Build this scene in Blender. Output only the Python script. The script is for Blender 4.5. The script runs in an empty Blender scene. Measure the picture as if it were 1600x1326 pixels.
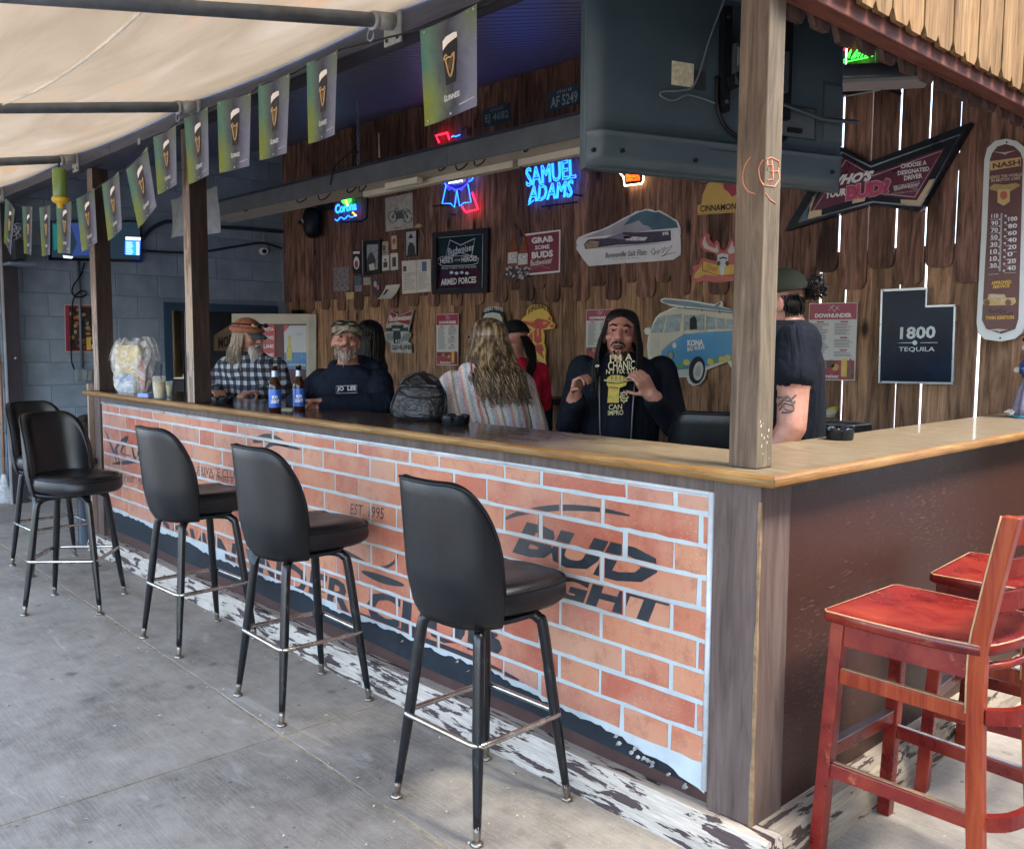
import bpy, math, random
import numpy as np
from mathutils import Vector, Matrix, kdtree

random.seed(7)
SC = bpy.context.scene
COL = SC.collection
R = math.radians

# ------------------------------------------------------------------ camera, light
F_PX, YAW, PITCH, ROLL = 1419.18, -0.821145, 0.090135, -0.005836
CX, CY = 800.0, 663.0
CAM = Vector((1.29, -2.162, 1.5))
_c, _s = math.cos(YAW), math.sin(YAW)
_f = Vector((_s * math.cos(PITCH), _c * math.cos(PITCH), -math.sin(PITCH)))
_r = Vector((_c, -_s, 0.0))
_d = _f.cross(_r)
CRT = _r * math.cos(ROLL) + _d * math.sin(ROLL)
CDN = -_r * math.sin(ROLL) + _d * math.cos(ROLL)
CFW = _f
cam = bpy.data.objects.new('camera', bpy.data.cameras.new('camera'))
COL.objects.link(cam)
m = Matrix.Identity(4)
for i in range(3):
    m[i][0], m[i][1], m[i][2], m[i][3] = CRT[i], -CDN[i], -CFW[i], CAM[i]
cam.matrix_world = m
cam.data.sensor_width = 36.0
cam.data.sensor_fit = 'HORIZONTAL'
cam.data.lens = 36.0 * F_PX / 1600.0
cam.data.clip_start = 0.05
cam.data.clip_end = 500.0
SC.camera = cam

SUN_EL, SUN_AZ = R(58), R(9)          # azimuth from +x towards +y
sdir = Vector((math.cos(SUN_AZ) * math.cos(SUN_EL), math.sin(SUN_AZ) * math.cos(SUN_EL), math.sin(SUN_EL)))
world = bpy.data.worlds.new('World')
SC.world = world
world.use_nodes = True
wn = world.node_tree
bg = wn.nodes['Background']
sky = wn.nodes.new('ShaderNodeTexSky')
sky.sky_type = 'NISHITA'
sky.sun_disc = False
sky.sun_elevation = SUN_EL
sky.sun_rotation = math.atan2(sdir.x, sdir.y)
sky.dust_density = 2.5
sky.air_density = 1.0
sky.ozone_density = 1.0
wn.links.new(sky.outputs[0], bg.inputs['Color'])
bg.inputs['Strength'].default_value = 0.15
sun = bpy.data.objects.new('sun', bpy.data.lights.new('sun', 'SUN'))
COL.objects.link(sun)
sun.data.energy = .55
sun.data.angle = R(13)
sun.data.color = (1.0, 0.94, 0.84)
sun.rotation_euler = sdir.to_track_quat('Z', 'Y').to_euler()
SC.view_settings.view_transform = 'Standard'
SC.view_settings.look = 'None'
SC.view_settings.exposure = 3.4
SC.view_settings.gamma = 1.0
SC.view_settings.use_curve_mapping = False
SC.render.engine = 'CYCLES'
SC.cycles.use_denoising = True
SC.cycles.max_bounces = 8
SC.cycles.diffuse_bounces = 5
SC.cycles.transmission_bounces = 6
SC.cycles.sample_clamp_indirect = 6.0
SC.cycles.caustics_reflective = False
SC.cycles.caustics_refractive = False


# ------------------------------------------------------------------ planes seen from the survey point
def ray(px, py):
    return CRT * ((px - CX) / F_PX) + CDN * ((py - CY) / F_PX) + CFW


class Pl:
    """A real plane of the place; at() gives the point of it that was surveyed at a photo position."""
    def __init__(s, p, n):
        s.p = Vector(p); s.n = Vector(n).normalized()
        if s.n.dot(CAM - s.p) < 0:
            s.n = -s.n

    def at(s, px, py):
        d = ray(px, py)
        return CAM + d * ((s.p - CAM).dot(s.n) / d.dot(s.n))

    def off(s, h):
        return Pl(s.p + s.n * h, s.n)


def atz(px, py, z):
    return Pl((0, 0, z), (0, 0, 1)).at(px, py)


def aty(px, py, y):
    return Pl((0, y, 0), (0, 1, 0)).at(px, py)


def atx(px, py, x):
    return Pl((x, 0, 0), (1, 0, 0)).at(px, py)


# ------------------------------------------------------------------ objects
def wloc(o):
    v = Vector((0, 0, 0))
    while o:
        v += o.location
        o = o.parent
    return v


class MB:
    def __init__(s):
        s.v = []; s.f = []; s.m = []; s.sm = []

    def add(s, vs, fs, mi=0, smooth=False):
        o = len(s.v)
        s.v += [tuple(p) for p in vs]
        for f in fs:
            s.f.append(tuple(i + o for i in f)); s.m.append(mi); s.sm.append(smooth)
        return s

    def box(s, x0, x1, y0, y1, z0, z1, mi=0):
        vs = [(x, y, z) for x in (x0, x1) for y in (y0, y1) for z in (z0, z1)]
        return s.add(vs, [(0, 1, 3, 2), (4, 6, 7, 5), (0, 4, 5, 1), (2, 3, 7, 6), (0, 2, 6, 4), (1, 5, 7, 3)], mi)

    def obb(s, c, a, b, d, mi=0):
        c, a, b, d = Vector(c), Vector(a), Vector(b), Vector(d)
        vs = [c + a * i + b * j + d * k for i in (-1, 1) for j in (-1, 1) for k in (-1, 1)]
        return s.add(vs, [(0, 1, 3, 2), (4, 6, 7, 5), (0, 4, 5, 1), (2, 3, 7, 6), (0, 2, 6, 4), (1, 5, 7, 3)], mi)

    def bar(s, p, q, w, h, up=(0, 0, 1), mi=0):
        p, q = Vector(p), Vector(q)
        d = (q - p); a = d.cross(Vector(up)).normalized(); b = a.cross(d).normalized()
        return s.obb((p + q) / 2, d / 2, a * w / 2, b * h / 2, mi)

    def loft(s, rings, cap=True, mi=0, smooth=True, closed=False):
        n = len(rings[0]); vs = [p for r in rings for p in r]; fs = []
        k = len(rings)
        for i in range(k if closed else k - 1):
            a, b = i * n, ((i + 1) % k) * n
            for j in range(n):
                fs.append((a + j, a + (j + 1) % n, b + (j + 1) % n, b + j))
        s.add(vs, fs, mi, smooth)
        if cap and not closed:
            o = len(s.v) - len(vs)
            s.f.append(tuple(o + j for j in reversed(range(n)))); s.m.append(mi); s.sm.append(False)
            o2 = o + (k - 1) * n
            s.f.append(tuple(o2 + j for j in range(n))); s.m.append(mi); s.sm.append(False)
        return s

    def tube(s, path, r, n=8, closed=False, cap=True, mi=0, flat=1.0):
        P = [Vector(p) for p in path]; k = len(P)
        rs = r if isinstance(r, (list, tuple)) else [r] * k
        T = []
        for i in range(k):
            a = P[(i - 1) % k] if (closed or i > 0) else P[i]
            b = P[(i + 1) % k] if (closed or i < k - 1) else P[i]
            t = (b - a)
            T.append(t.normalized() if t.length > 1e-9 else Vector((0, 0, 1)))
        u = T[0].orthogonal().normalized(); rings = []
        for i in range(k):
            u = (u - T[i] * u.dot(T[i]))
            u = u.normalized() if u.length > 1e-6 else T[i].orthogonal().normalized()
            w = T[i].cross(u)
            rings.append([P[i] + (u * math.cos(2 * math.pi * j / n) + w * math.sin(2 * math.pi * j / n) * flat) * rs[i] for j in range(n)])
        return s.loft(rings, cap, mi, True, closed)

    def lathe(s, prof, n=16, c=(0, 0, 0), mi=0, cap=True, smooth=True):
        c = Vector(c)
        rings = [[c + Vector((r * math.cos(2 * math.pi * j / n), r * math.sin(2 * math.pi * j / n), z)) for j in range(n)] for r, z in prof]
        return s.loft(rings, cap, mi, smooth)

    def prism(s, pts, d, mi=0):
        P = [Vector(p) for p in pts]; d = Vector(d); n = len(P)
        vs = P + [p + d for p in P]
        fs = [tuple(range(n)), tuple(reversed(range(n, 2 * n)))] + [(j, j + n, (j + 1) % n + n, (j + 1) % n) for j in range(n)]
        return s.add(vs, fs, mi)

    def grid(s, fn, nu, nv, mi=0, smooth=True):
        vs = [fn(i / nu, j / nv) for j in range(nv + 1) for i in range(nu + 1)]
        fs = [(j * (nu + 1) + i, j * (nu + 1) + i + 1, (j + 1) * (nu + 1) + i + 1, (j + 1) * (nu + 1) + i) for j in range(nv) for i in range(nu)]
        return s.add(vs, fs, mi, smooth)

    def mesh(s, name, base=Vector((0, 0, 0)), fix=True):
        me = bpy.data.meshes.new(name)
        me.from_pydata([(p[0] - base.x, p[1] - base.y, p[2] - base.z) for p in s.v], [], s.f)
        me.polygons.foreach_set('material_index', s.m)
        me.polygons.foreach_set('use_smooth', s.sm)
        if fix:
            import bmesh
            bm = bmesh.new(); bm.from_mesh(me)
            bmesh.ops.recalc_face_normals(bm, faces=bm.faces)
            bm.to_mesh(me); bm.free()
        me.update()
        return me

    def build(s, name, mats, parent=None, loc=None, bevel=0, fix=True):
        base = wloc(parent) if parent else Vector((0, 0, 0))
        l = Vector(loc) if loc is not None else base
        me = s.mesh(name, l, fix)
        for mt in (mats if isinstance(mats, (list, tuple)) else [mats]):
            me.materials.append(mt)
        o = bpy.data.objects.new(name, me)
        COL.objects.link(o)
        if parent:
            o.parent = parent
        o.location = l - base
        if bevel:
            b = o.modifiers.new('bevel', 'BEVEL'); b.width = bevel; b.segments = 2; b.limit_method = 'ANGLE'
        return o


def place(name, me, mat, parent=None, loc=(0, 0, 0), rot=None):
    if mat and not me.materials:
        me.materials.append(mat)
    o = bpy.data.objects.new(name, me)
    COL.objects.link(o)
    if parent:
        o.parent = parent
    o.location = Vector(loc) - (wloc(parent) if parent else Vector((0, 0, 0)))
    if rot is not None:
        o.rotation_euler = rot
    return o


def tag(o, label=None, cat=None, group=None, kind=None):
    for k, v in (('label', label), ('category', cat), ('group', group), ('kind', kind)):
        if v:
            o[k] = v
    return o


def thing(name, label, cat, loc=(0, 0, 0), group=None):
    o = bpy.data.objects.new(name, None)
    o.empty_display_size = 0.05
    COL.objects.link(o)
    o.location = loc
    return tag(o, label, cat, group)


def dup(root, loc=None, rot=None, label=None, parent=None):
    c = root.copy()
    COL.objects.link(c)
    if parent:
        c.parent = parent
    if loc is not None:
        c.location = loc
    if rot is not None:
        c.rotation_euler = rot
    if label:
        c['label'] = label
    for ch in list(root.children):
        dup(ch, parent=c)
    return c


# ------------------------------------------------------------------ flat shapes and lettering on planes
def P2(pl, pts):
    return [pl.at(x, y) for x, y in pts]


def slab(name, pl, px, mat, parent=None, t=0.006, front=0.0, bevel=0):
    """A plate: outline surveyed on pl, face front metres proud of it, t thick."""
    b = MB().prism(P2(pl, px), (0, 0, 0))
    b.v = []
    pts = P2(pl, px)
    b = MB().prism([p + pl.n * front for p in pts], pl.n * -t)
    return b.build(name, mat, parent, loc=None if parent else pts[0], bevel=bevel)


def ell(cx, cy, rx, ry, n=18, a0=0, a1=360, rot=0):
    out = []
    full = abs(a1 - a0) >= 359
    for i in range(n):
        a = R(a0 + (a1 - a0) * i / (n if full else n - 1))
        x, y = rx * math.cos(a), ry * math.sin(a)
        c, s_ = math.cos(R(rot)), math.sin(R(rot))
        out.append((cx + x * c - y * s_, cy + x * s_ + y * c))
    return out


_TXT = {}


def text_mesh(s, bold=0.0):
    key = (s, bold)
    if key in _TXT:
        return _TXT[key]
    cu = bpy.data.curves.new('t', 'FONT')
    cu.body = s; cu.resolution_u = 2; cu.offset = bold
    ob = bpy.data.objects.new('t', cu)
    me = ob.to_mesh()
    V = [(v.co.x, v.co.y) for v in me.vertices]
    Fc = [tuple(p.vertices) for p in me.polygons]
    ob.to_mesh_clear()
    bpy.data.objects.remove(ob); bpy.data.curves.remove(cu)
    x0, x1 = min(v[0] for v in V), max(v[0] for v in V)
    y0, y1 = min(v[1] for v in V), max(v[1] for v in V)
    V = [((x - x0) / (x1 - x0), (y - y0) / max(1e-6, y1 - y0)) for x, y in V]
    _TXT[key] = (V, Fc)
    return _TXT[key]


def letters(parent, s, bl, br, tl, pl, mat, name='lettering', h=0.002, bold=0.0, arch=0.0, flat=True):
    """Lettering whose box has its corners surveyed at bl, br, tl on plane pl (a sheet h above the plane)."""
    V, Fc = text_mesh(s, bold)
    q = pl.off(h)
    A, B, D = q.at(*bl), q.at(*br), q.at(*tl)
    vs = [A + (B - A) * x + (D - A) * (y + arch * (1 - (2 * x - 1) ** 2)) for x, y in V]
    b = MB().add(vs, Fc)
    return b.build(name, mat, parent, loc=None if parent else A, fix=False)


def text_loops(s):
    V, Fc = text_mesh(s)
    cnt = {}
    key = lambda i: (round(V[i][0], 5), round(V[i][1], 5))
    for f in Fc:
        for a, b in zip(f, f[1:] + f[:1]):
            e = (key(a), key(b))
            if (e[1], e[0]) in cnt:
                del cnt[(e[1], e[0])]
            else:
                cnt[e] = 1
    nx = {}
    for a, b in cnt:
        nx.setdefault(a, []).append(b)
    loops = []
    while nx:
        a = next(iter(nx)); L = [a]
        while a in nx:
            b = nx[a].pop()
            if not nx[a]:
                del nx[a]
            if b == L[0]:
                break
            L.append(b); a = b
        if len(L) > 2:
            loops.append(L)
    return loops


def neon_text(parent, s, bl, br, tl, pl, mat, r=0.004, h=0.02):
    q = pl.off(h); A, B, D = q.at(*bl), q.at(*br), q.at(*tl)
    b = MB()
    for L in text_loops(s):
        b.tube([A + (B - A) * x + (D - A) * y for x, y in L], r, 5, closed=True)
    return b.build('neon_lettering', mat, parent)


def stroke(parent, name, paths, pl, r, mat, h=0.004, n=5, closed=False):
    b = MB()
    for p in paths:
        b.tube([pl.off(h).at(x, y) for x, y in p], r, n, closed=closed)
    return b.build(name, mat, parent)


def curve_pts(pts, k=6):
    """Catmull-Rom through points of any dimension."""
    P = [Vector(p) for p in pts]; out = []
    for i in range(len(P) - 1):
        a, b, c, d = P[max(i - 1, 0)], P[i], P[i + 1], P[min(i + 2, len(P) - 1)]
        for j in range(k):
            t = j / k
            out.append(0.5 * ((2 * b) + (c - a) * t + (2 * a - 5 * b + 4 * c - d) * t * t + (3 * b - a - 3 * c + d) * t ** 3))
    out.append(P[-1])
    return out


# ------------------------------------------------------------------ materials
class NT:
    def __init__(s, name):
        s.m = bpy.data.materials.new(name); s.m.use_nodes = True
        s.t = s.m.node_tree; s.b = s.t.nodes['Principled BSDF']; s.out = s.t.nodes['Material Output']

    def n(s, typ, **kw):
        nd = s.t.nodes.new(typ)
        for k, v in kw.items():
            if k in nd.inputs.keys():
                nd.inputs[k].default_value = v
            else:
                setattr(nd, k, v)
        return nd

    def l(s, a, b):
        s.t.links.new(a, b)

    def coords(s, scale=(1, 1, 1), rnd=True, kind='Object'):
        tc = s.n('ShaderNodeTexCoord'); src = tc.outputs[kind]
        if rnd:
            oi = s.n('ShaderNodeObjectInfo')
            mu = s.n('ShaderNodeVectorMath', operation='SCALE'); mu.inputs[0].default_value = (31.7, 17.3, 23.1)
            s.l(oi.outputs['Random'], mu.inputs['Scale'])
            ad = s.n('ShaderNodeVectorMath', operation='ADD'); s.l(src, ad.inputs[0]); s.l(mu.outputs[0], ad.inputs[1]); src = ad.outputs[0]
        mp = s.n('ShaderNodeMapping'); mp.inputs['Scale'].default_value = scale
        s.l(src, mp.inputs['Vector'])
        return mp.outputs[0]

    def noise(s, vec, scale=5, detail=4, rough=0.55, dist=0.0):
        nz = s.n('ShaderNodeTexNoise'); nz.inputs['Scale'].default_value = scale; nz.inputs['Detail'].default_value = detail
        nz.inputs['Roughness'].default_value = rough; nz.inputs['Distortion'].default_value = dist
        s.l(vec, nz.inputs['Vector'])
        return nz.outputs[0]

    def ramp(s, fac, stops, interp='LINEAR'):
        rp = s.n('ShaderNodeValToRGB'); rp.color_ramp.interpolation = interp
        e = rp.color_ramp.elements
        while len(e) > 1:
            e.remove(e[0])
        e[0].position, e[0].color = stops[0][0], (*stops[0][1], 1)
        for p, c in stops[1:]:
            q = e.new(p); q.color = (*c, 1)
        s.l(fac, rp.inputs[0])
        return rp.outputs[0]

    def mix(s, fac, a, b, mode='MIX'):
        mx = s.n('ShaderNodeMix', data_type='RGBA', blend_type=mode)
        for i, v in ((0, fac), (6, a), (7, b)):
            if hasattr(v, 'is_linked') or hasattr(v, 'links'):
                s.l(v, mx.inputs[i])
            else:
                mx.inputs[i].default_value = v if i == 0 else (*v, 1)
        return mx.outputs[2]

    def math(s, op, a, b=0.0, clamp=False):
        md = s.n('ShaderNodeMath', operation=op, use_clamp=clamp)
        for i, v in ((0, a), (1, b)):
            if hasattr(v, 'links'):
                s.l(v, md.inputs[i])
            else:
                md.inputs[i].default_value = v
        return md.outputs[0]

    def bump(s, fac, strength=0.3, dist=0.01):
        bp = s.n('ShaderNodeBump'); bp.inputs['Strength'].default_value = strength; bp.inputs['Distance'].default_value = dist
        s.l(fac, bp.inputs['Height']); s.l(bp.outputs[0], s.b.inputs['Normal'])

    def set(s, col=None, rough=None, metal=None, **kw):
        for k, v in (('Base Color', col), ('Roughness', rough), ('Metallic', metal)):
            if v is None:
                continue
            if hasattr(v, 'links'):
                s.l(v, s.b.inputs[k])
            else:
                s.b.inputs[k].default_value = (*v, 1) if k == 'Base Color' else v
        for k, v in kw.items():
            s.b.inputs[k.replace('_', ' ')].default_value = v
        return s.m


_MC = {}


def dk(c, k):
    return tuple(min(1, x * k) for x in c)


def mat(col, rough=0.6, metal=0.0, var=0.18, vs=6.0, bump=0.0, bs=60.0, rnd=False, **kw):
    key = (col, rough, metal, var, vs, bump, bs, rnd, tuple(sorted(kw.items())))
    if key in _MC:
        return _MC[key]
    t = NT('paint' if not metal else 'metal')
    v = t.coords((1, 1, 1), rnd)
    nz = t.noise(v, vs, 5, 0.6)
    c = t.ramp(nz, [(0.3, dk(col, 1 - var)), (0.7, dk(col, 1 + var))])
    r2 = t.ramp(nz, [(0.3, (rough * .85,) * 3), (0.7, (min(1, rough * 1.15),) * 3)])
    t.set(c, r2, metal, **kw)
    if max(col) < .03 and not metal:
        t.b.inputs['Specular IOR Level'].default_value = .25
    if bump:
        t.bump(t.noise(v, bs, 3), bump, 0.004)
    _MC[key] = t.m
    return t.m


def emit(col, strength, base=None):
    key = ('e', col, strength)
    if key in _MC:
        return _MC[key]
    t = NT('lit')
    t.set(base or dk(col, .3), 0.4)
    t.b.inputs['Emission Color'].default_value = (*col, 1)
    t.b.inputs['Emission Strength'].default_value = strength
    _MC[key] = t.m
    return t.m


def wood(name, c_dark, c_mid, c_light, axis='z', rough=0.65, scale=1.0, tint=0.25, bump=0.35, knots=False, spec=0.25):
    t = NT(name)
    st = {'x': (0.10, 1, 1), 'y': (1, 0.10, 1), 'z': (1, 1, 0.10)}[axis]
    v = t.coords(tuple(a * 9 * scale for a in st))
    g = t.noise(v, 3.0, 7, 0.62, 0.8)
    v2 = t.coords(tuple((1 if a == 1 else 0.04) * 70 * scale for a in st))
    fine = t.noise(v2, 1.6, 4, 0.7)
    m1 = t.math('ADD', t.math('MULTIPLY', g, 0.72), t.math('MULTIPLY', fine, 0.28))
    c = t.ramp(m1, [(0.34, c_dark), (0.5, c_mid), (0.68, c_light)])
    oi = t.n('ShaderNodeObjectInfo')
    br = t.math('ADD', t.math('MULTIPLY', oi.outputs['Random'], 2 * tint), 1 - tint)
    c = t.mix(1.0, c, t.n_rgb(br), 'MULTIPLY') if hasattr(t, 'n_rgb') else _mulv(t, c, br)
    if knots:
        vv = t.coords((3.2, 3.2, 1.6) if axis == 'z' else (1.6, 3.2, 3.2))
        vo = t.n('ShaderNodeTexVoronoi'); vo.inputs['Scale'].default_value = 1.1; t.l(vv, vo.inputs['Vector'])
        k = t.ramp(vo.outputs['Distance'], [(0.05, (1, 1, 1)), (0.13, (0, 0, 0))])
        c = t.mix(k, c, dk(c_dark, 0.45))
        lo = t.noise(t.coords((4, 4, 1.1)), 1.7, 3)
        c = t.mix(t.ramp(lo, [(0.55, (0, 0, 0)), (0.72, (.8, .8, .8))]), c, dk(c_dark, 0.55))
    t.set(c, rough, 0)
    t.b.inputs['Specular IOR Level'].default_value = spec
    t.bump(m1, bump, 0.004)
    return t.m


def _mulv(t, c, v):
    cb = t.n('ShaderNodeCombineColor')
    for i in range(3):
        t.l(v, cb.inputs[i])
    return t.mix(1.0, c, cb.outputs[0], 'MULTIPLY')


def worn(name, paint, bare, axis='x', amount=0.5, rough=0.7, scale=1.0, bump=0.5):
    """Paint flaking off timber."""
    t = NT(name)
    st = {'x': (0.16, 1, 1), 'y': (1, 0.16, 1), 'z': (1, 1, 0.16)}[axis]
    v = t.coords(tuple(a * 26 * scale for a in st))
    a = t.noise(v, 1.0, 6, 0.62, 0.4)
    b = t.noise(t.coords((1.3, 1.3, 1.3)), 1.6, 2)
    k = t.ramp(t.math('ADD', a, t.math('MULTIPLY', t.math('SUBTRACT', b, .5), 0.35)), [(amount - 0.012, (0, 0, 0)), (amount + 0.012, (1, 1, 1))])
    g = t.noise(t.coords(tuple((1 if q == 1 else 0.05) * 60 * scale for q in st)), 1.5, 5, .7)
    bc = t.ramp(g, [(0.3, dk(bare, .62)), (0.7, dk(bare, 1.15))])
    pc = t.ramp(g, [(0.3, dk(paint, .8)), (0.7, dk(paint, 1.25))])
    t.set(t.mix(k, bc, pc), rough)
    t.bump(t.math('ADD', t.math('MULTIPLY', k, .7), t.math('MULTIPLY', g, .4)), bump, 0.003)
    return t.m


BLACK = mat((.006, .007, .009), .5)
DARK = mat((.016, .018, .024), .55)
STEEL = mat((.42, .44, .46), .32, 1.0, var=.12)
CHROME = mat((.62, .62, .60), .2, 1.0, var=.1)
GALV = mat((.20, .23, .27), .5, .55, var=.25, vs=14)
WHITE = mat((.72, .72, .70), .5, var=.08)
CREAM = mat((.68, .62, .48), .55, var=.1)
PAPER = mat((.62, .58, .50), .7, var=.12, vs=10)
GREYP = mat((.42, .42, .42), .6, var=.2, vs=9)
INK = mat((.02, .02, .025), .6)
MAROON = mat((.19, .016, .035), .4, var=.12)
REDP = mat((.42, .03, .03), .45, var=.12)
BLUEP = mat((.05, .25, .60), .4, var=.1)
YEL = mat((.70, .42, .05), .45, var=.12)
ORANGE = mat((.65, .16, .03), .45, var=.12)
GOLD = mat((.55, .38, .14), .4, var=.15)

# ------------------------------------------------------------------ materials of the setting
def concrete():
    t = NT('concrete')
    v = t.coords((1, 1, 1), False)
    a = t.noise(v, 1.1, 6, .62, .3)
    b = t.noise(v, 9, 6, .7)
    c = t.noise(t.coords((6, 130, 1), False), 1.0, 4, .7)
    g = t.noise(v, 160, 2, .5)
    base = t.ramp(t.math('ADD', t.math('MULTIPLY', a, .55), t.math('MULTIPLY', b, .45)), [(0.36, (.135, .118, .092)), (0.5, (.265, .237, .190)), (0.64, (.36, .328, .268))])
    base = t.mix(t.ramp(c, [(0.42, (0, 0, 0)), (0.7, (.30, .30, .30))]), base, (.45, .44, .42))
    sp = t.n('ShaderNodeTexVoronoi'); sp.inputs['Scale'].default_value = 4.2; t.l(v, sp.inputs['Vector'])
    st = t.math('MULTIPLY', t.ramp(t.math('ADD', sp.outputs['Distance'], t.math('MULTIPLY', b, .35)), [(0.22, (1, 1, 1)), (0.30, (0, 0, 0))]), .5)
    base = t.mix(st, base, (.075, .072, .066))
    v3 = t.n('ShaderNodeTexVoronoi'); v3.inputs['Scale'].default_value = 9.0; t.l(v, v3.inputs['Vector'])
    base = t.mix(t.ramp(t.math('ADD', v3.outputs['Distance'], t.math('MULTIPLY', g, .10)), [(0.095, (.75, .75, .75)), (0.125, (0, 0, 0))]), base, (.055, .055, .055))
    base = t.mix(t.ramp(t.noise(t.coords((.7, 2.2, 1), False), 2.4, 5, .7, 1.0), [(.60, (0, 0, 0)), (.70, (.45, .45, .45))]), base, (.50, .48, .43))
    base = t.mix(t.ramp(g, [(0.63, (0, 0, 0)), (0.72, (.5, .5, .5))]), base, (.60, .58, .53))
    t.set(base, t.ramp(b, [(0.3, (.62,) * 3), (0.7, (.9,) * 3)]))
    t.bump(t.math('ADD', t.math('MULTIPLY', c, .6), t.math('MULTIPLY', g, .5)), .3, .004)
    return t.m


def countertop():
    t = NT('countertop')
    tc = t.n('ShaderNodeTexCoord'); sx = t.n('ShaderNodeSeparateXYZ'); t.l(tc.outputs['Object'], sx.inputs[0])
    v = t.coords((3, 14, 1), False); g = t.noise(v, 3, 7, .68, 1.0)
    fine = t.noise(t.coords((6, 90, 1), False), 1.4, 4, .7)
    k = t.math('ADD', t.math('MULTIPLY', g, .6), t.math('MULTIPLY', fine, .4))
    bare = t.ramp(k, [(0.32, (.050, .034, .018)), (0.47, (.135, .098, .054)), (0.60, (.20, .168, .112)), (.70, (.28, .258, .20))])
    dark = t.ramp(k, [(0.35, (.022, .014, .010)), (0.55, (.075, .045, .027)), (0.72, (.17, .10, .05))])
    # varnish is gone where rain reaches: the corner, the side run and the front edge
    w = t.math('ADD', t.math('MULTIPLY', t.math('ADD', sx.outputs['X'], -1.35), .9), t.math('MULTIPLY', t.math('SUBTRACT', g, .5), 1.7))
    e = t.math('MULTIPLY', t.math('SUBTRACT', -.145, sx.outputs['Y']), 9)
    w = t.math('MAXIMUM', t.math('ADD', w, 0.0), t.math('ADD', e, t.math('MULTIPLY', t.math('SUBTRACT', fine, .62), 2.0)), True)
    f = t.ramp(w, [(0.0, (0, 0, 0)), (0.35, (1, 1, 1))])
    rg = t.mix(f, (.16, .16, .16), (.48, .48, .48))
    t.set(t.mix(f, dark, bare), rg)
    t.b.inputs['Coat Weight'].default_value = .15
    t.bump(k, .22, .002)
    return t.m


CONC = concrete()
PLANK = wood('aged_plank', (.030, .014, .010), (.170, .088, .062), (.36, .195, .135), 'z', .7, tint=.42, knots=True)
PLANK_LOW = wood('lower_plank', (.060, .032, .019), (.29, .165, .095), (.52, .32, .185), 'z', .68, tint=.40, knots=True)
PICKET = wood('weathered_picket', (.075, .038, .013), (.195, .112, .044), (.29, .19, .085), 'z', .75, tint=.25)
REDWOOD = wood('red_stain', (.07, .022, .014), (.15, .050, .035), (.22, .085, .06), 'y', .65, tint=.1)
BROWN = wood('brown_paint', (.062, .043, .036), (.100, .070, .060), (.145, .105, .09), 'z', .5, tint=.08, bump=.2)
DKBROWN = wood('dark_brown_paint', (.020, .014, .012), (.042, .029, .025), (.07, .05, .043), 'z', .4, tint=.08, bump=.2)
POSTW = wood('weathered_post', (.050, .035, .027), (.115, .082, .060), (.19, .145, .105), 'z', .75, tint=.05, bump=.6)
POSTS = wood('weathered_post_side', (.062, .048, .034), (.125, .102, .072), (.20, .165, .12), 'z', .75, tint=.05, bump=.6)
KICK = worn('flaking_kick', (.050, .030, .030), (.50, .44, .37), 'x', .55, .75, 1.7)
SIDEP = worn('side_panel', (.042, .016, .011), (.10, .068, .050), 'y', .36, .40, 5.5, .5)
SIDEP.node_tree.nodes['Principled BSDF'].inputs['Specular IOR Level'].default_value = .3
TRIM = wood('oak_edge', (.10, .042, .011), (.22, .112, .032), (.33, .205, .08), 'x', .4, tint=.05, bump=.25)
TRIMY = wood('oak_edge_y', (.10, .042, .011), (.22, .112, .032), (.33, .205, .08), 'y', .4, tint=.05, bump=.25)
NAVYB = wood('navy_beam', (.030, .034, .050), (.055, .056, .075), (.08, .08, .10), 'x', .55, tint=.1, bump=.15)
CEIL = mat((.13, .14, .215), .45, var=.15, rnd=True)
BLOCK = mat((.23, .30, .38), .6, var=.22, vs=4, bump=.35, bs=70, rnd=True)
MORT = mat((.17, .22, .29), .7, var=.1)

# ------------------------------------------------------------------ ground and slabs
g = MB().add([(-150, -150, -.09), (150, -150, -.09), (150, 150, -.09), (-150, 150, -.09)], [(0, 1, 2, 3)])
tag(g.build('ground', mat((.30, .29, .27), .9, var=.2, vs=.4)), kind='structure')
fl = MB().box(-12, 9, -10, 6, -.08, -.005).build('floor', mat((.36, .30, .19), .9, var=.4, vs=30))
tag(fl, kind='structure')
xe = [-11.9, -6.3, -1.752, 2.6, 8.9]
ye = [-9.9, -4.6, -.5, 3.3, 5.9]


def jy(x, y):
    return y - .0195 * (x + 2.7) if -5 < y < 0 else y


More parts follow.
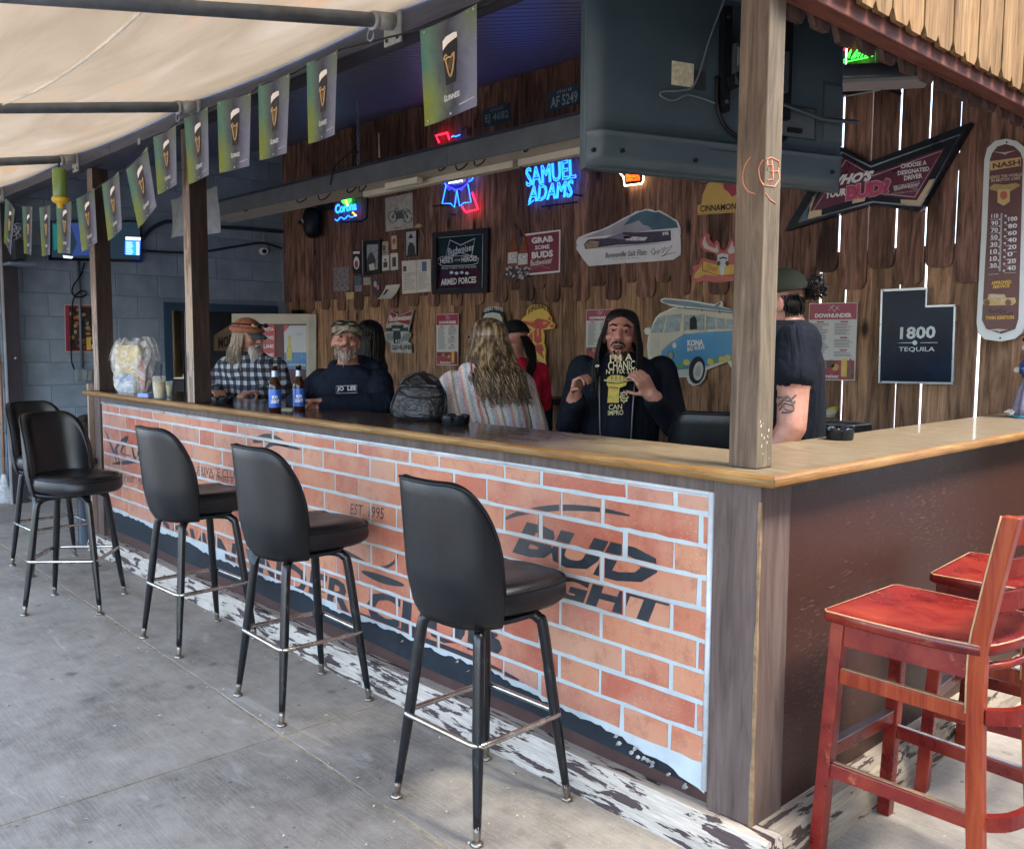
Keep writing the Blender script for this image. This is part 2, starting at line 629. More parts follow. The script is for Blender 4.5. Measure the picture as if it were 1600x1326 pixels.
for i in range(4):
    for j in range(4):
        b = MB(); q = .007; n = 14
        lo, hi = [], []
        rr = random.Random(i * 9 + j)
        for k in range(n + 1):
            x = xe[i] + q + (xe[i + 1] - xe[i] - 2 * q) * k / n
            lo.append((x, jy(x, ye[j]) + q + rr.uniform(-.002, .003)))
            hi.append((x, jy(x, ye[j + 1]) - q + rr.uniform(-.003, .002)))
        out = lo + hi[::-1]
        b.prism([(x, y, 0) for x, y in out], (0, 0, -.012))
        b.build('slab', CONC, fl)
lf = MB(); rr = random.Random(3)
for k in range(420):
    x, y = rr.uniform(-6.5, 1.6), rr.uniform(-2.2, 1.2)
    if k % 3 == 0:
        y = rr.choice([jy(x, -.5), -.03]) + rr.gauss(0, .03)
    if k % 3 == 1:
        x, y = rr.uniform(-1.9, 1.3), rr.uniform(-.9, .9)
    if -5.6 < x < .06 and y > -.03 or (x > 1.1 and y < -1.2):
        continue
    s = rr.uniform(.003, .0095); a = rr.uniform(0, 6.3); h = rr.uniform(.001, .005)
    c, sn = math.cos(a) * s, math.sin(a) * s
    lf.add([(x - c, y - sn, .002), (x + sn * .5, y - c * .5, .002 + h), (x + c, y + sn, .0025), (x - sn * .5, y + c * .5, .003 + h)], [(0, 1, 2, 3)])
tag(lf.build('leaf_litter', mat((.62, .52, .33), .8, var=.3, vs=20)), 'tiny pale dry leaf flakes scattered over the concrete', 'leaf litter', kind='stuff')

# ------------------------------------------------------------------ bar counter
BAR = thing('bar_counter', 'L-shaped wooden bar with printed brick front and worn plywood top', 'bar', (-2.7, .2, 0))
XL = -5.5
top = MB().prism([(XL, .012, 1.144), (-.012, .012, 1.144), (-.012, 2.97, 1.144), (-.44, 2.97, 1.144), (-.44, .46, 1.144), (XL, .46, 1.144)], (0, 0, -.026))
top.build('counter_top', countertop(), BAR, bevel=.003)
for (nm, a, b_, m_) in (('front', (XL, .0, 1.128), (-.001, .0, 1.128), TRIM), ('side', (.0, .0, 1.128), (.0, 2.97, 1.128), TRIMY)):
    e = MB()
    dx = Vector(b_) - Vector(a); L = dx.length; dx.normalize(); nrm = Vector((0, -1, 0)) if nm == 'front' else Vector((1, 0, 0))
    prof = [(-.012, -.015), (.004, -.015), (.010, -.009), (.011, 0), (.010, .009), (.003, .0165), (-.012, .0165)]
    N = 24
    rings = [[Vector(a) + dx * (L * i / N) + nrm * p + Vector((0, 0, q)) for p, q in prof] for i in range(N + 1)]
    if nm == 'front':
        rings[-1] = [v + Vector((p, 0, 0)) for v, (p, q) in zip(rings[-1], prof)]
    else:
        rings[0] = [v + Vector((0, -p, 0)) for v, (p, q) in zip(rings[0], prof)]
    e.loft(rings, smooth=False).build('edge_trim', m_, BAR)
MB().box(XL + .04, -.075, .055, .075, 1.066, 1.117).build('apron', BROWN, BAR)
MB().box(-.095, -.072, .21, 2.96, 1.066, 1.117).build('apron', DKBROWN, BAR)
MB().box(-.222, -.066, .05, .212, .06, 1.117).build('corner_post', BROWN, BAR, bevel=.004)
e = MB(); rr = random.Random(5)
ring = []
for k in range(26):
    z = .1 + .96 * k / 25
    w = .005 + .002 * math.sin(k * .6) + rr.uniform(0, .004)
    ring.append([Vector((-.066 - w, .0488, z)), Vector((-.0648, .0488, z)), Vector((-.0648, .05 + w, z)), Vector((-.068, .053, z))])
e.loft(ring, smooth=False).build('worn_corner_edge', mat((.22, .14, .07), .7, var=.4, vs=30), BAR)
MB().box(-.224, -.072, .085, 2.96, .05, 1.066).build('side_panel', SIDEP, BAR)
MB().box(XL + .17, -.222, .074, .096, .02, 1.066).build('front_board', mat((.060, .030, .026), .4, var=.3, vs=8), BAR)
MB().box(XL + .04, XL + .17, .05, .17, .02, 1.117).build('end_post', BROWN, BAR, bevel=.003)
MB().box(XL + .035, XL + .0, .17, .44, .0, 1.117).build('end_panel', DKBROWN, BAR)
MB().box(XL + .01, XL + .04, .02, .05, .0, 1.19).build('end_strip', mat((.30, .22, .17), .6), BAR)
MB().box(XL + .1, -.45, .36, .38, 0, 1.117).build('inner_panel', DKBROWN, BAR)
MB().box(-.40, -.38, .38, 2.96, 0, 1.117).build('inner_panel', DKBROWN, BAR)
# kick boards: leaning faces
for nm, r0 in (('f', 0), ('s', 1)):
    b = MB(); N = 40; rr = random.Random(11 + r0); rings = []
    for i in range(N + 1):
        t = i / N; j = rr.uniform(-.0025, .0025)
        if r0 == 0:
            x = XL + .02 + (XL * -1 + .03) * t if t < 1 else .034
            x0 = XL + .02; x = x0 + (.034 - x0) * t
            o = lambda y, z: Vector((min(x, .034 if z < .05 else .012), y, z))
            rings.append([o(.085, 0), o(-.02, 0), o(-.018 + j, .05), o(.006 + j, .108 + j), o(.012, .116 + j), o(.085, .112)])
        else:
            y = .085 + (2.9 - .085) * t
            o = lambda q, z: Vector((q, y, z))
            rings.append([o(-.085, 0), o(.035, 0), o(.033 + j, .05), o(.010 + j, .108 + j), o(.004, .116 + j), o(-.085, .112)])
    b.loft(rings, smooth=False).build('kick_board', KICK if r0 == 0 else worn('kick_side', (.045, .032, .026), (.34, .285, .215), 'y', .56, .8, 1.3), BAR)
b = MB().box(.0062, .0062 + .001, 0, .001, .02, .021)

# printed brick banner: mortar sheet with a torn lower edge, each brick a piece on it
FP = Pl((0, .062, 0), (0, 1, 0))
rr = random.Random(21)


def torn(x):
    base = np.interp(x, [-5.4, -5.0, -4.4, -4.0, -3.4, -2.9, -2.3, -1.8, -1.2, -.7, -.4, -.2], [.33, .32, .30, .305, .265, .275, .25, .258, .25, .225, .185, .15])
    return base + .006 * math.sin(x * 9) + .0035 * math.sin(x * 31 + 1)


BX0, BX1, BZ1 = -5.318, -.238, 1.062
pts = [Vector((BX0, .062, BZ1)), Vector((BX1, .062, BZ1))]
n = 220
low = []
for i in range(n + 1):
    x = BX1 + (BX0 - BX1) * i / n
    low.append(Vector((x, .062, torn(x) + rr.uniform(-.006, .006))))
MORTAR = mat((.44, .50, .51), .35, var=.14, vs=9)
banner = MB().prism(pts + low, (0, .004, 0)).build('brick_banner', MORTAR, BAR)
BRK = NT('printed_brick')
v = BRK.coords((1, 1, 1)); oi = BRK.n('ShaderNodeObjectInfo')
hue = BRK.ramp(oi.outputs['Random'], [(0, (.37, .085, .050)), (.2, (.47, .145, .075)), (.4, (.52, .225, .125)), (.55, (.38, .10, .062)), (.75, (.47, .145, .085)), (.9, (.42, .20, .15)), (1, (.53, .26, .155))])
nz = BRK.noise(v, 14, 6, .7); sp = BRK.noise(v, 140, 2, .6)
lo_ = BRK.noise(v, 5, 3, .6)
hue = BRK.mix(BRK.ramp(lo_, [(.4, (0, 0, 0)), (.7, (.7, .7, .7))]), hue, (.53, .29, .18))
c = BRK.mix(BRK.ramp(nz, [(.30, (.7, .7, .7)), (.50, (0, 0, 0))]), hue, (.30, .09, .06))
c = BRK.mix(BRK.ramp(sp, [(.6, (0, 0, 0)), (.75, (.5, .5, .5))]), c, (.66, .40, .28))
BRK.set(c, .38); BRK.bump(nz, .25, .002)
BRK = BRK.m
INKP = mat((.022, .028, .036), .35, var=.25, vs=30)
rects = []
pitch, per = .0957, .577
rows = 9
for r_ in range(rows):
    zt = .998 - pitch * (r_ - 1) - .0065 if r_ > 0 else BZ1 - .012
    zb = .998 - pitch * r_ + .0065
    c0 = -.465 if r_ % 2 == 0 else -.465 - per / 2
    x = c0 + per
    while x > BX0 - per:
        for (a, b_) in ((x - .0885, x + .0885), (x - per / 2 - .1855, x - per / 2 + .1855)):
            a += rr.uniform(-.004, .004); b_ += rr.uniform(-.004, .004)
            a2, b2 = max(a, BX0 + .012), min(b_, BX1 - .009)
            if b2 - a2 > .006:
                rects.append((a2, b2, zb, zt))
        x -= per


def clip(poly, axis, val, keep_less):
    out = []
    for i in range(len(poly)):
        p, q = poly[i], poly[(i + 1) % len(poly)]
        pi = p[axis] <= val if keep_less else p[axis] >= val
        qi = q[axis] <= val if keep_less else q[axis] >= val
        if pi:
            out.append(p)
        if pi != qi:
            t = (val - p[axis]) / (q[axis] - p[axis])
            out.append((p[0] + (q[0] - p[0]) * t, p[1] + (q[1] - p[1]) * t))
    return out


keep = []
for (a, b_, zb, zt) in rects:
    cz = max(torn(a + (b_ - a) * t) for t in (0, .25, .5, .75, 1)) + .012
    if zt - cz < .015:
        continue
    N = max(3, int((b_ - a) / .05))
    zz = max(zb, cz)
    up = [(a + (b_ - a) * i / N + (rr.uniform(-.002, .002)), zt + rr.uniform(-.0022, .001)) for i in range(N + 1)]
    dn = [(a + (b_ - a) * i / N + (rr.uniform(-.002, .002)), zz + rr.uniform(-.0015, .004)) for i in range(N + 1)]
    c = Vector(((a + b_) / 2, .062, (zz + zt) / 2))
    me = MB().prism([(p[0], .0598, p[1]) for p in up + dn[::-1]], (0, .0022, 0)).mesh('brick', c)
    me.materials.append(BRK)
    o = place('brick', me, None, banner, c)
    keep.append((a + .0025, b_ - .0025, zz + .004, zt - .003)) if b_ - a > .03 else None


def print_on(V, Fc, A, B, D, name):
    """Dark print that lies on the bricks only: every face is cut to the bricks it crosses."""
    b = MB()
    W = [A + (B - A) * x + (D - A) * y for x, y in V]
    for f in Fc:
        poly = [(W[i].x, W[i].z) for i in f]
        x0, x1 = min(p[0] for p in poly), max(p[0] for p in poly)
        z0, z1 = min(p[1] for p in poly), max(p[1] for p in poly)
        for (a, b_, zb, zt) in keep:
            if x1 < a or x0 > b_ or z1 < zb or z0 > zt:
                continue
            q = clip(clip(clip(clip(poly, 0, a, False), 0, b_, True), 1, zb, False), 1, zt, True)
            if len(q) > 2:
                b.add([(p[0], .0592, p[1]) for p in q], [tuple(range(len(q)))])
    if b.f:
        b.build(name, INKP, banner, fix=False)['kind'] = 'stuff'


def tri_fan(pl, px):
    """2D polygon (photo outline) to triangles on the banner."""
    from mathutils.geometry import tessellate_polygon
    P = [pl.at(x, y) for x, y in px]
    t = tessellate_polygon([P])
    return P, t


def print_poly(px, name='printed_mark'):
    P, t = tri_fan(FP, px)
    b = MB()
    for f in t:
        poly = [(P[i].x, P[i].z) for i in f]
        for (a, b_, zb, zt) in keep:
            q = clip(clip(clip(clip(poly, 0, a, False), 0, b_, True), 1, zb, False), 1, zt, True)
            if len(q) > 2:
                b.add([(p[0], .0593, p[1]) for p in q], [tuple(range(len(q)))])
    if b.f:
        b.build(name, INKP, banner, fix=False)


for s_, bl, br, tl, bd in (('BUD', (801, 863), (1012, 921), (824, 815), .055), ('LIGHT', (801, 914), (1036, 979), (813, 877), .05),
                           ('DOWNUNDER', (243, 842), (548, 962), (245, 806), .03), ('CLUB', (572, 968), (784, 1030), (575, 918), .04),
                           ('EST. 1995', (548, 803), (600, 811), (549, 786), 0), ('A PRIVATE CLUB', (300, 739), (373, 748), (300, 727), 0),
                           ('FOR MEMBERS', (306, 749), (372, 758), (306, 738), 0), ('The Great American', (168, 748), (258, 762), (168, 735), 0)):
    V, Fc = text_mesh(s_, bd)
    sh = .28 if s_ in ('BUD', 'LIGHT') else 0
    print_on(V, Fc, FP.at(*bl), FP.at(*br), FP.at(*tl), 'printed_lettering')


def ribbon(path, w0, w1=None):
    P = curve_pts([Vector((x, y, 0)) for x, y in path], 5); n = len(P); L, Rr = [], []
    for i, p in enumerate(P):
        d = (P[min(i + 1, n - 1)] - P[max(i - 1, 0)]).normalized(); q = Vector((-d.y, d.x, 0))
        w = w0 if w1 is None else w0 + (w1 - w0) * i / (n - 1)
        w = w * math.sin(math.pi * (.08 + .84 * i / (n - 1)))
        L.append((p + q * w)[:2]); Rr.append((p - q * w)[:2])
    return L + Rr[::-1]


for pth, w in (([(786, 812), (815, 801), (870, 793), (930, 795), (985, 805)], 5), ([(560, 957), (640, 992), (740, 1030), (812, 1062)], 6),
               ([(530, 855), (552, 868), (576, 880)], 3), ([(575, 880), (600, 886), (618, 876), (621, 858)], 2.5), ([(566, 892), (600, 905), (632, 914)], 6),
               ([(165, 672), (172, 690), (186, 724), (182, 700), (200, 682), (190, 706), (206, 712)], 2.2), ([(206, 690), (212, 716), (224, 694), (232, 716)], 2),
               ([(176, 724), (200, 722), (236, 716)], 3), ([(250, 808), (300, 790), (345, 800)], 3), ([(396, 690), (420, 684), (452, 696)], 7), ([(415, 700), (432, 692), (470, 702)], 4)):
    print_poly(ribbon(pth, w))
# white rolled edge of the banner, its torn backing paper and the black strip below
b = MB(); b.tube([(BX0, .060, BZ1), (BX1, .060, BZ1)], .008, 8); b.tube([(BX1 + .004, .060, BZ1 + .006), (BX1 + .004, .060, .16)], .011, 8)
b.build('banner_edge', mat((.50, .53, .55), .3, var=.2, vs=9), BAR)
b = MB(); N = 150; bot = []
for i in range(N + 1):
    x = BX1 + (BX0 - BX1) * i / N
    bot.append(Vector((x, .069, max(.128, .178 - .022 * (x + 5.3) / 5.0 * 1.0 + .004 * math.sin(x * 5)))))
b.prism([Vector((BX0, .069, .6)), Vector((BX1, .069, .6))] + bot, (0, .004, 0)).build('tar_backing', mat((.014, .02, .028), .55, var=.3, vs=12, bump=.4), BAR)
TORN = mat((.36, .34, .31), .6, var=.5, vs=30)
b = MB()
for k in range(22):
    x = rr.choice([rr.uniform(-.62, -.25), rr.uniform(-.62, -.25), rr.uniform(-5.2, -.3)])
    z = torn(x) + rr.uniform(-.026, .006); s = rr.uniform(.003, .012); a = rr.uniform(-.5, .5)
    pts = [(x - s, .058, z), (x - s * .3, .050 - .01 * rr.random(), z - s * .7 + a * s), (x + s * .5, .052, z - s * .6), (x + s * 1.1, .056, z + s * .15), (x, .059, z + s * .5)]
    b.add(pts, [(0, 1, 2), (0, 2, 3), (0, 3, 4)])
b.build('torn_paper', TORN, BAR)['kind'] = 'stuff'
MB().lathe([(0, 0), (.012, 0), (.012, .003), (.004, .005), (0, .005)], 12).build('bolt', GALV, BAR)
bpy.data.objects['bolt'].rotation_euler = (R(90), 0, 0)
bpy.data.objects['bolt'].location = Vector((-.205, .05, .185)) - Vector(BAR.location)

LITP = worn('lit_front_post', (.16, .115, .095), (.36, .28, .22), 'z', .50, .7)  # far posts: lit front put into this paler colour, shaded sides kept dark
# ------------------------------------------------------------------ posts and beams
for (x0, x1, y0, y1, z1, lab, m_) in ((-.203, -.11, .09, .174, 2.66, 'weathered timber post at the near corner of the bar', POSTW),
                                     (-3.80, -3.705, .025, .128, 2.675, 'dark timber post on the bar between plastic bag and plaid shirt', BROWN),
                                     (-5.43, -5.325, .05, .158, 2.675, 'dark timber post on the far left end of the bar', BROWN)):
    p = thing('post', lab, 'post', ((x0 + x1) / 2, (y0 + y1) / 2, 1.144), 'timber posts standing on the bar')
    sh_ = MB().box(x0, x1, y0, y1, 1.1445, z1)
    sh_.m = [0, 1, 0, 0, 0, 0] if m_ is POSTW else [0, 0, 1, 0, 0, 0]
    sh_.build('shaft', [POSTW, POSTS] if m_ is POSTW else [DKBROWN, LITP], p, bevel=.004)
    if m_ is POSTW:
        f = Pl((0, y0, 0), (0, 1, 0)); sd = Pl((x1, 0, 0), (1, 0, 0))
        PINK = mat((.62, .20, .13), .6, var=.2, vs=30)
        o = stroke(p, 'chalk_mark', [[(v.x, v.y) for v in curve_pts([Vector(q).to_3d() for q in pth], 4)] for pth in
                   ([(1173, 245), (1163, 262), (1161, 284), (1168, 298), (1180, 303)], [(1193, 250), (1186, 262), (1188, 280), (1194, 290)])], f, .0016, PINK, .0006)
        sx = [[(1197, 250), (1205, 246), (1217, 252), (1217, 262)], [(1199, 266), (1199, 250)], [(1199, 258), (1208, 258), (1208, 280), (1199, 282)], [(1204, 268), (1216, 268)],
              [(1216, 262), (1218, 280), (1210, 292), (1196, 290)], [(1196, 302), (1203, 312), (1212, 318)], [(1206, 250), (1207, 282)]]
        stroke(p, 'chalk_mark', sx, sd, .0016, PINK, .0006)
        bb = MB()
        for k in range(14):
            q = sd.at(rr.uniform(1187, 1202), 668 + rr.uniform(-10, 52)); s = rr.uniform(.0015, .0045)
            bb.add([q + Vector((.0006, -s * .4, -s)), q + Vector((.0006, s * .4, -s)), q + Vector((.0006, s * .3, s)), q + Vector((.0006, -s * .4, s))], [(0, 1, 2, 3)])
        bb.build('bare_chips', mat((.62, .54, .40), .8), p)
BEAM = thing('header_beam', 'long dark navy header beam along the front of the bar roof', 'beam', (-4, 0, 2.75))
for a, b_ in ((-8.0, -4.795), (-4.789, -.0)):
    MB().box(a, b_, -.012, .075, 2.682, 2.86).build('timber', NAVYB, BEAM, bevel=.003)
MB().box(-8.0, 0, .08, .13, 2.70, 2.84).build('inner_timber', NAVYB, BEAM)
q = Pl((0, -.012, 0), (0, 1, 0)).at(218, 222)
MB().box(q.x - .02, q.x + .02, -.016, -.0125, q.z - .015, q.z + .02).build('tag_plate', GALV, BEAM)

# ------------------------------------------------------------------ roof over the bar
def zc(y):
    return 2.85 + .262 * y


ROOF = thing('bar_roof', 'sloping dark blue slatted roof over the bar', 'roof', (-4, 1.5, 3.3))
sl = None
x = -8.0
while x < .0:
    me = sl
    if sl is None:
        b = MB(); w = .038
        prof = [(-w, .012), (-w + .006, 0), (w - .006, 0), (w, .012)]
        b.loft([[Vector((p, y, zc(y) + q)) for p, q in prof] for y in (.06, 3.03)], smooth=False)
        sl = b.mesh('ceiling_slat'); sl.materials.append(CEIL)
        me = sl
    o = place('ceiling_slat', me, None, ROOF, (x, 0, 0))
    x += .0815
b = MB(); b.prism([(-8.1, -.02, zc(-.02) + .013), (.12, -.02, zc(-.02) + .013), (.12, 3.3, zc(3.3) + .013), (-8.1, 3.3, zc(3.3) + .013)], (0, 0, .06))
b.build('roof_deck', DARK, ROOF)

# ------------------------------------------------------------------ eave over the side counter
EAVE = thing('side_eave', 'red-brown eave beam with a row of pale weathered pickets above the side counter', 'eave', (-.1, 1.5, 2.5))
MB().box(-.13, -.062, .176, 2.98, 2.455, 2.535).build('eave_beam', REDWOOD, EAVE, bevel=.004)
MB().box(-.13, -.075, .176, 2.98, 2.535, 3.0).build('eave_board', DKBROWN, EAVE)


def picket_mesh(w, h, t, name, dog=.032):
    b = MB().prism([(0, -w / 2, dog), (0, -w / 2 + dog * .62, 0), (0, w / 2 - dog * .62, 0), (0, w / 2, dog), (0, w / 2, h), (0, -w / 2, h)], (t, 0, 0))
    return b.mesh(name)


y = .10; k = 0
pm = [picket_mesh(w, 1.0, .018, 'eave_picket') for w in (.104, .110, .115)]
for me in pm:
    me.materials.append(PICKET)
while y < 3.0:
    w = (.104, .110, .115)[k % 3]
    place('eave_picket', pm[k % 3], None, EAVE, (-.055 + .004 * (k % 2), y + w / 2, 2.497 + random.uniform(-.004, .006)))
    y += w + .0035; k += 1
y = .2; k = 0
pm2 = picket_mesh(.135, .6, .018, 'inner_picket', .05); pm2.materials.append(wood('dark_picket', (.025, .014, .012), (.075, .040, .032), (.14, .08, .06), 'z', .7))
while y < 2.9:
    place('inner_picket', pm2, None, EAVE, (-.155, y + .07, 2.428 + random.uniform(-.008, .008)))
    y += .150; k += 1

# ------------------------------------------------------------------ plank wall
YW = 3.0
WALL = thing('plank_wall', 'tall dark plank wall hung with beer signs behind the bar', 'wall', (-4, 3.02, 0))
x = -8.03; k = 0; rr = random.Random(4)
cache = {}
while x < .55:
    w = rr.choice((.136, .147, .153, .160, .168)); gap = rr.choice((.002, .006, .011, .015)) if x > -1.75 else .0015
    zb = (1.826 if k % 2 else 1.935) + rr.uniform(-.012, .012)
    key = (w, k % 2, rr.randint(0, 2))
    if key not in cache:
        d = .045; h = 3.64 - (1.826 if k % 2 else 1.935)
        b = MB().prism([(0, 0, d), (.012, 0, .012), (d * .8, 0, 0), (w - d * .8, 0, 0), (w - .012, 0, .012), (w, 0, d), (w, 0, h), (0, 0, h)], (0, .014, 0))
        cache[key] = b.mesh('plank'); cache[key].materials.append(PLANK)
    place('plank', cache[key], None, WALL, (x, YW + rr.uniform(-.002, .003), zb))
    x += w + gap; k += 1
x = -8.03; k = 0; cache = {}
while x < .55:
    w = rr.choice((.132, .146, .156)); gap = rr.choice((.003, .010, .014, .018)) if x > -1.75 else .002
    if w not in cache:
        b = MB().box(0, w, 0, .014, 0, 2.05)
        cache[w] = b.mesh('lower_plank'); cache[w].materials.append(PLANK_LOW)
    place('plank', cache[w], None, WALL, (x, YW + .0185 + (.003 if k % 2 else 0), 0))
    x += w + gap; k += 1
MB().box(-8.03, -1.78, YW + .05, YW + .07, 0, 3.7).build('backing', BLACK, WALL)
b = MB()
for z in (.4, 2.45, 3.3):
    b.box(-1.78, .5, YW + .052, YW + .09, z, z + .09)
b.build('rail', DKBROWN, WALL)

# ------------------------------------------------------------------ block wall
XB = -8.033
BW = thing('block_wall', 'blue-grey painted concrete block wall at the far left end', 'wall', (XB, .8, 0))
dy0, dy1, dz1 = 1.62, 2.90, 1.80
bm_ = {}
z = .1985 - .2175; r_ = 0
while z < 3.7:
    y = -1.7 + (.21 if r_ % 2 else 0) + .12
    while y < 3.0:
        a, b_ = y + .004, min(y + .42 - .004, 2.998)
        z0, z1 = max(z + .0035, .0), z + .2175 - .0035
        segs = [(a, b_)]
        if z0 < dz1 - .02 + .08 and z1 < dz1 + .16:
            segs = [q for q in ((a, min(b_, dy0)), (max(a, dy1), b_)) if q[1] - q[0] > .03]
        for (p, q) in segs:
            key = (round(q - p, 3), round(z1 - z0, 3))
            if key not in bm_:
                w, h = key; e = .004
                bm_[key] = MB().loft([[Vector((-.08, 0, 0)), Vector((-.08, w, 0)), Vector((-.08, w, h)), Vector((-.08, 0, h))], [Vector((-.004, 0, 0)), Vector((-.004, w, 0)), Vector((-.004, w, h)), Vector((-.004, 0, h))],
                                      [Vector((0, e, e)), Vector((0, w - e, e)), Vector((0, w - e, h - e)), Vector((0, e, h - e))]], smooth=False).mesh('block')
                bm_[key].materials.append(BLOCK)
            place('block', bm_[key], None, BW, (XB + random.uniform(-.001, .001), p, z0))
        y += .42
    z += .2175; r_ += 1
b = MB(); b.box(XB - .1, XB - .0045, -1.75, dy0, 0, 3.75); b.box(XB - .1, XB - .0045, dy0, dy1, dz1 + .06, 3.75); b.box(XB - .1, XB - .0045, dy1, 3.06, 0, 3.75)
b.build('mortar', MORT, BW)
DFR = mat((.025, .06, .115), .5, var=.15)
b = MB(); b.box(XB - .1, XB + .02, dy0 - .005, dy0 + .075, 0, dz1 + .09); b.box(XB - .1, XB + .02, dy1 - .075, dy1 + .005, 0, dz1 + .09); b.box(XB - .1, XB + .02, dy0 + .075, dy1 - .075, dz1 + .01, dz1 + .09)
b.build('door_frame', DFR, BW)
# room seen through the doorway
IN = thing('back_room', 'dim room with a cream lit stretch of wall seen through the doorway', 'room', (XB - 1.2, 2.2, 0))
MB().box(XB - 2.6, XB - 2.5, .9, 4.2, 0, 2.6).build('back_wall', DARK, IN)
MB().box(XB - 1.62, XB - 1.58, 2.0, 2.47, 1.05, 2.3).build('lit_wall', mat((.40, .31, .15), .7, var=.3), IN)  # lit stretch of the dim room put into a paler colour
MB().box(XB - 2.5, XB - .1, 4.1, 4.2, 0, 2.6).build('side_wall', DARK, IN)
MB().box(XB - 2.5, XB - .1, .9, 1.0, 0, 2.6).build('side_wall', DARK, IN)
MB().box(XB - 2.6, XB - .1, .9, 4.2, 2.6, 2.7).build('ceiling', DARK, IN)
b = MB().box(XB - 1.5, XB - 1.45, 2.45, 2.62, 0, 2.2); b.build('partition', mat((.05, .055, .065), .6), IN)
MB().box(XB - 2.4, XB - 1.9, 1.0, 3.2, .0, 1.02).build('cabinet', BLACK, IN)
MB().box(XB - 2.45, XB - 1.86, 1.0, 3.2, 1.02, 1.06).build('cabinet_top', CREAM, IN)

# ------------------------------------------------------------------ unseen building added right of the view to shade that side
SHB_ = thing('shading_building', 'unseen plain brown building added right of the view to shade that side', 'building', (4.6, 2, 0))
MB().box(4.2, 8.2, -2.5, 9, 0, 6.2).build('wall', mat((.16, .12, .10), .8, var=.2), SHB_)
MB().box(4.0, 8.4, -2.7, 9.2, 6.2, 6.35).build('roof', DARK, SHB_)

# ------------------------------------------------------------------ awning
ZA = 2.775
SLOPE = .178
CANV = NT('canvas')
v = CANV.coords((1, 1, 1), False)
nz = CANV.noise(CANV.coords((.5, 2.2, 1), False), 1.3, 5, .6, .6)
c = CANV.ramp(nz, [(.3, (.22, .165, .105)), (.5, (.285, .222, .148)), (.7, (.35, .285, .205))])
stn = CANV.noise(CANV.coords((.35, 1.6, 1), False), 1.9, 3, .5)
c = CANV.mix(CANV.ramp(stn, [(.56, (0, 0, 0)), (.68, (.55, .55, .55))]), c, (.36, .19, .085))
CANV.set(c, .8)
tr = CANV.n('ShaderNodeBsdfTranslucent'); CANV.l(c, tr.inputs['Color'])
ms = CANV.n('ShaderNodeMixShader'); ms.inputs[0].default_value = .29
CANV.l(CANV.b.outputs[0], ms.inputs[1]); CANV.l(tr.outputs[0], ms.inputs[2]); CANV.l(ms.outputs[0], CANV.out.inputs['Surface'])
CANV.bump(CANV.noise(CANV.coords((2, 5, 1), False), 2.2, 4), .25, .02)
CANV = CANV.m
PX = [-9.2, -7.32, -5.435, -3.505, -1.705, .12, 1.9, 3.75]  # right end runs on out of view, added to shade the floor there


def za(x, y):
    x = min(max(x, PX[0] + 1e-6), PX[-1] - 1e-6)
    for a, b_ in zip(PX, PX[1:]):
        if a <= x <= b_:
            t = (x - a) / (b_ - a); break
    sag = .020 + .035 * min(1, -y / 1.2)
    return ZA + SLOPE * y - sag * (1 - (2 * t - 1) ** 2) - .02 * math.sin(math.pi * min(1, max(0, -y / 3.3)))


AW = thing('awning', 'cream canvas awning stretched over grey pipes above the pavement', 'awning', (-3.5, -1.5, 2.6))
MB().grid(lambda u, w: Vector((PX[0] + (PX[-1] - PX[0]) * u, -.016 - 2.55 * w, za(PX[0] + (PX[-1] - PX[0]) * u, -.016 - 2.55 * w))), 120, 40).build('canvas', CANV, AW, fix=False)
sp = Pl((0, 0, ZA - .03), (0, -SLOPE, 1))
b = MB()
for yy in (-.95, -2.05):
    b.tube([(PX[0] + (PX[-1] - PX[0]) * i / 90, yy, za(PX[0] + (PX[-1] - PX[0]) * i / 90, yy) - .003) for i in range(91)], .006, 6)
b.build('seam', mat((.74, .68, .58), .8), AW)
for xx in PX[1:-1]:
    b = MB(); b.tube([(xx, -.03, ZA - .040), (xx, -2.62, ZA - .040 - SLOPE * 2.59)], .027, 12)
    p = b.build('pipe', GALV, AW)
    b = MB(); b.box(xx - .055, xx + .055, -.022, -.0135, ZA - .125, ZA + .015)
    b.tube([(xx, -.022, ZA - .04), (xx, -.10, ZA - .052)], .033, 12)
    b.tube([(xx, -.10, ZA - .052), (xx, -.12, ZA - .056)], .036, 12)
    b.build('bracket', mat((.33, .34, .34), .5, .3, var=.3, vs=20), AW)
    b = MB()
    for dx_, dz_ in ((-.035, -.105), (.035, -.105)):
        b.box(xx + dx_ - .006, xx + dx_ + .006, -.026, -.022, ZA + dz_ - .006, ZA + dz_ + .006)
    b.build('bolts', BLACK, AW)
MB().tube([(PX[0], -2.6, ZA - .04 - SLOPE * 2.57), (PX[-1], -2.6, ZA - .04 - SLOPE * 2.57)], .03, 10).build('edge_pipe', GALV, AW)
for xx in (-8.6, 3.75):
    MB().tube([(xx, -2.6, 0), (xx, -2.6, ZA - .04 - SLOPE * 2.57)], .03, 10).build('pole', GALV, AW)

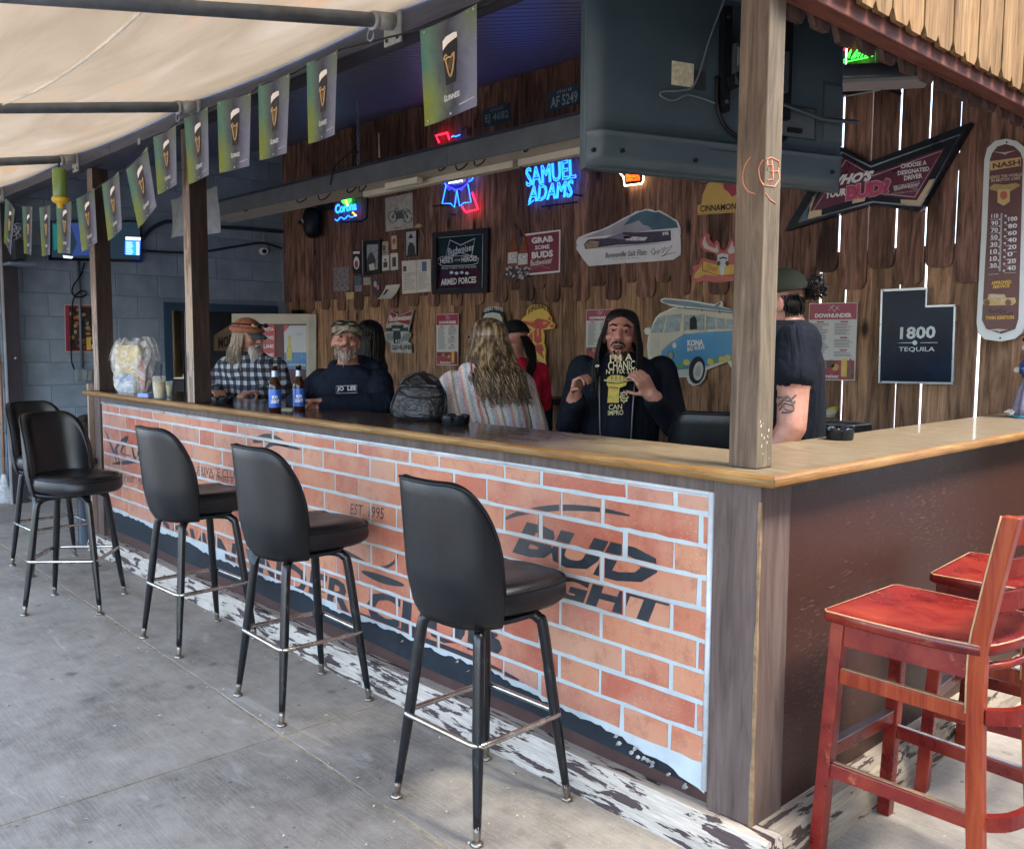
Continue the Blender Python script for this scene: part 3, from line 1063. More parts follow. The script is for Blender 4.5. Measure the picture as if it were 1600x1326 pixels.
# ------------------------------------------------------------------ black vinyl stools
VINYL = NT('black_vinyl')
v = VINYL.coords((1, 1, 1)); nz = VINYL.noise(v, 5, 4, .6); gr = VINYL.noise(v, 260, 2, .5)
VINYL.set(VINYL.ramp(nz, [(.3, (.0030, .0036, .0048)), (.7, (.0064, .0074, .0092))]), VINYL.ramp(nz, [(.3, (.30,) * 3), (.7, (.46,) * 3)]))
VINYL.b.inputs['Specular IOR Level'].default_value = .42
VINYL.bump(VINYL.math('ADD', VINYL.math('MULTIPLY', nz, 1.6), VINYL.math('MULTIPLY', gr, .25)), .25, .006)
VINYL = VINYL.m
LEGM = NT('black_enamel')
v = LEGM.coords((1, 1, .5)); nz = LEGM.noise(v, 40, 4, .7)
LEGM.set(LEGM.ramp(nz, [(.58, (.004, .005, .007)), (.72, (.04, .045, .05))]), .3)
LEGM = LEGM.m
BRASS = mat((.30, .27, .23), .4, 1.0, var=.35, vs=30)


def sup(a, rx, ry, e=.62):
    c, s = math.cos(a), math.sin(a)
    return rx * abs(c) ** e * (1 if c >= 0 else -1), ry * abs(s) ** e * (1 if s >= 0 else -1)


def make_stool():
    """Built facing +y, feet 0.40 m apart."""
    t = thing('bar_stool', 'x', 'bar stool', (0, 0, 0), 'black vinyl bucket stools outside the bar')
    # bucket shell: sweep round the back from one front side to the other
    A0, A1, NU, NV = R(-168), R(-12), 56, 12

    def top_z(a):
        d = abs(a - R(-90))
        k = min(1, max(0, (d - R(22)) / R(56)))
        return .735 + (1.075 - .735) * math.sqrt(max(0, 1 - k ** 2.5))

    def shell(a, h, off):
        z = .632 + (top_z(a) - .632) * h
        zz = (z - .632) / .44
        flare = .90 + .10 * min(1, zz * 1.6) if zz < .625 else 1.0
        rx, ry = (.208 - off) * (.86 + .14 * min(1, zz * 3.0) ** .5), (.205 - off) * (.84 + .16 * min(1, zz * 3) ** .5)
        x, y = sup(a, rx, ry, .72)
        return Vector((x, y - .012 - .045 * max(0, zz) * max(0, -math.sin(a)), z))
    b = MB(); rings = []
    for i in range(NU + 1):
        a = A0 + (A1 - A0) * i / NU
        out = [shell(a, j / NV, 0) for j in range(NV + 1)]
        inn = [shell(a, j / NV, .036) for j in range(NV, -1, -1)]
        mid = (out[-1] + inn[0]) / 2 + Vector((0, 0, .016))
        rings.append(out + [out[-1] * .75 + mid * .25 + Vector((0, 0, .006)), mid, inn[0] * .75 + mid * .25 + Vector((0, 0, .006))] + inn)
    b.loft(rings, True, 0, True)
    b.build('backrest', VINYL, t)
    b = MB()
    b.tube([shell(A0 + (A1 - A0) * i / 60, 1, .002) + Vector((0, 0, .008)) for i in range(61)], .0055, 6)
    b.build('piping', mat((.008, .009, .011), .45), t)
    b = MB()
    prof = [(.02, .640), (.185, .640), (.205, .655), (.200, .67)]
    rings = []
    for sc_, z in ((.3, .636), (.70, .636), (.80, .640), (.84, .655)):
        rings.append([Vector((*sup(2 * math.pi * j / 36, .222 * sc_, .205 * sc_, .75), z)) + Vector((0, -.012, 0)) for j in range(36)])
    b.loft(rings).build('seat_pan', mat((.010, .012, .014), .5), t)
    b = MB(); rings = []
    for sc_, z in ((.5, .660), (.90, .660), (.985, .676), (1.0, .705), (.985, .733), (.93, .752), (.80, .760), (.5, .757), (.15, .752)):
        rr_ = []
        for j in range(40):
            x, y = sup(2 * math.pi * j / 40, .200 * sc_, .235 * sc_, .72)
            rr_.append(Vector((x, y + .045, z + (-.010 if y > .15 else 0) * (z > .7))))
        rings.append(rr_)
    b.loft(rings).build('seat', VINYL, t)
    b = MB()
    b.tube([Vector((*sup(2 * math.pi * j / 40, .196, .231, .72), .737)) + Vector((0, .045, -.004 if math.sin(2 * math.pi * j / 40) > .6 else 0)) for j in range(40)], .0045, 6, closed=True)
    b.build('seat_piping', mat((.008, .009, .011), .45), t)
    for sx in (-1, 1):
        for sy in (-1, 1):
            P = [Vector((sx * .05, sy * .05, .633)), Vector((sx * .105, sy * .105, .630)), Vector((sx * .128, sy * .128, .612)), Vector((sx * .140, sy * .140, .575)),
                 Vector((sx * .168, sy * .168, .30)), Vector((sx * .196, sy * .196, .045))]
            P = curve_pts(P, 4)
            n_ = len(P)
            b = MB(); b.tube(P, [.0185 if p.z > .3 else .0115 + .007 * p.z / .3 for p in P], 12)
            lg = b.build('leg', LEGM, t)
            b = MB(); d = (P[-1] - P[-2]).normalized()
            q = P[-1]
            b.tube([q - d * .012, q + d * .004, q + d * .028, q + d * .034], [.0125, .013, .0105, .009], 10)
            c0 = q + d * .034
            b.lathe([(.004, .012), (.016, .011), (.020, .006), (.0205, .0005)], 14, (c0.x, c0.y, 0))
            b.build('foot_glide', BRASS, lg)
    b = MB(); pts = []
    for (cx_, cy_, a0) in ((1, 1, 0), (-1, 1, 90), (-1, -1, 180), (1, -1, 270)):
        for k in range(6):
            a = R(a0 + 90 * k / 5)
            pts.append(Vector((cx_ * .150 + .036 * math.cos(a), cy_ * .150 + .036 * math.sin(a), .292)))
    b.tube(pts, .0095, 10, closed=True)
    b.build('foot_ring', mat((.50, .48, .44), .26, 1.0, var=.25, vs=25), t)
    return t


stool0 = make_stool()
SP = [((-.880, -.268), 1, -2, 'black vinyl bar stool closest to the camera, before the large beer lettering'),
      ((-2.030, -.268), -2, 3, 'black vinyl bar stool with torn vinyl hanging under its backrest'),
      ((-3.065, -.262), 2, 0, 'black vinyl bar stool with back to us, before the small club lettering'),
      ((-4.10, -.525), -38, -33, 'black vinyl bar stool turned sideways, its padded inner back and seat showing'),
      ((-5.13, -.34), 2, -74, 'black vinyl bar stool farthest left, mostly behind the sideways stool')]
stools = []
for k, ((x, y), rot, seat, lab) in enumerate(SP):
    s_ = stool0 if k == 0 else dup(stool0)
    s_.location = (x, y, 0); s_.rotation_euler = (0, 0, R(rot))
    s_['label'] = lab
    for ch in s_.children:
        if ch.name.split('.')[0] in ('backrest', 'piping', 'seat', 'seat_piping', 'seat_pan'):
            ch.rotation_euler = (0, 0, R(seat))
    stools.append(s_)
bpy.context.view_layer.update()
# torn vinyl flap under the second stool
b = MB(); rr = random.Random(8)


def flap(u, w):
    x = -.13 + .16 * u
    return Vector((-2.044 + x, -.268 - .168 - .012 * math.sin(u * 5) - .02 * (1 - w), .655 - (.045 + .025 * math.sin(u * 4 + 1) + .012 * math.sin(u * 19)) * w))


b.grid(flap, 14, 5)
o = b.build('torn_flap', mat((.055, .065, .075), .7, var=.3, vs=25), None, loc=(-2.044, -.268, 0))
o.parent = stools[1]; o.location = (0, 0, 0); o.rotation_euler = (0, 0, 0)
# stools inside the bar
cq = atz(1126, 640, 1.2)
for (x, y, rot, lab) in ((cq.x, cq.y, 32, 'black vinyl high chair inside the bar beside the big near post'),):
    s_ = dup(stool0, (x, y, 0), (0, 0, R(rot)), lab)
    s_.scale = (1.1, 1.1, 1.11)
    s_['group'] = 'black vinyl stools inside the bar'

# ------------------------------------------------------------------ red wooden bar chairs
RED = NT('worn_red_lacquer')
v = RED.coords((1, 1, 1)); nz = RED.noise(v, 7, 5, .65); sc_ = RED.noise(RED.coords((3, 40, 3)), 4, 4, .7)
c = RED.ramp(nz, [(.3, (.095, .005, .005)), (.5, (.185, .013, .008)), (.7, (.26, .034, .011))])
c = RED.mix(RED.ramp(sc_, [(.62, (0, 0, 0)), (.72, (.55, .55, .55))]), c, (.50, .20, .09))
RED.set(c, RED.ramp(nz, [(.3, (.22,) * 3), (.7, (.42,) * 3)])); RED.bump(nz, .12, .003)
RED = RED.m
REDO = wood('red_orange_lacquer', (.15, .016, .008), (.25, .038, .013), (.32, .07, .024), 'z', .3, tint=.1, bump=.1)
RUB = mat((.44, .27, .14), .6, var=.2, vs=40)
DUST = mat((.34, .32, .32), .55, .5, var=.3, vs=20)


def make_red():
    """Built facing -x (towards the side counter): front legs at x 0.02, rear at 0.40, width 0.40 along y."""
    t = thing('wooden_bar_chair', 'x', 'bar chair', (0, 0, 0), 'red wooden bar chairs')
    W = .20
    b = MB(); rings = []
    out = []
    for k in range(9):
        u = k / 8
        out.append((.47, -.235 + .47 * u) if False else (.425 + .035 * math.sin(math.pi * u), -.195 + .39 * u))
    pl_ = [(-.012, -.205), (.0, -.218), (.15, -.222), (.30, -.217), (.42, -.196)] + out[1:-1] + [(.42, .196), (.30, .217), (.15, .222), (.0, .218), (-.012, .205)]
    n_ = len(pl_)

    def lay(s_, z, dish=0):
        return [Vector((.2 + (x - .2) * s_, y * s_, z - dish * (1 - ((x - .2) / .22) ** 2) * (1 - (y / .22) ** 2))) for x, y in pl_]
    b.loft([lay(.96, .716), lay(1, .722), lay(1, .742), lay(.98, .749), lay(.9, .749), lay(.6, .742), lay(.25, .739)])
    st = b.build('seat', RED, t)
    b = MB(); q = lay(.99, .7465); b.tube(q, .0028, 5, closed=True); b.build('rubbed_edge', RUB, st)
    b = MB()
    b.bar((.015, -.19, .685), (.40, -.178, .685), .022, .062); b.build('apron', RED, t)
    b = MB(); b.bar((.015, .19, .685), (.40, .178, .685), .022, .062); b.build('apron', RED, t)
    b = MB(); b.bar((.012, -.18, .685), (.012, .18, .685), .022, .062); b.build('apron', RED, t)
    b = MB(); b.tube([(.40, -.178, .685), (.44, -.10, .685), (.455, 0, .685), (.44, .10, .685), (.40, .178, .685)], .011, 6); b.build('apron', RED, t)
    for sy in (-1, 1):
        b = MB(); n = 10
        b.obb((.022 - .012, sy * .196, .36), (-.017, 0, .357), (.019, 0, .001), (0, .017, 0)) if False else None
        p0, p1 = Vector((.030, sy * .188, .716)), Vector((-.006, sy * .205, 0))
        b.loft([[p + Vector((a, c_, 0)) for a, c_ in ((-.020, -.018), (.020, -.018), (.020, .018), (-.020, .018))] for p in (p0, p1)], smooth=False)
        b.build('front_leg', RED, t, bevel=.003)
        pth = [Vector((.445, sy * .20, 0)), Vector((.415, sy * .185, .40)), Vector((.405, sy * .180, .70)), Vector((.425, sy * .184, .85)), Vector((.47, sy * .190, 1.085))]
        pth = curve_pts(pth, 4)
        b = MB(); b.loft([[p + Vector((a, c_, 0)) for a, c_ in ((-.022, -.017), (.020, -.017), (.020, .017), (-.022, .017))] for p in pth], smooth=False)
        lg = b.build('rear_leg', REDO, t, bevel=.004)
        b = MB(); b.tube([p + Vector((-.0215, -.0165, 0)) for p in pth[6:]], .0028, 5); b.build('rubbed_edge', RUB, lg)
        for z, x0, x1 in ((.565, .025, .41), (.285, .008, .425)):
            b = MB(); b.bar((x0, sy * (.194 if z > .4 else .2), z), (x1, sy * .184, z - .002), .020, .042)
            sr = b.build('side_rail', REDO if z > .4 else RED, t, bevel=.003)
            b = MB(); b.bar((x0, sy * .194, z + .0225), (x1, sy * .186, z + .0205), .012, .002); b.build('rubbed_edge', RUB if sy < 0 else DUST, sr)
    b = MB(); b.bar((.012, -.19, .335), (.012, .19, .335), .024, .04); fr = b.build('foot_rail', RED, t, bevel=.003)
    b = MB(); b.box(-.001, .026, -.175, .175, .3555, .3585); b.build('metal_strip', STEEL, fr)
    for z in (.285, .565):
        b = MB(); pts = [(.425, -.18, z), (.475, -.12, z), (.495, 0, z), (.475, .12, z), (.425, .18, z)]
        P = curve_pts(pts, 5); rings = []
        for p in P:
            d = (p - Vector((.30, 0, z))).normalized()
            rings.append([p - d * .011 + Vector((0, 0, -.02)), p + d * .011 + Vector((0, 0, -.02)), p + d * .011 + Vector((0, 0, .02)), p - d * .011 + Vector((0, 0, .02))])
        b.loft(rings, smooth=False).build('rear_rail', RED, t)
    for z, h, xo in ((.86, .05, .43), (.95, .045, .445), (1.045, .07, .462)):
        b = MB(); rings = []
        for k in range(9):
            u = k / 8; y = -.18 + .36 * u; dx_ = .035 * math.sin(math.pi * u)
            rings.append([Vector((xo + dx_ - .010, y, z - h / 2)), Vector((xo + dx_ + .010, y, z - h / 2)), Vector((xo + dx_ + .010, y, z + h / 2)), Vector((xo + dx_ - .010, y, z + h / 2))])
        b.loft(rings, smooth=False).build('back_slat', RED, t, bevel=.002)
    return t


r1 = make_red()
r1.location = (.062, .425, 0); r1.rotation_euler = (0, 0, R(-2))
r1['label'] = 'red wooden bar chair in the right foreground, cut by the picture edge'
r2 = dup(r1, (.07, 1.075, 0), (0, 0, R(4)), 'red wooden bar chair standing behind the foreground one at the side counter')

# ------------------------------------------------------------------ pint flags
FLG = NT('flag_print')
tc = FLG.n('ShaderNodeTexCoord'); v = FLG.coords((1, 1, 1), True)
sx = FLG.n('ShaderNodeSeparateXYZ'); FLG.l(tc.outputs['Object'], sx.inputs[0])
nz = FLG.noise(FLG.coords((1, 1, 1), False), 9, 5, .6, .4)
u = FLG.math('ADD', FLG.math('MULTIPLY', sx.outputs['X'], 3.1), FLG.math('ADD', .5, FLG.math('MULTIPLY', FLG.math('SUBTRACT', nz, .5), .45)))
c1 = FLG.ramp(u, [(0.0, (.10, .30, .25)), (.16, (.16, .33, .23)), (.34, (.13, .17, .17)), (.5, (.07, .075, .11)), (.62, (.15, .165, .24)), (.8, (.27, .29, .41)), (1, (.31, .33, .43))])
w = FLG.math('ADD', FLG.math('MULTIPLY', sx.outputs['Z'], -3.0), FLG.math('MULTIPLY', nz, .3))
low = FLG.ramp(FLG.math('MULTIPLY', FLG.ramp(w, [(.45, (0, 0, 0)), (.95, (1, 1, 1))]), FLG.ramp(u, [(.05, (1, 1, 1)), (.45, (0, 0, 0))])), [(0.1, (0, 0, 0)), (.8, (1, 1, 1))])
c = FLG.mix(low, c1, (.30, .36, .06))
tr_ = FLG.math('MULTIPLY', FLG.ramp(w, [(.12, (1, 1, 1)), (.6, (0, 0, 0))]), FLG.ramp(u, [(.55, (0, 0, 0)), (.85, (1, 1, 1))]))
c = FLG.mix(tr_, c, (.16, .24, .09))
sp = FLG.noise(FLG.coords((1, 1, 1), False), 60, 1, .5)
c = FLG.mix(FLG.ramp(sp, [(.74, (0, 0, 0)), (.78, (.6, .6, .6))]), c, (.45, .55, .50))
FLG.set(c, .42)
trn = FLG.n('ShaderNodeBsdfTranslucent'); FLG.l(c, trn.inputs['Color'])
ms = FLG.n('ShaderNodeMixShader'); ms.inputs[0].default_value = .48
FLG.l(FLG.b.outputs[0], ms.inputs[1]); FLG.l(trn.outputs[0], ms.inputs[2]); FLG.l(ms.outputs[0], FLG.out.inputs['Surface'])
FLG = FLG.m
FW, FH = .292, .350


def fy(x, z):
    return -.012 * math.sin(x * 9 + .5) * (-z / FH) - .010 * (x / FW) ** 2 * 4


def on_flag(pts, h):
    return [Vector((x, fy(x, z) - h, z)) for x, z in pts]


def make_flag():
    t = thing('pint_flag', 'x', 'flag', (0, 0, 0), 'beer pint flags strung along the beam')
    MB().grid(lambda a, b_: Vector((-FW / 2 + FW * a, fy(-FW / 2 + FW * a, -FH * b_), -FH * b_)), 12, 12).build('cloth', FLG, t, fix=False)

    def flat(name, pts, h, m_):
        P = on_flag(pts, h)
        MB().add(P, [tuple(range(len(P)))]).build(name, m_, t, fix=False)
    flat('pint_glass', [(-.034, -.075), (-.036, -.12), (-.028, -.18), (-.024, -.232), (.032, -.232), (.035, -.17), (.040, -.115), (.038, -.072), (.0, -.066)], .0012, mat((.012, .012, .016), .4))
    flat('beer_foam', [(-.036, -.072), (-.036, -.105), (-.028, -.098), (-.010, -.088), (.014, -.082), (.040, -.078), (.039, -.060), (.02, -.056), (-.02, -.060)], .002, mat((.74, .68, .64), .5))
    HG = mat((.52, .33, .15), .35, .2)
    b = MB()
    for pth in ([(-.024, -.128), (-.028, -.138), (-.020, -.142), (-.006, -.136), (.008, -.140), (.022, -.130), (.026, -.128)], [(.026, -.128), (.024, -.150), (.018, -.182), (.008, -.204), (.000, -.206)],
                [(-.022, -.140), (-.016, -.160), (-.006, -.192), (.002, -.206)], [(-.024, -.128), (-.018, -.124), (-.014, -.130)]):
        b.tube(on_flag([(p.x, p.y) for p in curve_pts([Vector((*q, 0)) for q in pth], 3)], .003), .0034, 5)
    for k in range(5):
        x = -.010 + .007 * k
        b.tube(on_flag([(x, -.142), (x + .004, -.19 + .008 * abs(2 - k))], .003), .0007, 3)
    hp = b.build('harp', HG, t)
    V, Fc = text_mesh('GUINNESS', .012)
    b = MB().add([Vector((x_, fy(x_, z_) - .0025, z_)) for x_, z_ in [(-.034 + .086 * a, -.290 + .020 * c_ * (1.25 if a < .09 else 1)) for a, c_ in V]], Fc)
    b.build('lettering', WHITE, t, fix=False)
    b = MB()
    for (x_, z_) in ((-.125, -.335), (.0, -.338), (-.125, -.012), (.13, -.012)):
        b.lathe([(.0, 0), (.0055, 0), (.005, .0015), (.0025, .0015)], 10)
        for i in range(len(b.v) - 40, len(b.v)):
            p = b.v[i]; b.v[i] = (p[0] + x_, -.002 - p[2] + fy(x_, z_), p[1] + z_)
    gm = b.build('grommets', STEEL, t); gm['kind'] = 'stuff'
    MB().add(on_flag([(.05, -.322), (.135, -.318), (.135, -.314), (.05, -.318)], .002), [(0, 1, 2, 3)]).build('small_print', mat((.5, .52, .55), .5), t)
    return t


FQ = [((660, 45), (748, 12), (750, 170), (668, 195)), ((480, 102), (533, 76), (531, 208), (480, 229)), ((403, 135), (460, 113), (458, 239), (401, 252)),
      ((345, 160), (392, 144), (395, 260), (344, 271)), ((291, 183), (327, 169), (330, 278), (298, 284)), ((242.7, 220), (277, 190), (281, 282), (248.6, 311)),
      ((201, 259), (231, 235), (250.7, 327), (216, 348)), ((161, 286), (189, 270), (199.7, 361), (168, 373)), ((123, 309), (148, 296), (153.4, 382), (132, 390)),
      ((91.4, 317), (112.6, 313), (109.4, 394), (95.6, 398)), ((62, 323), (82.5, 322), (83.5, 400), (65, 399)), ((35.7, 323), (54, 323), (53, 399), (37, 396)), ((9, 317), (26.6, 320), (18, 388), (5, 386))]
FPL = Pl((0, -.075, 0), (0, 1, 0))
flag0 = make_flag()
FLAB = ['beer pint flag nearest the camera, largest of the row', 'pint flag right of three close ones, left of the wide gap before the largest flag', 'middle one of the three close pint flags left of the wide gap', 'first pint flag to the right of the flag covering the second post',
        'pint flag hanging in front of the second post top', 'slanting pint flag just left of the second post', 'slanting pint flag swung left, second left of the second post', 'slanting pint flag just right of the first far post', 'narrow pint flag left of the first far post',
        'pint flag hanging under the green and yellow bottle', 'pale pint flag in front of the wall television, left of the green bottle', 'pint flag over the scroll bracket, second from the left picture edge', 'leftmost pint flag at the picture edge']
tops = []
for k, q in enumerate(FQ):
    o = flag0 if k == 0 else dup(flag0)
    tl, tr2, br, bl = [FPL.at(*p) for p in q]
    mid = (tl + tr2) / 2; bot = (bl + br) / 2
    ex = (tr2 - tl); dn = (mid - bot)
    X = ex.normalized(); Z = (dn - X * dn.dot(X) * .0).normalized()
    Mx = Matrix.Identity(4)
    sw, sh = ex.length / FW, dn.length / FH
    ang = math.atan2(dn.x, dn.z)
    o.location = mid
    o.rotation_euler = (0, ang * .85, R(random.uniform(-4, 4)))
    o['label'] = FLAB[k]
    for ch in o.children:
        ch.scale = (min(1.2, max(.8, sw)), 1, min(1.1, max(.9, sh)))
    tops.append((tl, tr2))
st = MB(); pth = []
for tl, tr2 in tops:
    pth += [tr2 + Vector((0, .004, 0)), tl + Vector((0, .004, 0))]
pth = [Vector((.1, -.07, 2.66))] + pth + [FPL.at(-40, 296)]
st.tube(pth, .004, 5)
tag(st.build('bunting_cord', BLACK, None, loc=pth[0]), 'dark cord that the pint flags hang from', 'cord')
for (x0, x1, y0, y1, lab) in ((267, 289, 306, 373, 'small plain grey back of a flag hanging left of the second post'), (317, 342, 291, 369, 'plain grey back of a flag hanging right of the second post')):
    pl_ = Pl((0, .35, 0), (0, 1, 0)); p = [pl_.at(x, y) for x, y in ((x0, y0 + 6), (x1, y0), (x1, y1 - 6), (x0, y1))]
    b = MB().grid(lambda a, c_: (p[0].lerp(p[1], a)).lerp(p[3].lerp(p[2], a), c_) + Vector((0, .012 * math.sin(a * 5 + c_ * 3), 0)), 8, 8)
    tag(b.build('grey_flag', mat((.17, .19, .21), .7, var=.3, vs=12), None, loc=p[0], fix=False), lab, 'flag', 'flags seen from behind')

# ------------------------------------------------------------------ television on the corner post, seen from behind
BLp = aty(915, 262, .22)
BRp = atz(1315, 300, BLp.z)
ux = (BRp - BLp).normalized()
uz = Vector((0, 0, 1)); uz = (uz - ux * uz.dot(ux)).normalized()
un = ux.cross(uz)
if un.dot(CAM - BLp) < 0:
    un = -un
TW = (BRp - BLp).length; TH = .66
TVC = NT('tv_plastic')
v = TVC.coords((1, 1, 1), False); nz = TVC.noise(v, 3.5, 4, .6)
TVC.set(TVC.ramp(nz, [(.3, (.040, .066, .084)), (.7, (.062, .092, .106))]), .42); TVC.bump(TVC.noise(v, 400, 1), .1, .001); TVC = TVC.m
TV = thing('television', 'large flat television seen from behind, hanging high beside the near post', 'television', BLp + ux * TW / 2 + uz * TH / 2)


def tvp(u, w, h=0):
    return BLp + ux * (u * TW) + uz * (w * TH) + un * h


b = MB(); rings = []
for (m_, h) in ((0, -.045), (0, -.018), (.004, -.012), (.012, -.008)):
    rings.append([tvp(m_, m_ * 1.3, h), tvp(1 - m_, m_ * 1.3, h), tvp(1 - m_, 1 - m_, h), tvp(m_, 1 - m_, h)])
b.loft(rings, smooth=False).build('screen_frame', TVC, TV)
prof = [(0.0, -.008), (.012, .004), (.05, .026), (.12, .034), (.165, .036), (.185, .044), (.205, .030), (.235, .022), (.40, .022), (.75, .022), (.98, -.004)]


def tvback(a, c_):
    i = c_ * (len(prof) - 1); k = min(int(i), len(prof) - 2); f_ = i - k
    w = prof[k][0] + (prof[k + 1][0] - prof[k][0]) * f_; h = prof[k][1] + (prof[k + 1][1] - prof[k][1]) * f_
    e = min(1, min(a, 1 - a) / .035)
    return tvp(.006 + .988 * a, .010 + .97 * w, -.010 + (h + .010) * math.sin(e * math.pi / 2))


MB().grid(tvback, 40, 40).build('back_cover', TVC, TV)
b = MB()
for (u_, w) in ((.02, .09), (.11, .095), (.375, .085), (.93, .10)):
    c = tvp(u_, w, .037 if u_ > .05 else .02)
    P = [c + ux * .008 * math.cos(R(30 * k)) + uz * .008 * math.sin(R(30 * k)) for k in range(12)]
    b.prism(P, un * -.01)
b.build('screw_holes', BLACK, TV)['kind'] = 'stuff'


def tvbox(name, u0, u1, w0, w1, h0, h1, m_):
    MB().obb(tvp((u0 + u1) / 2, (w0 + w1) / 2, (h0 + h1) / 2), ux * (u1 - u0) * TW / 2, uz * (w1 - w0) * TH / 2, un * (h1 - h0) / 2).build(name, m_, TV)


tvbox('rating_label', .285, .365, .475, .60, .022, .0245, mat((.55, .52, .36), .5, var=.3, vs=60))
tvbox('rating_label', .366, .41, .465, .57, .022, .0245, mat((.03, .03, .035), .5))
tvbox('mount_rail', .458, .486, .36, .92, .022, .055, BLACK)
tvbox('mount_rail', .70, .728, .36, .92, .022, .055, BLACK)
tvbox('mount_plate', .49, .70, .50, .72, .05, .075, mat((.05, .06, .07), .5))
b = MB(); b.bar(tvp(.47, .50, .065), tvp(.66, .66, .09), .05, .012, up=un); b.build('mount_arm', BLACK, TV)
b = MB(); b.bar(tvp(.62, .60, .08), Vector((-.205, .14, tvp(.62, .60, 0).z)), .05, .06); b.build('mount_arm', BLACK, TV)
MB().prism([tvp(.495, .60, .078), tvp(.495, .70, .078), tvp(.57, .66, .078)], un * -.01).build('gusset', mat((.16, .20, .20), .5), TV)
b = MB()
for w in (.41, .86):
    c = tvp(.472, w, .058)
    b.prism([c + ux * .008 * math.cos(R(45 * k)) + uz * .008 * math.sin(R(45 * k)) for k in range(8)], un * -.006)
b.build('bolts', STEEL, TV)
tvbox('input_recess', .70, .86, .27, .46, .018, .0235, mat((.02, .028, .036), .5))
tvbox('input_panel', .705, .85, .28, .445, .020, .0265, mat((.085, .105, .115), .5))
tvbox('control_recess', .885, .965, .40, .62, .018, .024, mat((.028, .042, .052), .5))
tvbox('control_panel', .890, .968, .28, .60, .020, .0255, mat((.06, .082, .095), .45))
tvbox('socket', .700, .722, .41, .435, .026, .033, mat((.6, .55, .35), .4))
tvbox('socket', .735, .79, .30, .325, .026, .04, BLACK)
tvbox('seam_line', .425, .62, .150, .153, .036, .0372, BLACK)
b = MB()
b.tube(curve_pts([tvp(.70, .44, .05), tvp(.78, .41, .06), tvp(.86, .385, .062), tvp(.95, .39, .06), tvp(1.015, .40, .05)], 5), .009, 8)
b.build('cable', mat((.03, .045, .05), .45), TV)
b = MB(); b.tube(curve_pts([tvp(.45, .55, .03), tvp(.45, .40, .035), tvp(.48, .28, .04), tvp(.56, .215, .042), tvp(.65, .205, .045), tvp(.72, .26, .045)], 6), .008, 8)
b.build('cable', BLACK, TV)
b = MB(); b.tube(curve_pts([tvp(.475, 1.0, .04), tvp(.42, .75, .03), tvp(.37, .50, .028), tvp(.32, .45, .028), tvp(.25, .43, .028), tvp(.245, .405, .028), tvp(.29, .39, .028), tvp(.34, .43, .028), tvp(.40, .42, .03), tvp(.455, .40, .03)], 6), .0038, 6)
b.build('thin_cord', mat((.13, .16, .18), .5), TV)

# ------------------------------------------------------------------ hanging display trough with power strips
TP = Pl((0, 1.75, 0), (0, 1, 0))
DY = .47
a, c_ = TP.at(318, 345), TP.at(915, 210)
zt = TP.at(640, 269).z
TR = thing('light_trough', 'long grey sheet metal trough hung on chains across the room', 'trough', (-3, 1.75, zt))
x0, x1 = -7.2, -1.15
zb_ = zt - .02
TG = mat((.135, .145, .155), .45, .3, var=.2, vs=7)
for k, (a_, b_) in enumerate(((-7.2, -5.6), (-5.596, -3.55), (-3.546, -1.9), (-1.896, -1.15))):
    MB().prism([Vector((a_, y + DY, z)) for y, z in ((1.28, zb_), (1.268, zb_ + .004), (1.262, zb_ + .125), (1.30, zb_ + .160), (1.306, zb_ + .155), (1.272, zb_ + .12), (1.278, zb_ + .008))], (b_ - a_, 0, 0)).build('front_sheet', TG, TR)
MB().prism([Vector((x0, y + DY, z)) for y, z in ((1.278, zb_), (1.50, zb_ - .02), (1.53, zb_ + .05), (1.524, zb_ + .05), (1.496, zb_ - .014), (1.278, zb_ + .006))], (x1 - x0, 0, 0)).build('underside', mat((.40, .37, .31), .4, .2, var=.2, vs=9), TR)
for xa, xb in ((-4.75, -3.05), (-3.0, -1.95), (-1.9, -1.25)):
    MB().box(xa, xb, 1.40 + DY, 1.46 + DY, zb_ - .055, zb_ - .014).build('lamp_housing', mat((.56, .50, .40), .45, var=.12), TR)
ha = aty(1285, 117, 1.9); hb = atz(1451, 109, ha.z)
hd_ = (hb - ha).normalized(); hn = Vector((hd_.y, -hd_.x, 0))
HO = thing('metal_hood', 'short grey metal lamp hood hanging right of the big television', 'lamp hood', ha.lerp(hb, .5))
b = MB(); b.loft([[p_ + hn * (.075 * math.cos(R(a))) + Vector((0, 0, -.045 + .085 * math.sin(R(a)))) for a in range(0, 181, 15)] for p_ in (ha, hb)], True)
b.build('hood', mat((.10, .11, .125), .35, .3, var=.15), HO)
b = MB(); b.prism([ha + hn * .078 + Vector((0, 0, -.062)), ha - hn * .078 + Vector((0, 0, -.062)), ha - hn * .078 + Vector((0, 0, -.046)), ha + hn * .078 + Vector((0, 0, -.046))], hb - ha)
b.build('lower_rim', mat((.46, .46, .46), .35, .4, var=.1), HO)
b = MB()
for f_ in (.15, .9):
    q_ = ha.lerp(hb, f_); b.tube([q_ + Vector((0, 0, .035)), Vector((q_.x, q_.y, zc(q_.y) + .005))], .004, 5)
b.build('hanger', GALV, HO)['kind'] = 'stuff'
ps = thing('power_strip', 'white power strip with four sockets under the trough', 'power strip', (-3.2, 1.80, zb_ - .04))
pa, pb = TP.at(603, 0).x, TP.at(652, 0).x
pa, pb = TP.at(600, 290).x, TP.at(650, 275).x
MB().box(pa, pb, 1.285 + DY, 1.34 + DY, zb_ - .062, zb_ - .018).build('case', CREAM, ps, bevel=.004)
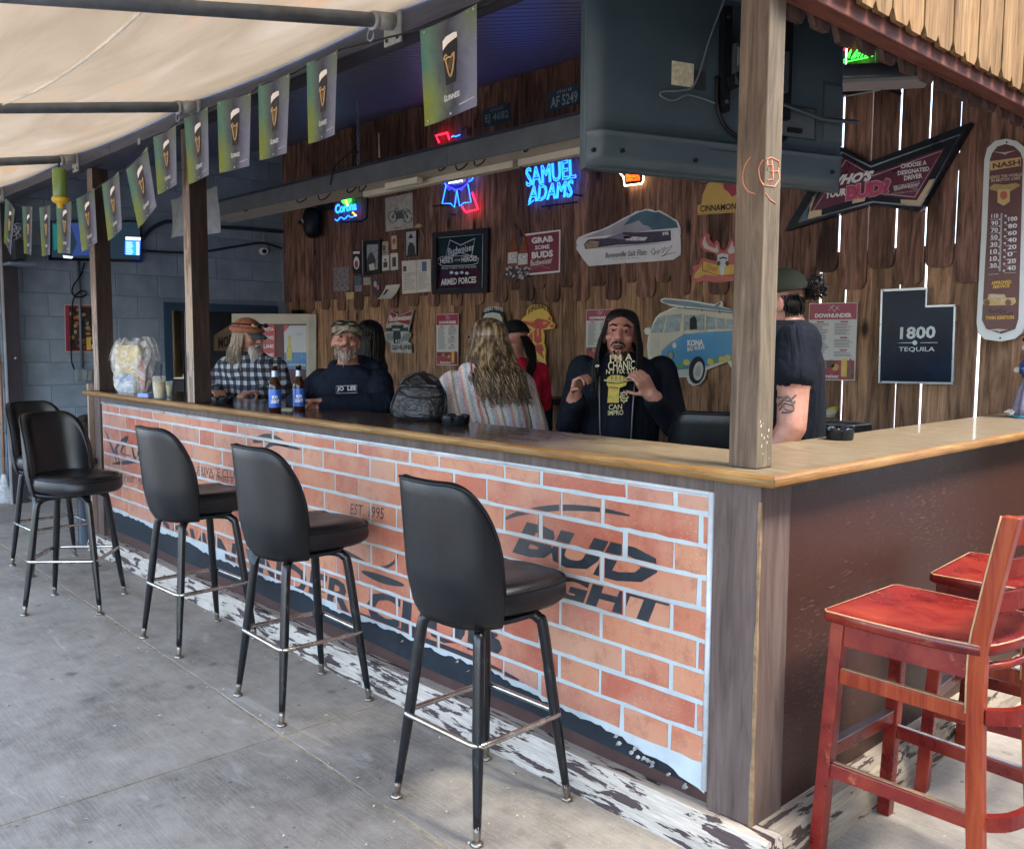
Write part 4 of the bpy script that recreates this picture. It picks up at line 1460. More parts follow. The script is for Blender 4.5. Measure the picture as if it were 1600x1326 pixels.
for k in range(4):
    xx = pa + (pb - pa) * (.15 + .23 * k)
    MB().lathe([(0, 0), (.014, 0), (.014, .003), (0, .003)], 14).build('socket', BLACK, ps, loc=None)
    o = ps.children[-1]; o.rotation_euler = (R(90), 0, 0); o.location = Vector((xx, 1.284 + DY, zb_ - .04)) - Vector(ps.location)
b = MB()
for (px, dz_, w) in ((384, .0, .12), (470, .03, .2), (505, .05, .22), (548, .04, .16), (565, .05, .12), (690, .03, .10), (720, .05, .16), (748, .05, .14), (822, .03, .05)):
    q = TP.at(px, 520 - .2295 * (px + 490) + 10); q.y = 1.30 + DY
    b.tube(curve_pts([q + Vector((-w / 2, .0, .02)), q + Vector((-w * .2, -.025, -dz_)), q + Vector((w * .25, -.02, -dz_ * .8)), q + Vector((w / 2, 0, .015))], 4), .005, 5)
b.build('loose_wires', BLACK, TR)['kind'] = 'stuff'
cx_ = TP.at(556, 230)
CH = thing('hanging_chain', 'steel chain holding up the grey trough', 'chain', (cx_.x, 1.3 + DY, zb_ + .15))
lk = MB(); lk.tube([(.012 * math.cos(R(a)), 0, .02 * math.sin(R(a)) * 1.0) for a in range(0, 360, 36)], .0032, 5, closed=True)
lk = lk.mesh('link'); lk.materials.append(GALV)
z = zb_ + .16; k = 0
while z < zc(1.3 + DY):
    place('link', lk, None, CH, (cx_.x, 1.3 + DY, z), (0, 0, R(90) * (k % 2))); z += .033; k += 1
CH2 = dup(CH, (-1.4, 1.3 + DY, zb_ + .15), None, 'steel chain holding the trough, hidden behind the television')
for o in (CH, CH2):
    o['group'] = 'trough chains'
b = MB(); q = TP.at(557, 238); w_ = TP.at(521, 290)
b.tube(curve_pts([q + Vector((.05, -.02, -.02)), q + Vector((0, -.03, .01)), q + Vector((-.16, -.03, -.04)), Vector((w_.x + .06, 1.25 + DY, w_.z + .12)), Vector((w_.x, 1.25 + DY, w_.z))], 5), .005, 5)
tag(b.build('trough_cord', BLACK, None, loc=q), 'black cord looping from the chain down the front of the trough', 'cord')
b = MB(); q = TP.at(592, 208); w_ = TP.at(593, 246)
b.tube([q, q.lerp(w_, .4), w_], [.006, .004, .008], 6)
tag(b.build('hanging_pull', mat((.45, .38, .22), .5), None, loc=q), 'thin pull cord with pale knob hanging above the trough', 'cord')

# ------------------------------------------------------------------ things on the plank wall
WP = Pl((0, 2.995, 0), (0, 1, 0))


def sign(name, label, cat, px, m_, t=.006, group=None, pl=None, front=None):
    o = slab(name, pl or WP, px, m_, None, t, front if front is not None else t)
    return tag(o, label, cat, group)


def inlay(o, name, px, m_, h=.0085, t=.002, pl=None):
    return slab(name, pl or WP, px, m_, o, t, h)


def quad(tl, tr, br, bl):
    return [tl, tr, br, bl]


def sub(q, u0, u1, v0, v1):
    tl, tr, br, bl = q
    f = lambda u, v: (tl[0] + (tr[0] - tl[0]) * u + (bl[0] - tl[0]) * v + (br[0] - bl[0] - tr[0] + tl[0]) * u * v,
                      tl[1] + (tr[1] - tl[1]) * u + (bl[1] - tl[1]) * v + (br[1] - bl[1] - tr[1] + tl[1]) * u * v)
    return [f(u0, v0), f(u1, v0), f(u1, v1), f(u0, v1)]


def qtext(o, q, u0, u1, v0, v1, s, m_, h=.012, bold=0.0, name='lettering', pl=None, arch=0):
    a = sub(q, u0, u1, v0, v1)
    return letters(o, s, a[3], a[2], a[0], pl or WP, m_, name, h, bold, arch)


def lines(o, q, u0, u1, v0, v1, n, m_, h=.010, name='text_lines', pl=None, seed=1, fill=.45):
    rr = random.Random(seed); b = MB(); P = pl or WP
    for k in range(n):
        va = v0 + (v1 - v0) * k / n; vb = va + (v1 - v0) / n * fill
        a = sub(q, u0, u0 + (u1 - u0) * rr.uniform(.6, 1), va, vb)
        b.add([P.off(h).at(*p) for p in a], [(0, 1, 2, 3)])
    x = b.build(name, m_, o, fix=False); x['kind'] = 'stuff'
    return x


def frame(o, q, w, m_, h=.02, t=.02, pl=None, name='frame'):
    P = (pl or WP)
    out = [P.off(h).at(*p) for p in q]
    c = sum(out, Vector()) / 4
    b = MB(); ux_, uy_ = (out[1] - out[0]).normalized(), (out[3] - out[0]).normalized()
    sg = [(1, 1), (-1, 1), (-1, -1), (1, -1)]
    inn = [p + ux_ * w * s_[0] + uy_ * w * s_[1] for p, s_ in zip(out, sg)]
    for i in range(4):
        j = (i + 1) % 4
        b.prism([out[i], out[j], inn[j], inn[i]], P.n * -t)
    return b.build(name, m_, o)


# motorcycle print
q = quad((602.4, 310), (645.3, 301), (646, 356), (603.7, 362))
o = sign('motorcycle_print', 'pale grey print of a vintage motorcycle, left of the ribbon neon', 'print', q, mat((.40, .38, .34), .7, var=.3, vs=14))
b = []
for cx_ in (613.5, 636.5):
    b.append(ell(cx_, 339, 6.5, 9, 16)); b.append(ell(cx_, 339, 1.2, 1.8, 6))
b += [[(613, 339), (618, 330), (630, 328), (637, 339)], [(620, 342), (631, 340)], [(616, 328), (622, 325)], [(634, 326), (640, 329)]]
stroke(o, 'motorcycle_drawing', b, WP, .0035, mat((.04, .08, .07), .6), .010)
inlay(o, 'engine_drawing', [(619, 332), (630, 329), (631, 341), (620, 343)], mat((.06, .10, .085), .6))
lines(o, q, .25, .8, .93, .96, 1, INK)

# small pictures, cards and notices
q = quad((635, 361), (652.5, 358.8), (653, 399), (635.4, 402))
o = sign('framed_photo', 'black framed old photo of a figure in a hat, below the motorcycle print', 'photo', q, INK, .01)
inlay(o, 'photo_print', sub(q, .07, .93, .05, .95), GREYP, .012)
inlay(o, 'figure', [(638, 401), (639, 386), (642, 379), (646, 379), (650, 386), (651, 399)], mat((.03, .03, .03), .6), .0135, .001)
inlay(o, 'hat', [(640.5, 373), (647, 372), (647, 369), (645.5, 369), (645, 366), (642.4, 366), (642, 369.4), (640.4, 370)], INK, .014, .001)
q = quad((566.6, 376), (594.5, 374.5), (594, 427), (567.5, 430.5))
o = sign('framed_photo', 'tall photo in a thick black frame beside the small sticker', 'photo', q, mat((.30, .31, .32), .5, var=.4, vs=30), .008)
frame(o, q, .04, INK, .026, .02)
inlay(o, 'figure', [(574, 424), (574, 408), (579, 395), (583, 395), (588, 406), (588, 423)], mat((.05, .05, .06), .6), .011, .001)
inlay(o, 'snapshot', [(578, 414), (586, 411), (588, 422), (580, 424)], PAPER, .013, .001)
for lab, q, m_, fig in (
        ('sepia card hanging left of the little portrait card', quad((596.5, 378), (607, 377), (607.5, 397), (597, 398)), mat((.40, .33, .24), .7, var=.4, vs=40), 1),
        ('little red-faced portrait card left of the hat photo', quad((612, 369), (620, 368), (620.5, 389), (612.6, 390)), mat((.55, .42, .26), .7), 2),
        ('cream photo card with a dark crouching figure, left of its twin', quad((596.6, 399), (608.4, 398), (608.8, 422), (597, 423.6)), PAPER, 3),
        ('cream photo card with a dark standing figure, right of its twin', quad((610.6, 396), (622, 395), (622.4, 421), (611, 422.6)), PAPER, 4),
        ('dark sticker with a white and red tongue-like shield, left of the thick black frame', quad((551, 391), (564, 390.5), (564.4, 427), (551.4, 428)), mat((.02, .02, .024), .5), 5),
        ('grey poster of crowded figures, lowest left picture on the wall', quad((521, 419), (546, 416), (546.6, 454), (521.6, 456)), mat((.20, .17, .17), .6, var=.7, vs=35), 0),
        ('blue-tinted postcard above the grey one', quad((554, 431.5), (565, 431), (565.4, 444), (554.4, 445)), mat((.07, .12, .16), .6, var=.5, vs=40), 0),
        ('grey postcard below the blue-tinted one', quad((554.4, 446), (565.4, 445), (565.8, 455), (555, 456)), mat((.22, .22, .24), .6, var=.5, vs=40), 0),
        ('beige card right of the two postcards', quad((568, 434), (579, 433.4), (579.4, 445), (568.4, 446)), mat((.36, .32, .25), .6, var=.4, vs=30), 0),
        ('dark photo card with pale and pink faces', quad((583, 436), (594, 435), (594.6, 461), (583.6, 462)), mat((.06, .04, .05), .6, var=.6, vs=40), 6),
        ('tiny yellowed card below the postcards', quad((541, 457), (553, 456.4), (553.2, 467), (541.2, 468)), mat((.50, .38, .20), .7, var=.3, vs=40), 0)):
    o = sign('photo_card', lab, 'card', q, m_, .004)
    if fig == 1:
        inlay(o, 'figure', sub(q, .2, .6, .3, .7), mat((.10, .08, .07), .7), .0055, .001); lines(o, q, .2, .9, .75, .95, 2, INK, .006)
    elif fig == 2:
        inlay(o, 'figure', ell(616.3, 377, 2.6, 5, 10), mat((.30, .09, .06), .7), .0055, .001)
    elif fig in (3, 4):
        inlay(o, 'figure', sub(q, .25, .75, .25 if fig == 4 else .45, .8), mat((.05, .045, .04), .7), .0055, .001)
        inlay(o, 'figure', ell(sub(q, .5, .5, .25, .3)[0][0], sub(q, .5, .5, .32, .3)[0][1], 1.6, 2.4, 8), mat((.12, .10, .08), .7), .0055, .001)
    elif fig == 5:
        inlay(o, 'emblem', ell(557.6, 411, 4.6, 10, 14), WHITE, .0055, .001); inlay(o, 'emblem', ell(557.6, 413, 2.6, 6, 12), mat((.35, .05, .05), .5), .007, .001)
        inlay(o, 'banner', sub(q, .1, .9, .06, .16), WHITE, .0055, .001)
    elif fig == 6:
        inlay(o, 'figure', ell(587, 444, 2.4, 5, 10), mat((.5, .42, .40), .7), .0055, .001); inlay(o, 'figure', ell(591, 449, 2, 4, 10), mat((.5, .2, .25), .7), .0055, .001)
q = quad((628.2, 408), (673.4, 405), (674, 455.4), (629, 459.4))
o = sign('open_letter', 'open two-page cream letter with small portraits, below the hat photo', 'letter', q, PAPER, .004)
inlay(o, 'fold', sub(q, .505, .515, 0, 1), mat((.30, .27, .22), .7), .0055, .001)
lines(o, q, .05, .46, .38, .92, 11, mat((.25, .23, .2), .7), .006, seed=2, fill=.3)
lines(o, q, .56, .93, .40, .92, 10, mat((.25, .23, .2), .7), .006, seed=3, fill=.3)
inlay(o, 'portrait', sub(q, .05, .16, .16, .32), mat((.08, .07, .06), .7), .0055, .001)
inlay(o, 'portrait', sub(q, .70, .86, .06, .36), mat((.09, .14, .22), .6), .0055, .001)
pts = P2(WP, quad((603.6, 446), (626, 444), (621.5, 467.3), (599.4, 468)))
b = MB().grid(lambda u, w: pts[0].lerp(pts[1], u).lerp(pts[3].lerp(pts[2], u), w) + Vector((0, -.006 - .07 * w * w - .02 * math.sin(3 * u) * w, 0)), 8, 8)
o = tag(b.build('curled_notice', PAPER, None, loc=pts[0], fix=False), 'white paper notice curling away from the wall at its bottom edge', 'notice')
b = MB().grid(lambda u, w: pts[0].lerp(pts[1], .15 + .2 * u).lerp(pts[3].lerp(pts[2], .15 + .2 * u), .3 + .4 * w) + Vector((0, -.009 - .07 * (.3 + .4 * w) ** 2 - .02 * math.sin(3 * (.15 + .2 * u)) * (.3 + .4 * w), 0)), 3, 4)
b.build('figure', INK, o, fix=False)
o = sign('paper_dart', 'tan folded paper dart pinned beside the hat photo', 'dart', [(649, 355), (655, 349), (661.5, 352.5), (656, 356.5)], mat((.42, .30, .18), .7), .012)
stroke(o, 'stick', [[(656, 356), (663, 374)]], WP, .004, mat((.3, .2, .12), .7), .012)

# big mirror sign
q = quad((676.6, 363.8), (762.3, 356), (760.8, 457), (676.6, 460))
o = sign('mirror_sign', 'large black framed mirror sign thanking the armed forces', 'mirror sign', q, mat((.012, .026, .036), .12, var=.5, vs=2.5), .008)
frame(o, q, .045, INK, .035, .03)
qi = sub(q, .09, .91, .09, .92)
GL = mat((.58, .64, .70), .3)
stroke(o, 'border_line', [qi], WP, .003, GL, .0105, closed=True)
q2 = sub(q, .1, .9, .08, .95)
inlay(o, 'maroon_field', sub(q2, .01, .98, .60, .95), mat((.045, .010, .028), .2, var=.4, vs=3), .0095, .001)
stroke(o, 'bow_tie', [[(703, 375), (720, 383), (742, 372.5), (737, 400), (719, 394.5), (696, 403)]], WP, .004, GL, .0115, closed=True)
letters(o, 'Budweiser', (700, 399), (741, 391), (700, 388), WP, GL, 'lettering', .013, .01)
stroke(o, 'oval_line', [[(690, 401), (738, 399), (748, 404), (746, 411), (738, 414), (692, 416), (684, 411), (685, 404)]], WP, .0028, GL, .0115, closed=True)
letters(o, "HERE'S", (688, 412), (708, 410), (688, 403.5), WP, WHITE, 'lettering', .013, .02)
letters(o, 'TO THE', (710, 408.6), (719, 408), (710, 405), WP, WHITE, 'lettering', .013, .0)
letters(o, 'HEROES', (721, 409.6), (745, 407.6), (721, 401.6), WP, WHITE, 'lettering', .013, .02)
letters(o, 'PROUD TO SERVE THOSE WHO SERVE', (690, 421), (744, 418.4), (690, 417.6), WP, GL, 'lettering', .013, .0)
letters(o, 'ARMED FORCES', (689, 446), (744, 442), (689, 436), WP, WHITE, 'lettering', .013, .03)
inlay(o, 'emblem', ell(683, 449, 3, 4, 8), WHITE, .012, .002)
for k in range(4):
    inlay(o, 'star', ell(707 + 8 * k, 426 + (k % 2), 2.6, 3.2, 5, rot=-90), GL, .012, .001)

# bottle cut-out and maroon sign
q = quad((818, 367.4), (876, 359.3), (875, 424.6), (827, 429.3))
o = sign('maroon_sign', 'maroon tin sign reading GRAB SOME BUDS with a white border', 'sign', quad((818, 366), (876.4, 359), (875.4, 425.4), (826, 430)), WHITE, .006)
inlay(o, 'face', sub(q, .0, .975, .03, .97), MAROON, .008)
letters(o, 'GRAB', (831, 381), (864.6, 377.5), (830, 371.6), WP, WHITE, 'lettering', .0105, .05)
letters(o, 'SOME', (836, 390.5), (858.6, 388.4), (836, 384), WP, WHITE, 'lettering', .0105, .03)
letters(o, 'BUDS', (831, 404.5), (864.4, 401), (830.6, 394), WP, WHITE, 'lettering', .0105, .05)
letters(o, 'Budweiser', (829, 416), (863, 411), (829, 407), WP, WHITE, 'lettering', .0105, .01)
stroke(o, 'bow_tie', [[(830, 405), (846, 409), (865, 403), (858, 419.6), (844, 414.6), (829, 421)]], WP, .002, mat((.5, .3, .3), .5), .0105, closed=True)
o = sign('bottle_cutout', 'cut-out sign of two beer bottles splashing in ice beside the maroon sign', 'sign', [(802, 366), (803.5, 356), (804.5, 349), (806.5, 350), (808, 359), (809.6, 357), (812.6, 358), (815, 368), (822, 374), (826.6, 388), (826.6, 418), (828, 430), (822, 434), (812, 430), (806.6, 442), (800, 433), (790, 436), (789.6, 424), (793, 416), (794, 394)], mat((.05, .03, .03), .5, var=.6, vs=40), .008)
AMB = mat((.22, .06, .025), .25, var=.3, vs=30)
for dx_, dy_ in ((0, 0), (16, 2)):
    inlay(o, 'bottle', [(p[0] + dx_, p[1] + dy_) for p in [(794.6, 416), (795.6, 394), (799.6, 384), (802.6, 372), (803.4, 354), (805.2, 354), (806.4, 372), (809.6, 384), (810.6, 394), (810, 415)]], AMB, .0105 + dx_ * .0001)
    inlay(o, 'bottle_label', [(p[0] + dx_, p[1] + dy_) for p in [(795, 412), (795.6, 395), (810.2, 393.6), (809.8, 411)]], mat((.58, .55, .52), .5, var=.35, vs=45), .0135, .001)
    stroke(o, 'label_emblem', [[(p[0] + dx_, p[1] + dy_) for p in ell(802.6, 399.6, 4, 4, 10)]], WP, .0018, MAROON, .0145, closed=True)
b = MB(); rr = random.Random(4)
for k in range(26):
    x, y = rr.uniform(790, 827), rr.uniform(416, 436); s = rr.uniform(1.2, 3.4)
    P = [WP.off(.012).at(x + s * math.cos(R(a)), y + s * math.sin(R(a))) for a in (0, 70, 150, 230, 300)]
    b.add(P, [(0, 1, 2, 3, 4)])
b.build('ice_chips', mat((.45, .42, .42), .4, var=.4, vs=40), o, fix=False)['kind'] = 'stuff'

# salt flats sign
s3 = 4.1026
bz = [(780 + x / s3, 230 + y / s3) for x, y in [(500, 600), (512, 580), (540, 566), (600, 545), (650, 532), (700, 510), (755, 482), (800, 455), (840, 438), (880, 412), (915, 408), (950, 394), (985, 402), (1005, 412), (1030, 405), (1080, 432), (1110, 452), (1150, 472), (1166, 520), (1168, 690), (1120, 722), (1000, 732), (800, 745), (580, 763), (545, 722), (500, 655)]]
o = sign('salt_flats_sign', 'white cut-out sign of a long race car before a blue mountain', 'sign', bz, mat((.66, .66, .66), .45, var=.06), .008)
px = lambda l: [(780 + x / s3, 230 + y / s3) for x, y in l]
inlay(o, 'sky_shape', px([(545, 582), (610, 555), (700, 522), (800, 468), (885, 424), (950, 406), (1000, 418), (1030, 416), (1090, 448), (1140, 480), (1152, 518), (1000, 532), (800, 556)]), mat((.30, .29, .34), .5, var=.25, vs=5), .010, .001)
inlay(o, 'mountain', px([(800, 505), (850, 450), (905, 418), (950, 408), (1000, 420), (1030, 418), (1090, 450), (1140, 482), (1152, 516), (990, 532), (960, 505), (930, 500), (900, 470), (850, 490)]), mat((.045, .11, .15), .5, var=.3, vs=5), .0115, .001)
CAR = mat((.035, .022, .05), .4, var=.4, vs=20)
inlay(o, 'race_car', px([(548, 622), (580, 592), (690, 584), (735, 566), (790, 556), (805, 545), (870, 548), (1105, 535), (1108, 600), (1010, 612), (900, 622), (760, 628), (640, 645), (560, 655)]), CAR, .0125, .001)
inlay(o, 'canopy', px([(700, 583), (740, 565), (800, 560), (870, 580), (800, 592)]), mat((.20, .16, .24), .3), .0138, .001)
inlay(o, 'nose', px([(548, 622), (590, 600), (650, 606), (640, 640), (565, 652)]), mat((.32, .20, .13), .4, var=.4, vs=30), .0138, .001)
inlay(o, 'stripe', px([(800, 572), (960, 578), (940, 600), (820, 600)]), mat((.55, .52, .58), .4, var=.6, vs=60), .0138, .001)
letters(o, '998', px([(1045, 568)])[0], px([(1085, 563)])[0], px([(1045, 545)])[0], WP, WHITE, 'lettering', .0145, .03)
inlay(o, 'ground_shade', px([(600, 655), (760, 632), (880, 624), (1120, 610), (1050, 618), (880, 632)]), mat((.36, .36, .40), .6), .0112, .001)
letters(o, 'Bonneville Salt Flats', px([(680, 712)])[0], px([(943, 690)])[0], px([(684, 676)])[0], WP, INK, 'lettering', .0115, .0)
letters(o, 'World Fastest Salt Racing', px([(725, 722)])[0], px([(893, 712)])[0], px([(725, 714)])[0], WP, INK, 'lettering', .0115, .0)
stroke(o, 'signature', [px([(985, 690), (975, 665), (990, 645), (1000, 670), (990, 690), (1020, 660), (1015, 685), (1040, 655), (1062, 640), (1045, 680), (1070, 650), (1110, 630), (1060, 690), (1040, 700), (1080, 685), (1130, 676)])], WP, .0016, INK, .011)
b = MB()
for x, y in ((502, 628), (1163, 567), (810, 742), (950, 398)):
    P = [WP.off(.0105).at(780 + x / s3 + .9 * math.cos(R(a)), 230 + y / s3 + .9 * math.sin(R(a))) for a in range(0, 360, 60)]
    b.add(P, [tuple(range(6))])
b.build('nail_heads', INK, o, fix=False)['kind'] = 'stuff'

# yellow whisky sign, half behind the post
YS = mat((.56, .36, .09), .45, var=.1)
o = sign('whisky_sign', 'yellow cinnamon whisky sign half hidden behind the near post', 'sign', [(1091, 321), (1097, 319.6), (1099, 305), (1104, 293), (1109, 284), (1124, 283), (1132, 283.5), (1160, 281), (1185, 290), (1192, 312), (1198, 311), (1197, 330), (1152, 332), (1091, 336)], YS, .008)
inlay(o, 'flame_shape', [(1131, 288), (1140, 284.5), (1156, 284), (1160, 300), (1152, 304), (1145, 308), (1139, 300), (1133, 296)], mat((.30, .03, .06), .45), .010)
letters(o, 'CINNAMON WHISKY', (1094, 331.5), (1194, 324), (1094, 321.5), WP, INK, 'lettering', .011, .02)
stroke(o, 'border_line', [[(1092, 334), (1196, 327)]], WP, .0018, mat((.3, .17, .03), .5), .0095)
o = sign('small_yellow_sign', 'small yellow rounded sign corner showing under the television', 'sign', ell(1101, 279, 13, 6, 18), YS, .008)
stroke(o, 'dark_rim', [ell(1101, 279, 13.6, 6.6, 24)], WP, .004, INK, .006, closed=True)

# antlered skull sign
kx = lambda l: [(1070 + x / 6.3125, 250 + y / 6.3125) for x, y in l]
PKR = mat((.45, .09, .075), .4, var=.12)
outl = [(75, 1190), (80, 1130), (100, 1090), (78, 1070), (90, 1045), (150, 1030), (160, 985), (190, 965), (250, 985), (320, 1000), (330, 960), (300, 920), (210, 905), (165, 860), (155, 800), (195, 735), (220, 712), (255, 740), (250, 780), (300, 840), (300, 810), (325, 790), (345, 815), (360, 880), (400, 900), (430, 850), (440, 800), (470, 780), (495, 800), (500, 850), (560, 820), (600, 740), (640, 760), (640, 830), (560, 900), (500, 930), (520, 990), (650, 960), (720, 1020), (700, 1060), (740, 1180), (600, 1180), (470, 1195), (300, 1210), (200, 1190), (120, 1210)]
o = sign('antler_sign', 'pink edged sign of an antlered skull over a gold ribbon, left of the near post', 'sign', kx(outl), PKR, .008)
inlay(o, 'ribbon_shape', kx([(95, 1165), (110, 1120), (170, 1050), (185, 1000), (330, 1035), (480, 1035), (640, 1000), (690, 1130), (480, 1130), (330, 1145), (210, 1130), (130, 1170)]), mat((.58, .36, .06), .45, var=.2), .010)
inlay(o, 'antler', kx([(180, 820), (210, 745), (215, 800), (245, 850), (310, 875), (325, 830), (345, 900), (330, 920), (260, 895), (200, 870)]), mat((.55, .52, .46), .5, var=.2), .010)
inlay(o, 'antler', kx([(430, 900), (460, 840), (475, 800), (485, 860), (560, 835), (610, 765), (600, 850), (520, 905), (450, 930)]), mat((.55, .52, .46), .5, var=.2), .010)
inlay(o, 'skull', kx([(335, 935), (380, 920), (440, 930), (440, 990), (425, 1030), (405, 1060), (395, 1140), (375, 1150), (360, 1120), (350, 1050), (325, 1020)]), mat((.55, .56, .54), .5, var=.15), .012)
for s_ in (0, 1):
    inlay(o, 'eye_socket', kx(ell(345 + 82 * s_, 1020, 17, 25, 10)), mat((.03, .06, .04), .5), .0135, .001)
inlay(o, 'brow_mark', kx([(352, 968), (390, 955), (428, 968), (428, 980), (390, 970), (352, 982)]), INK, .0135, .001)
letters(o, 'Ohey', kx([(215, 1110)])[0], kx([(320, 1120)])[0], kx([(215, 1030)])[0], WP, mat((.30, .12, .02), .5), 'lettering', .012)
stroke(o, 'gold_line', [kx([(175, 1000), (175, 1090), (330, 1140), (480, 1135), (640, 1130)])], WP, .0025, mat((.25, .10, .02), .5), .0115)

# bow-tie engine sign
ez = lambda l: [(580 + x / 4.706, 440 + y / 4.706) for x, y in l]
o = sign('engine_sign', 'cut-out tin sign of a motorcycle engine below a red bow tie', 'sign', ez([(115, 318), (150, 210), (210, 245), (318, 206), (290, 325), (280, 370), (302, 385), (275, 440), (300, 460), (302, 525), (150, 520), (145, 450), (115, 430), (92, 385), (115, 370)]), mat((.34, .36, .34), .45, var=.4, vs=18), .008)
inlay(o, 'bow_tie', ez([(124, 308), (154, 220), (210, 252), (308, 215), (282, 316), (200, 295)]), mat((.26, .02, .03), .4), .0105)
letters(o, 'Budweiser', ez([(135, 292)])[0], ez([(298, 280)])[0], ez([(135, 250)])[0], WP, WHITE, 'lettering', .0125, .015)
for l in ([(110, 345), (160, 335), (165, 365), (120, 365)], [(215, 340), (275, 335), (280, 365), (220, 365)], [(150, 320), (250, 320), (235, 345), (165, 345)], [(170, 360), (220, 360), (225, 420), (165, 420)]):
    inlay(o, 'engine_part', ez(l), mat((.03, .04, .045), .35, var=.4, vs=30), .0105)
b = MB()
for k in range(6):
    for sd_ in (0, 1):
        a = ez([(105 + 130 * sd_ + 3 * k * (1 - 2 * sd_), 385 + 9 * k), (160 + 130 * sd_ - 3 * k * sd_, 383 + 9 * k), (160 + 130 * sd_ - 3 * k * sd_, 388 + 9 * k), (106 + 130 * sd_ + 3 * k * (1 - 2 * sd_), 390 + 9 * k)])
        b.add([WP.off(.0105).at(*p) for p in a], [(0, 1, 2, 3)])
b.build('cooling_fins', mat((.05, .09, .09), .4), o, fix=False)['kind'] = 'stuff'
inlay(o, 'number_plate', ez([(172, 418), (215, 418), (215, 455), (172, 455)]), INK, .0108)
letters(o, '82', ez([(178, 450)])[0], ez([(209, 449)])[0], ez([(178, 424)])[0], WP, GL, 'lettering', .0125)
letters(o, 'GENUINE', ez([(150, 500)])[0], ez([(298, 500)])[0], ez([(150, 466)])[0], WP, INK, 'lettering', .0105, .02)

# menu posters
for k, (q, lab) in enumerate(((quad((682.2, 491), (716.8, 490), (716.2, 570.5), (682.6, 570.5)), 'menu poster left of the woman in the striped poncho'),
                              (quad((916.8, 484), (956.5, 483), (956.5, 562), (915.6, 564)), 'menu poster half hidden behind the long-haired man'),
                              (quad((1264.8, 474), (1340.8, 472.4), (1336, 594.8), (1262, 593.5)), 'menu poster right of the man in the black T-shirt'))):
    o = sign('menu_poster', lab, 'poster', q, mat((.55, .55, .53), .5, var=.06), .004, 'restaurant menu posters')
    inlay(o, 'header', sub(q, .015, .985, .01, .215), mat((.30, .025, .06), .4), .0055, .001)
    qtext(o, q, .12, .88, .135, .19, 'DOWNUNDER', WHITE, .0068, .04)
    mk_ = [[sub(q, .40, .40, .10, .1)[0], sub(q, .5, .5, .03, .1)[0], sub(q, .62, .62, .09, .1)[0]], [sub(q, .42, .42, .03, .1)[0], sub(q, .52, .52, .11, .1)[0], sub(q, .6, .6, .04, .1)[0]]]
    stroke(o, 'emblem', mk_, WP, .002, WHITE, .0068)
    RD = mat((.35, .05, .05), .5)
    for (u_, v_) in ((.17, .235), (.66, .235), (.66, .44), (.66, .60)):
        inlay(o, 'heading', sub(q, u_, u_ + .15, v_, v_ + .018), RD, .0055, .001)
    IK = mat((.17, .17, .18), .7)
    lines(o, q, .06, .42, .265, .70, 22, IK, .006, seed=k, fill=.42)
    lines(o, q, .53, .93, .265, .42, 8, IK, .006, seed=k + 5, fill=.42)
    lines(o, q, .53, .93, .47, .58, 6, IK, .006, seed=k + 9, fill=.42)
    lines(o, q, .53, .93, .63, .70, 4, IK, .006, seed=k + 12, fill=.42)
    inlay(o, 'food_strip', sub(q, .02, .98, .74, .985), mat((.33, .04, .05), .45, var=.4, vs=30), .0055, .001)
    for j, (u_, v_, r_, m_) in enumerate(((.16, .78, 4, mat((.12, .03, .03), .4)), (.32, .80, 3.4, mat((.40, .22, .08), .5)), (.48, .79, 3.6, mat((.10, .06, .05), .5)), (.58, .83, 3, mat((.50, .30, .10), .5)))):
        c = sub(q, u_, u_, v_, v_)[0]; f_ = (q[1][0] - q[0][0]) / 40
        inlay(o, 'food', ell(c[0], c[1], r_ * f_, r_ * f_, 10), m_, .0068, .001)
    inlay(o, 'beer_glass', sub(q, .71, .83, .72, .95), mat((.62, .42, .07), .35), .0068, .001)
    inlay(o, 'bottle', [sub(q, u_, u_, v_, v_)[0] for u_, v_ in ((.84, .97), (.84, .84), (.875, .80), (.88, .72), (.92, .72), (.925, .80), (.96, .84), (.96, .97))], mat((.16, .03, .025), .3), .0078, .001)
    qtext(o, q, .15, .66, .92, .968, 'Budweiser', WHITE, .0078, .02)

# stout sign behind the heads
q = [(752, 520), (752.5, 500), (754, 489), (759, 482.5), (770, 479.5), (780, 482), (787, 488), (789.5, 500), (789, 560), (756, 560)]
o = sign('stout_sign', 'black rounded sign of a stout glass reading GREAT PINTS', 'sign', q, mat((.016, .022, .018), .35), .008)
inlay(o, 'foam_shape', [(756, 512), (756, 496), (760, 490), (771, 488), (782, 490), (786, 497), (786, 504), (770, 498)], mat((.50, .50, .44), .5), .010)
inlay(o, 'glass_shape', [(756, 512), (770, 498), (786, 504), (785, 556), (760, 556)], mat((.02, .05, .08), .3), .0102)
letters(o, 'GREAT PINTS', (756, 488.6), (785.6, 487), (756, 482.8), WP, GL, 'lettering', .0115, .02, arch=.55)
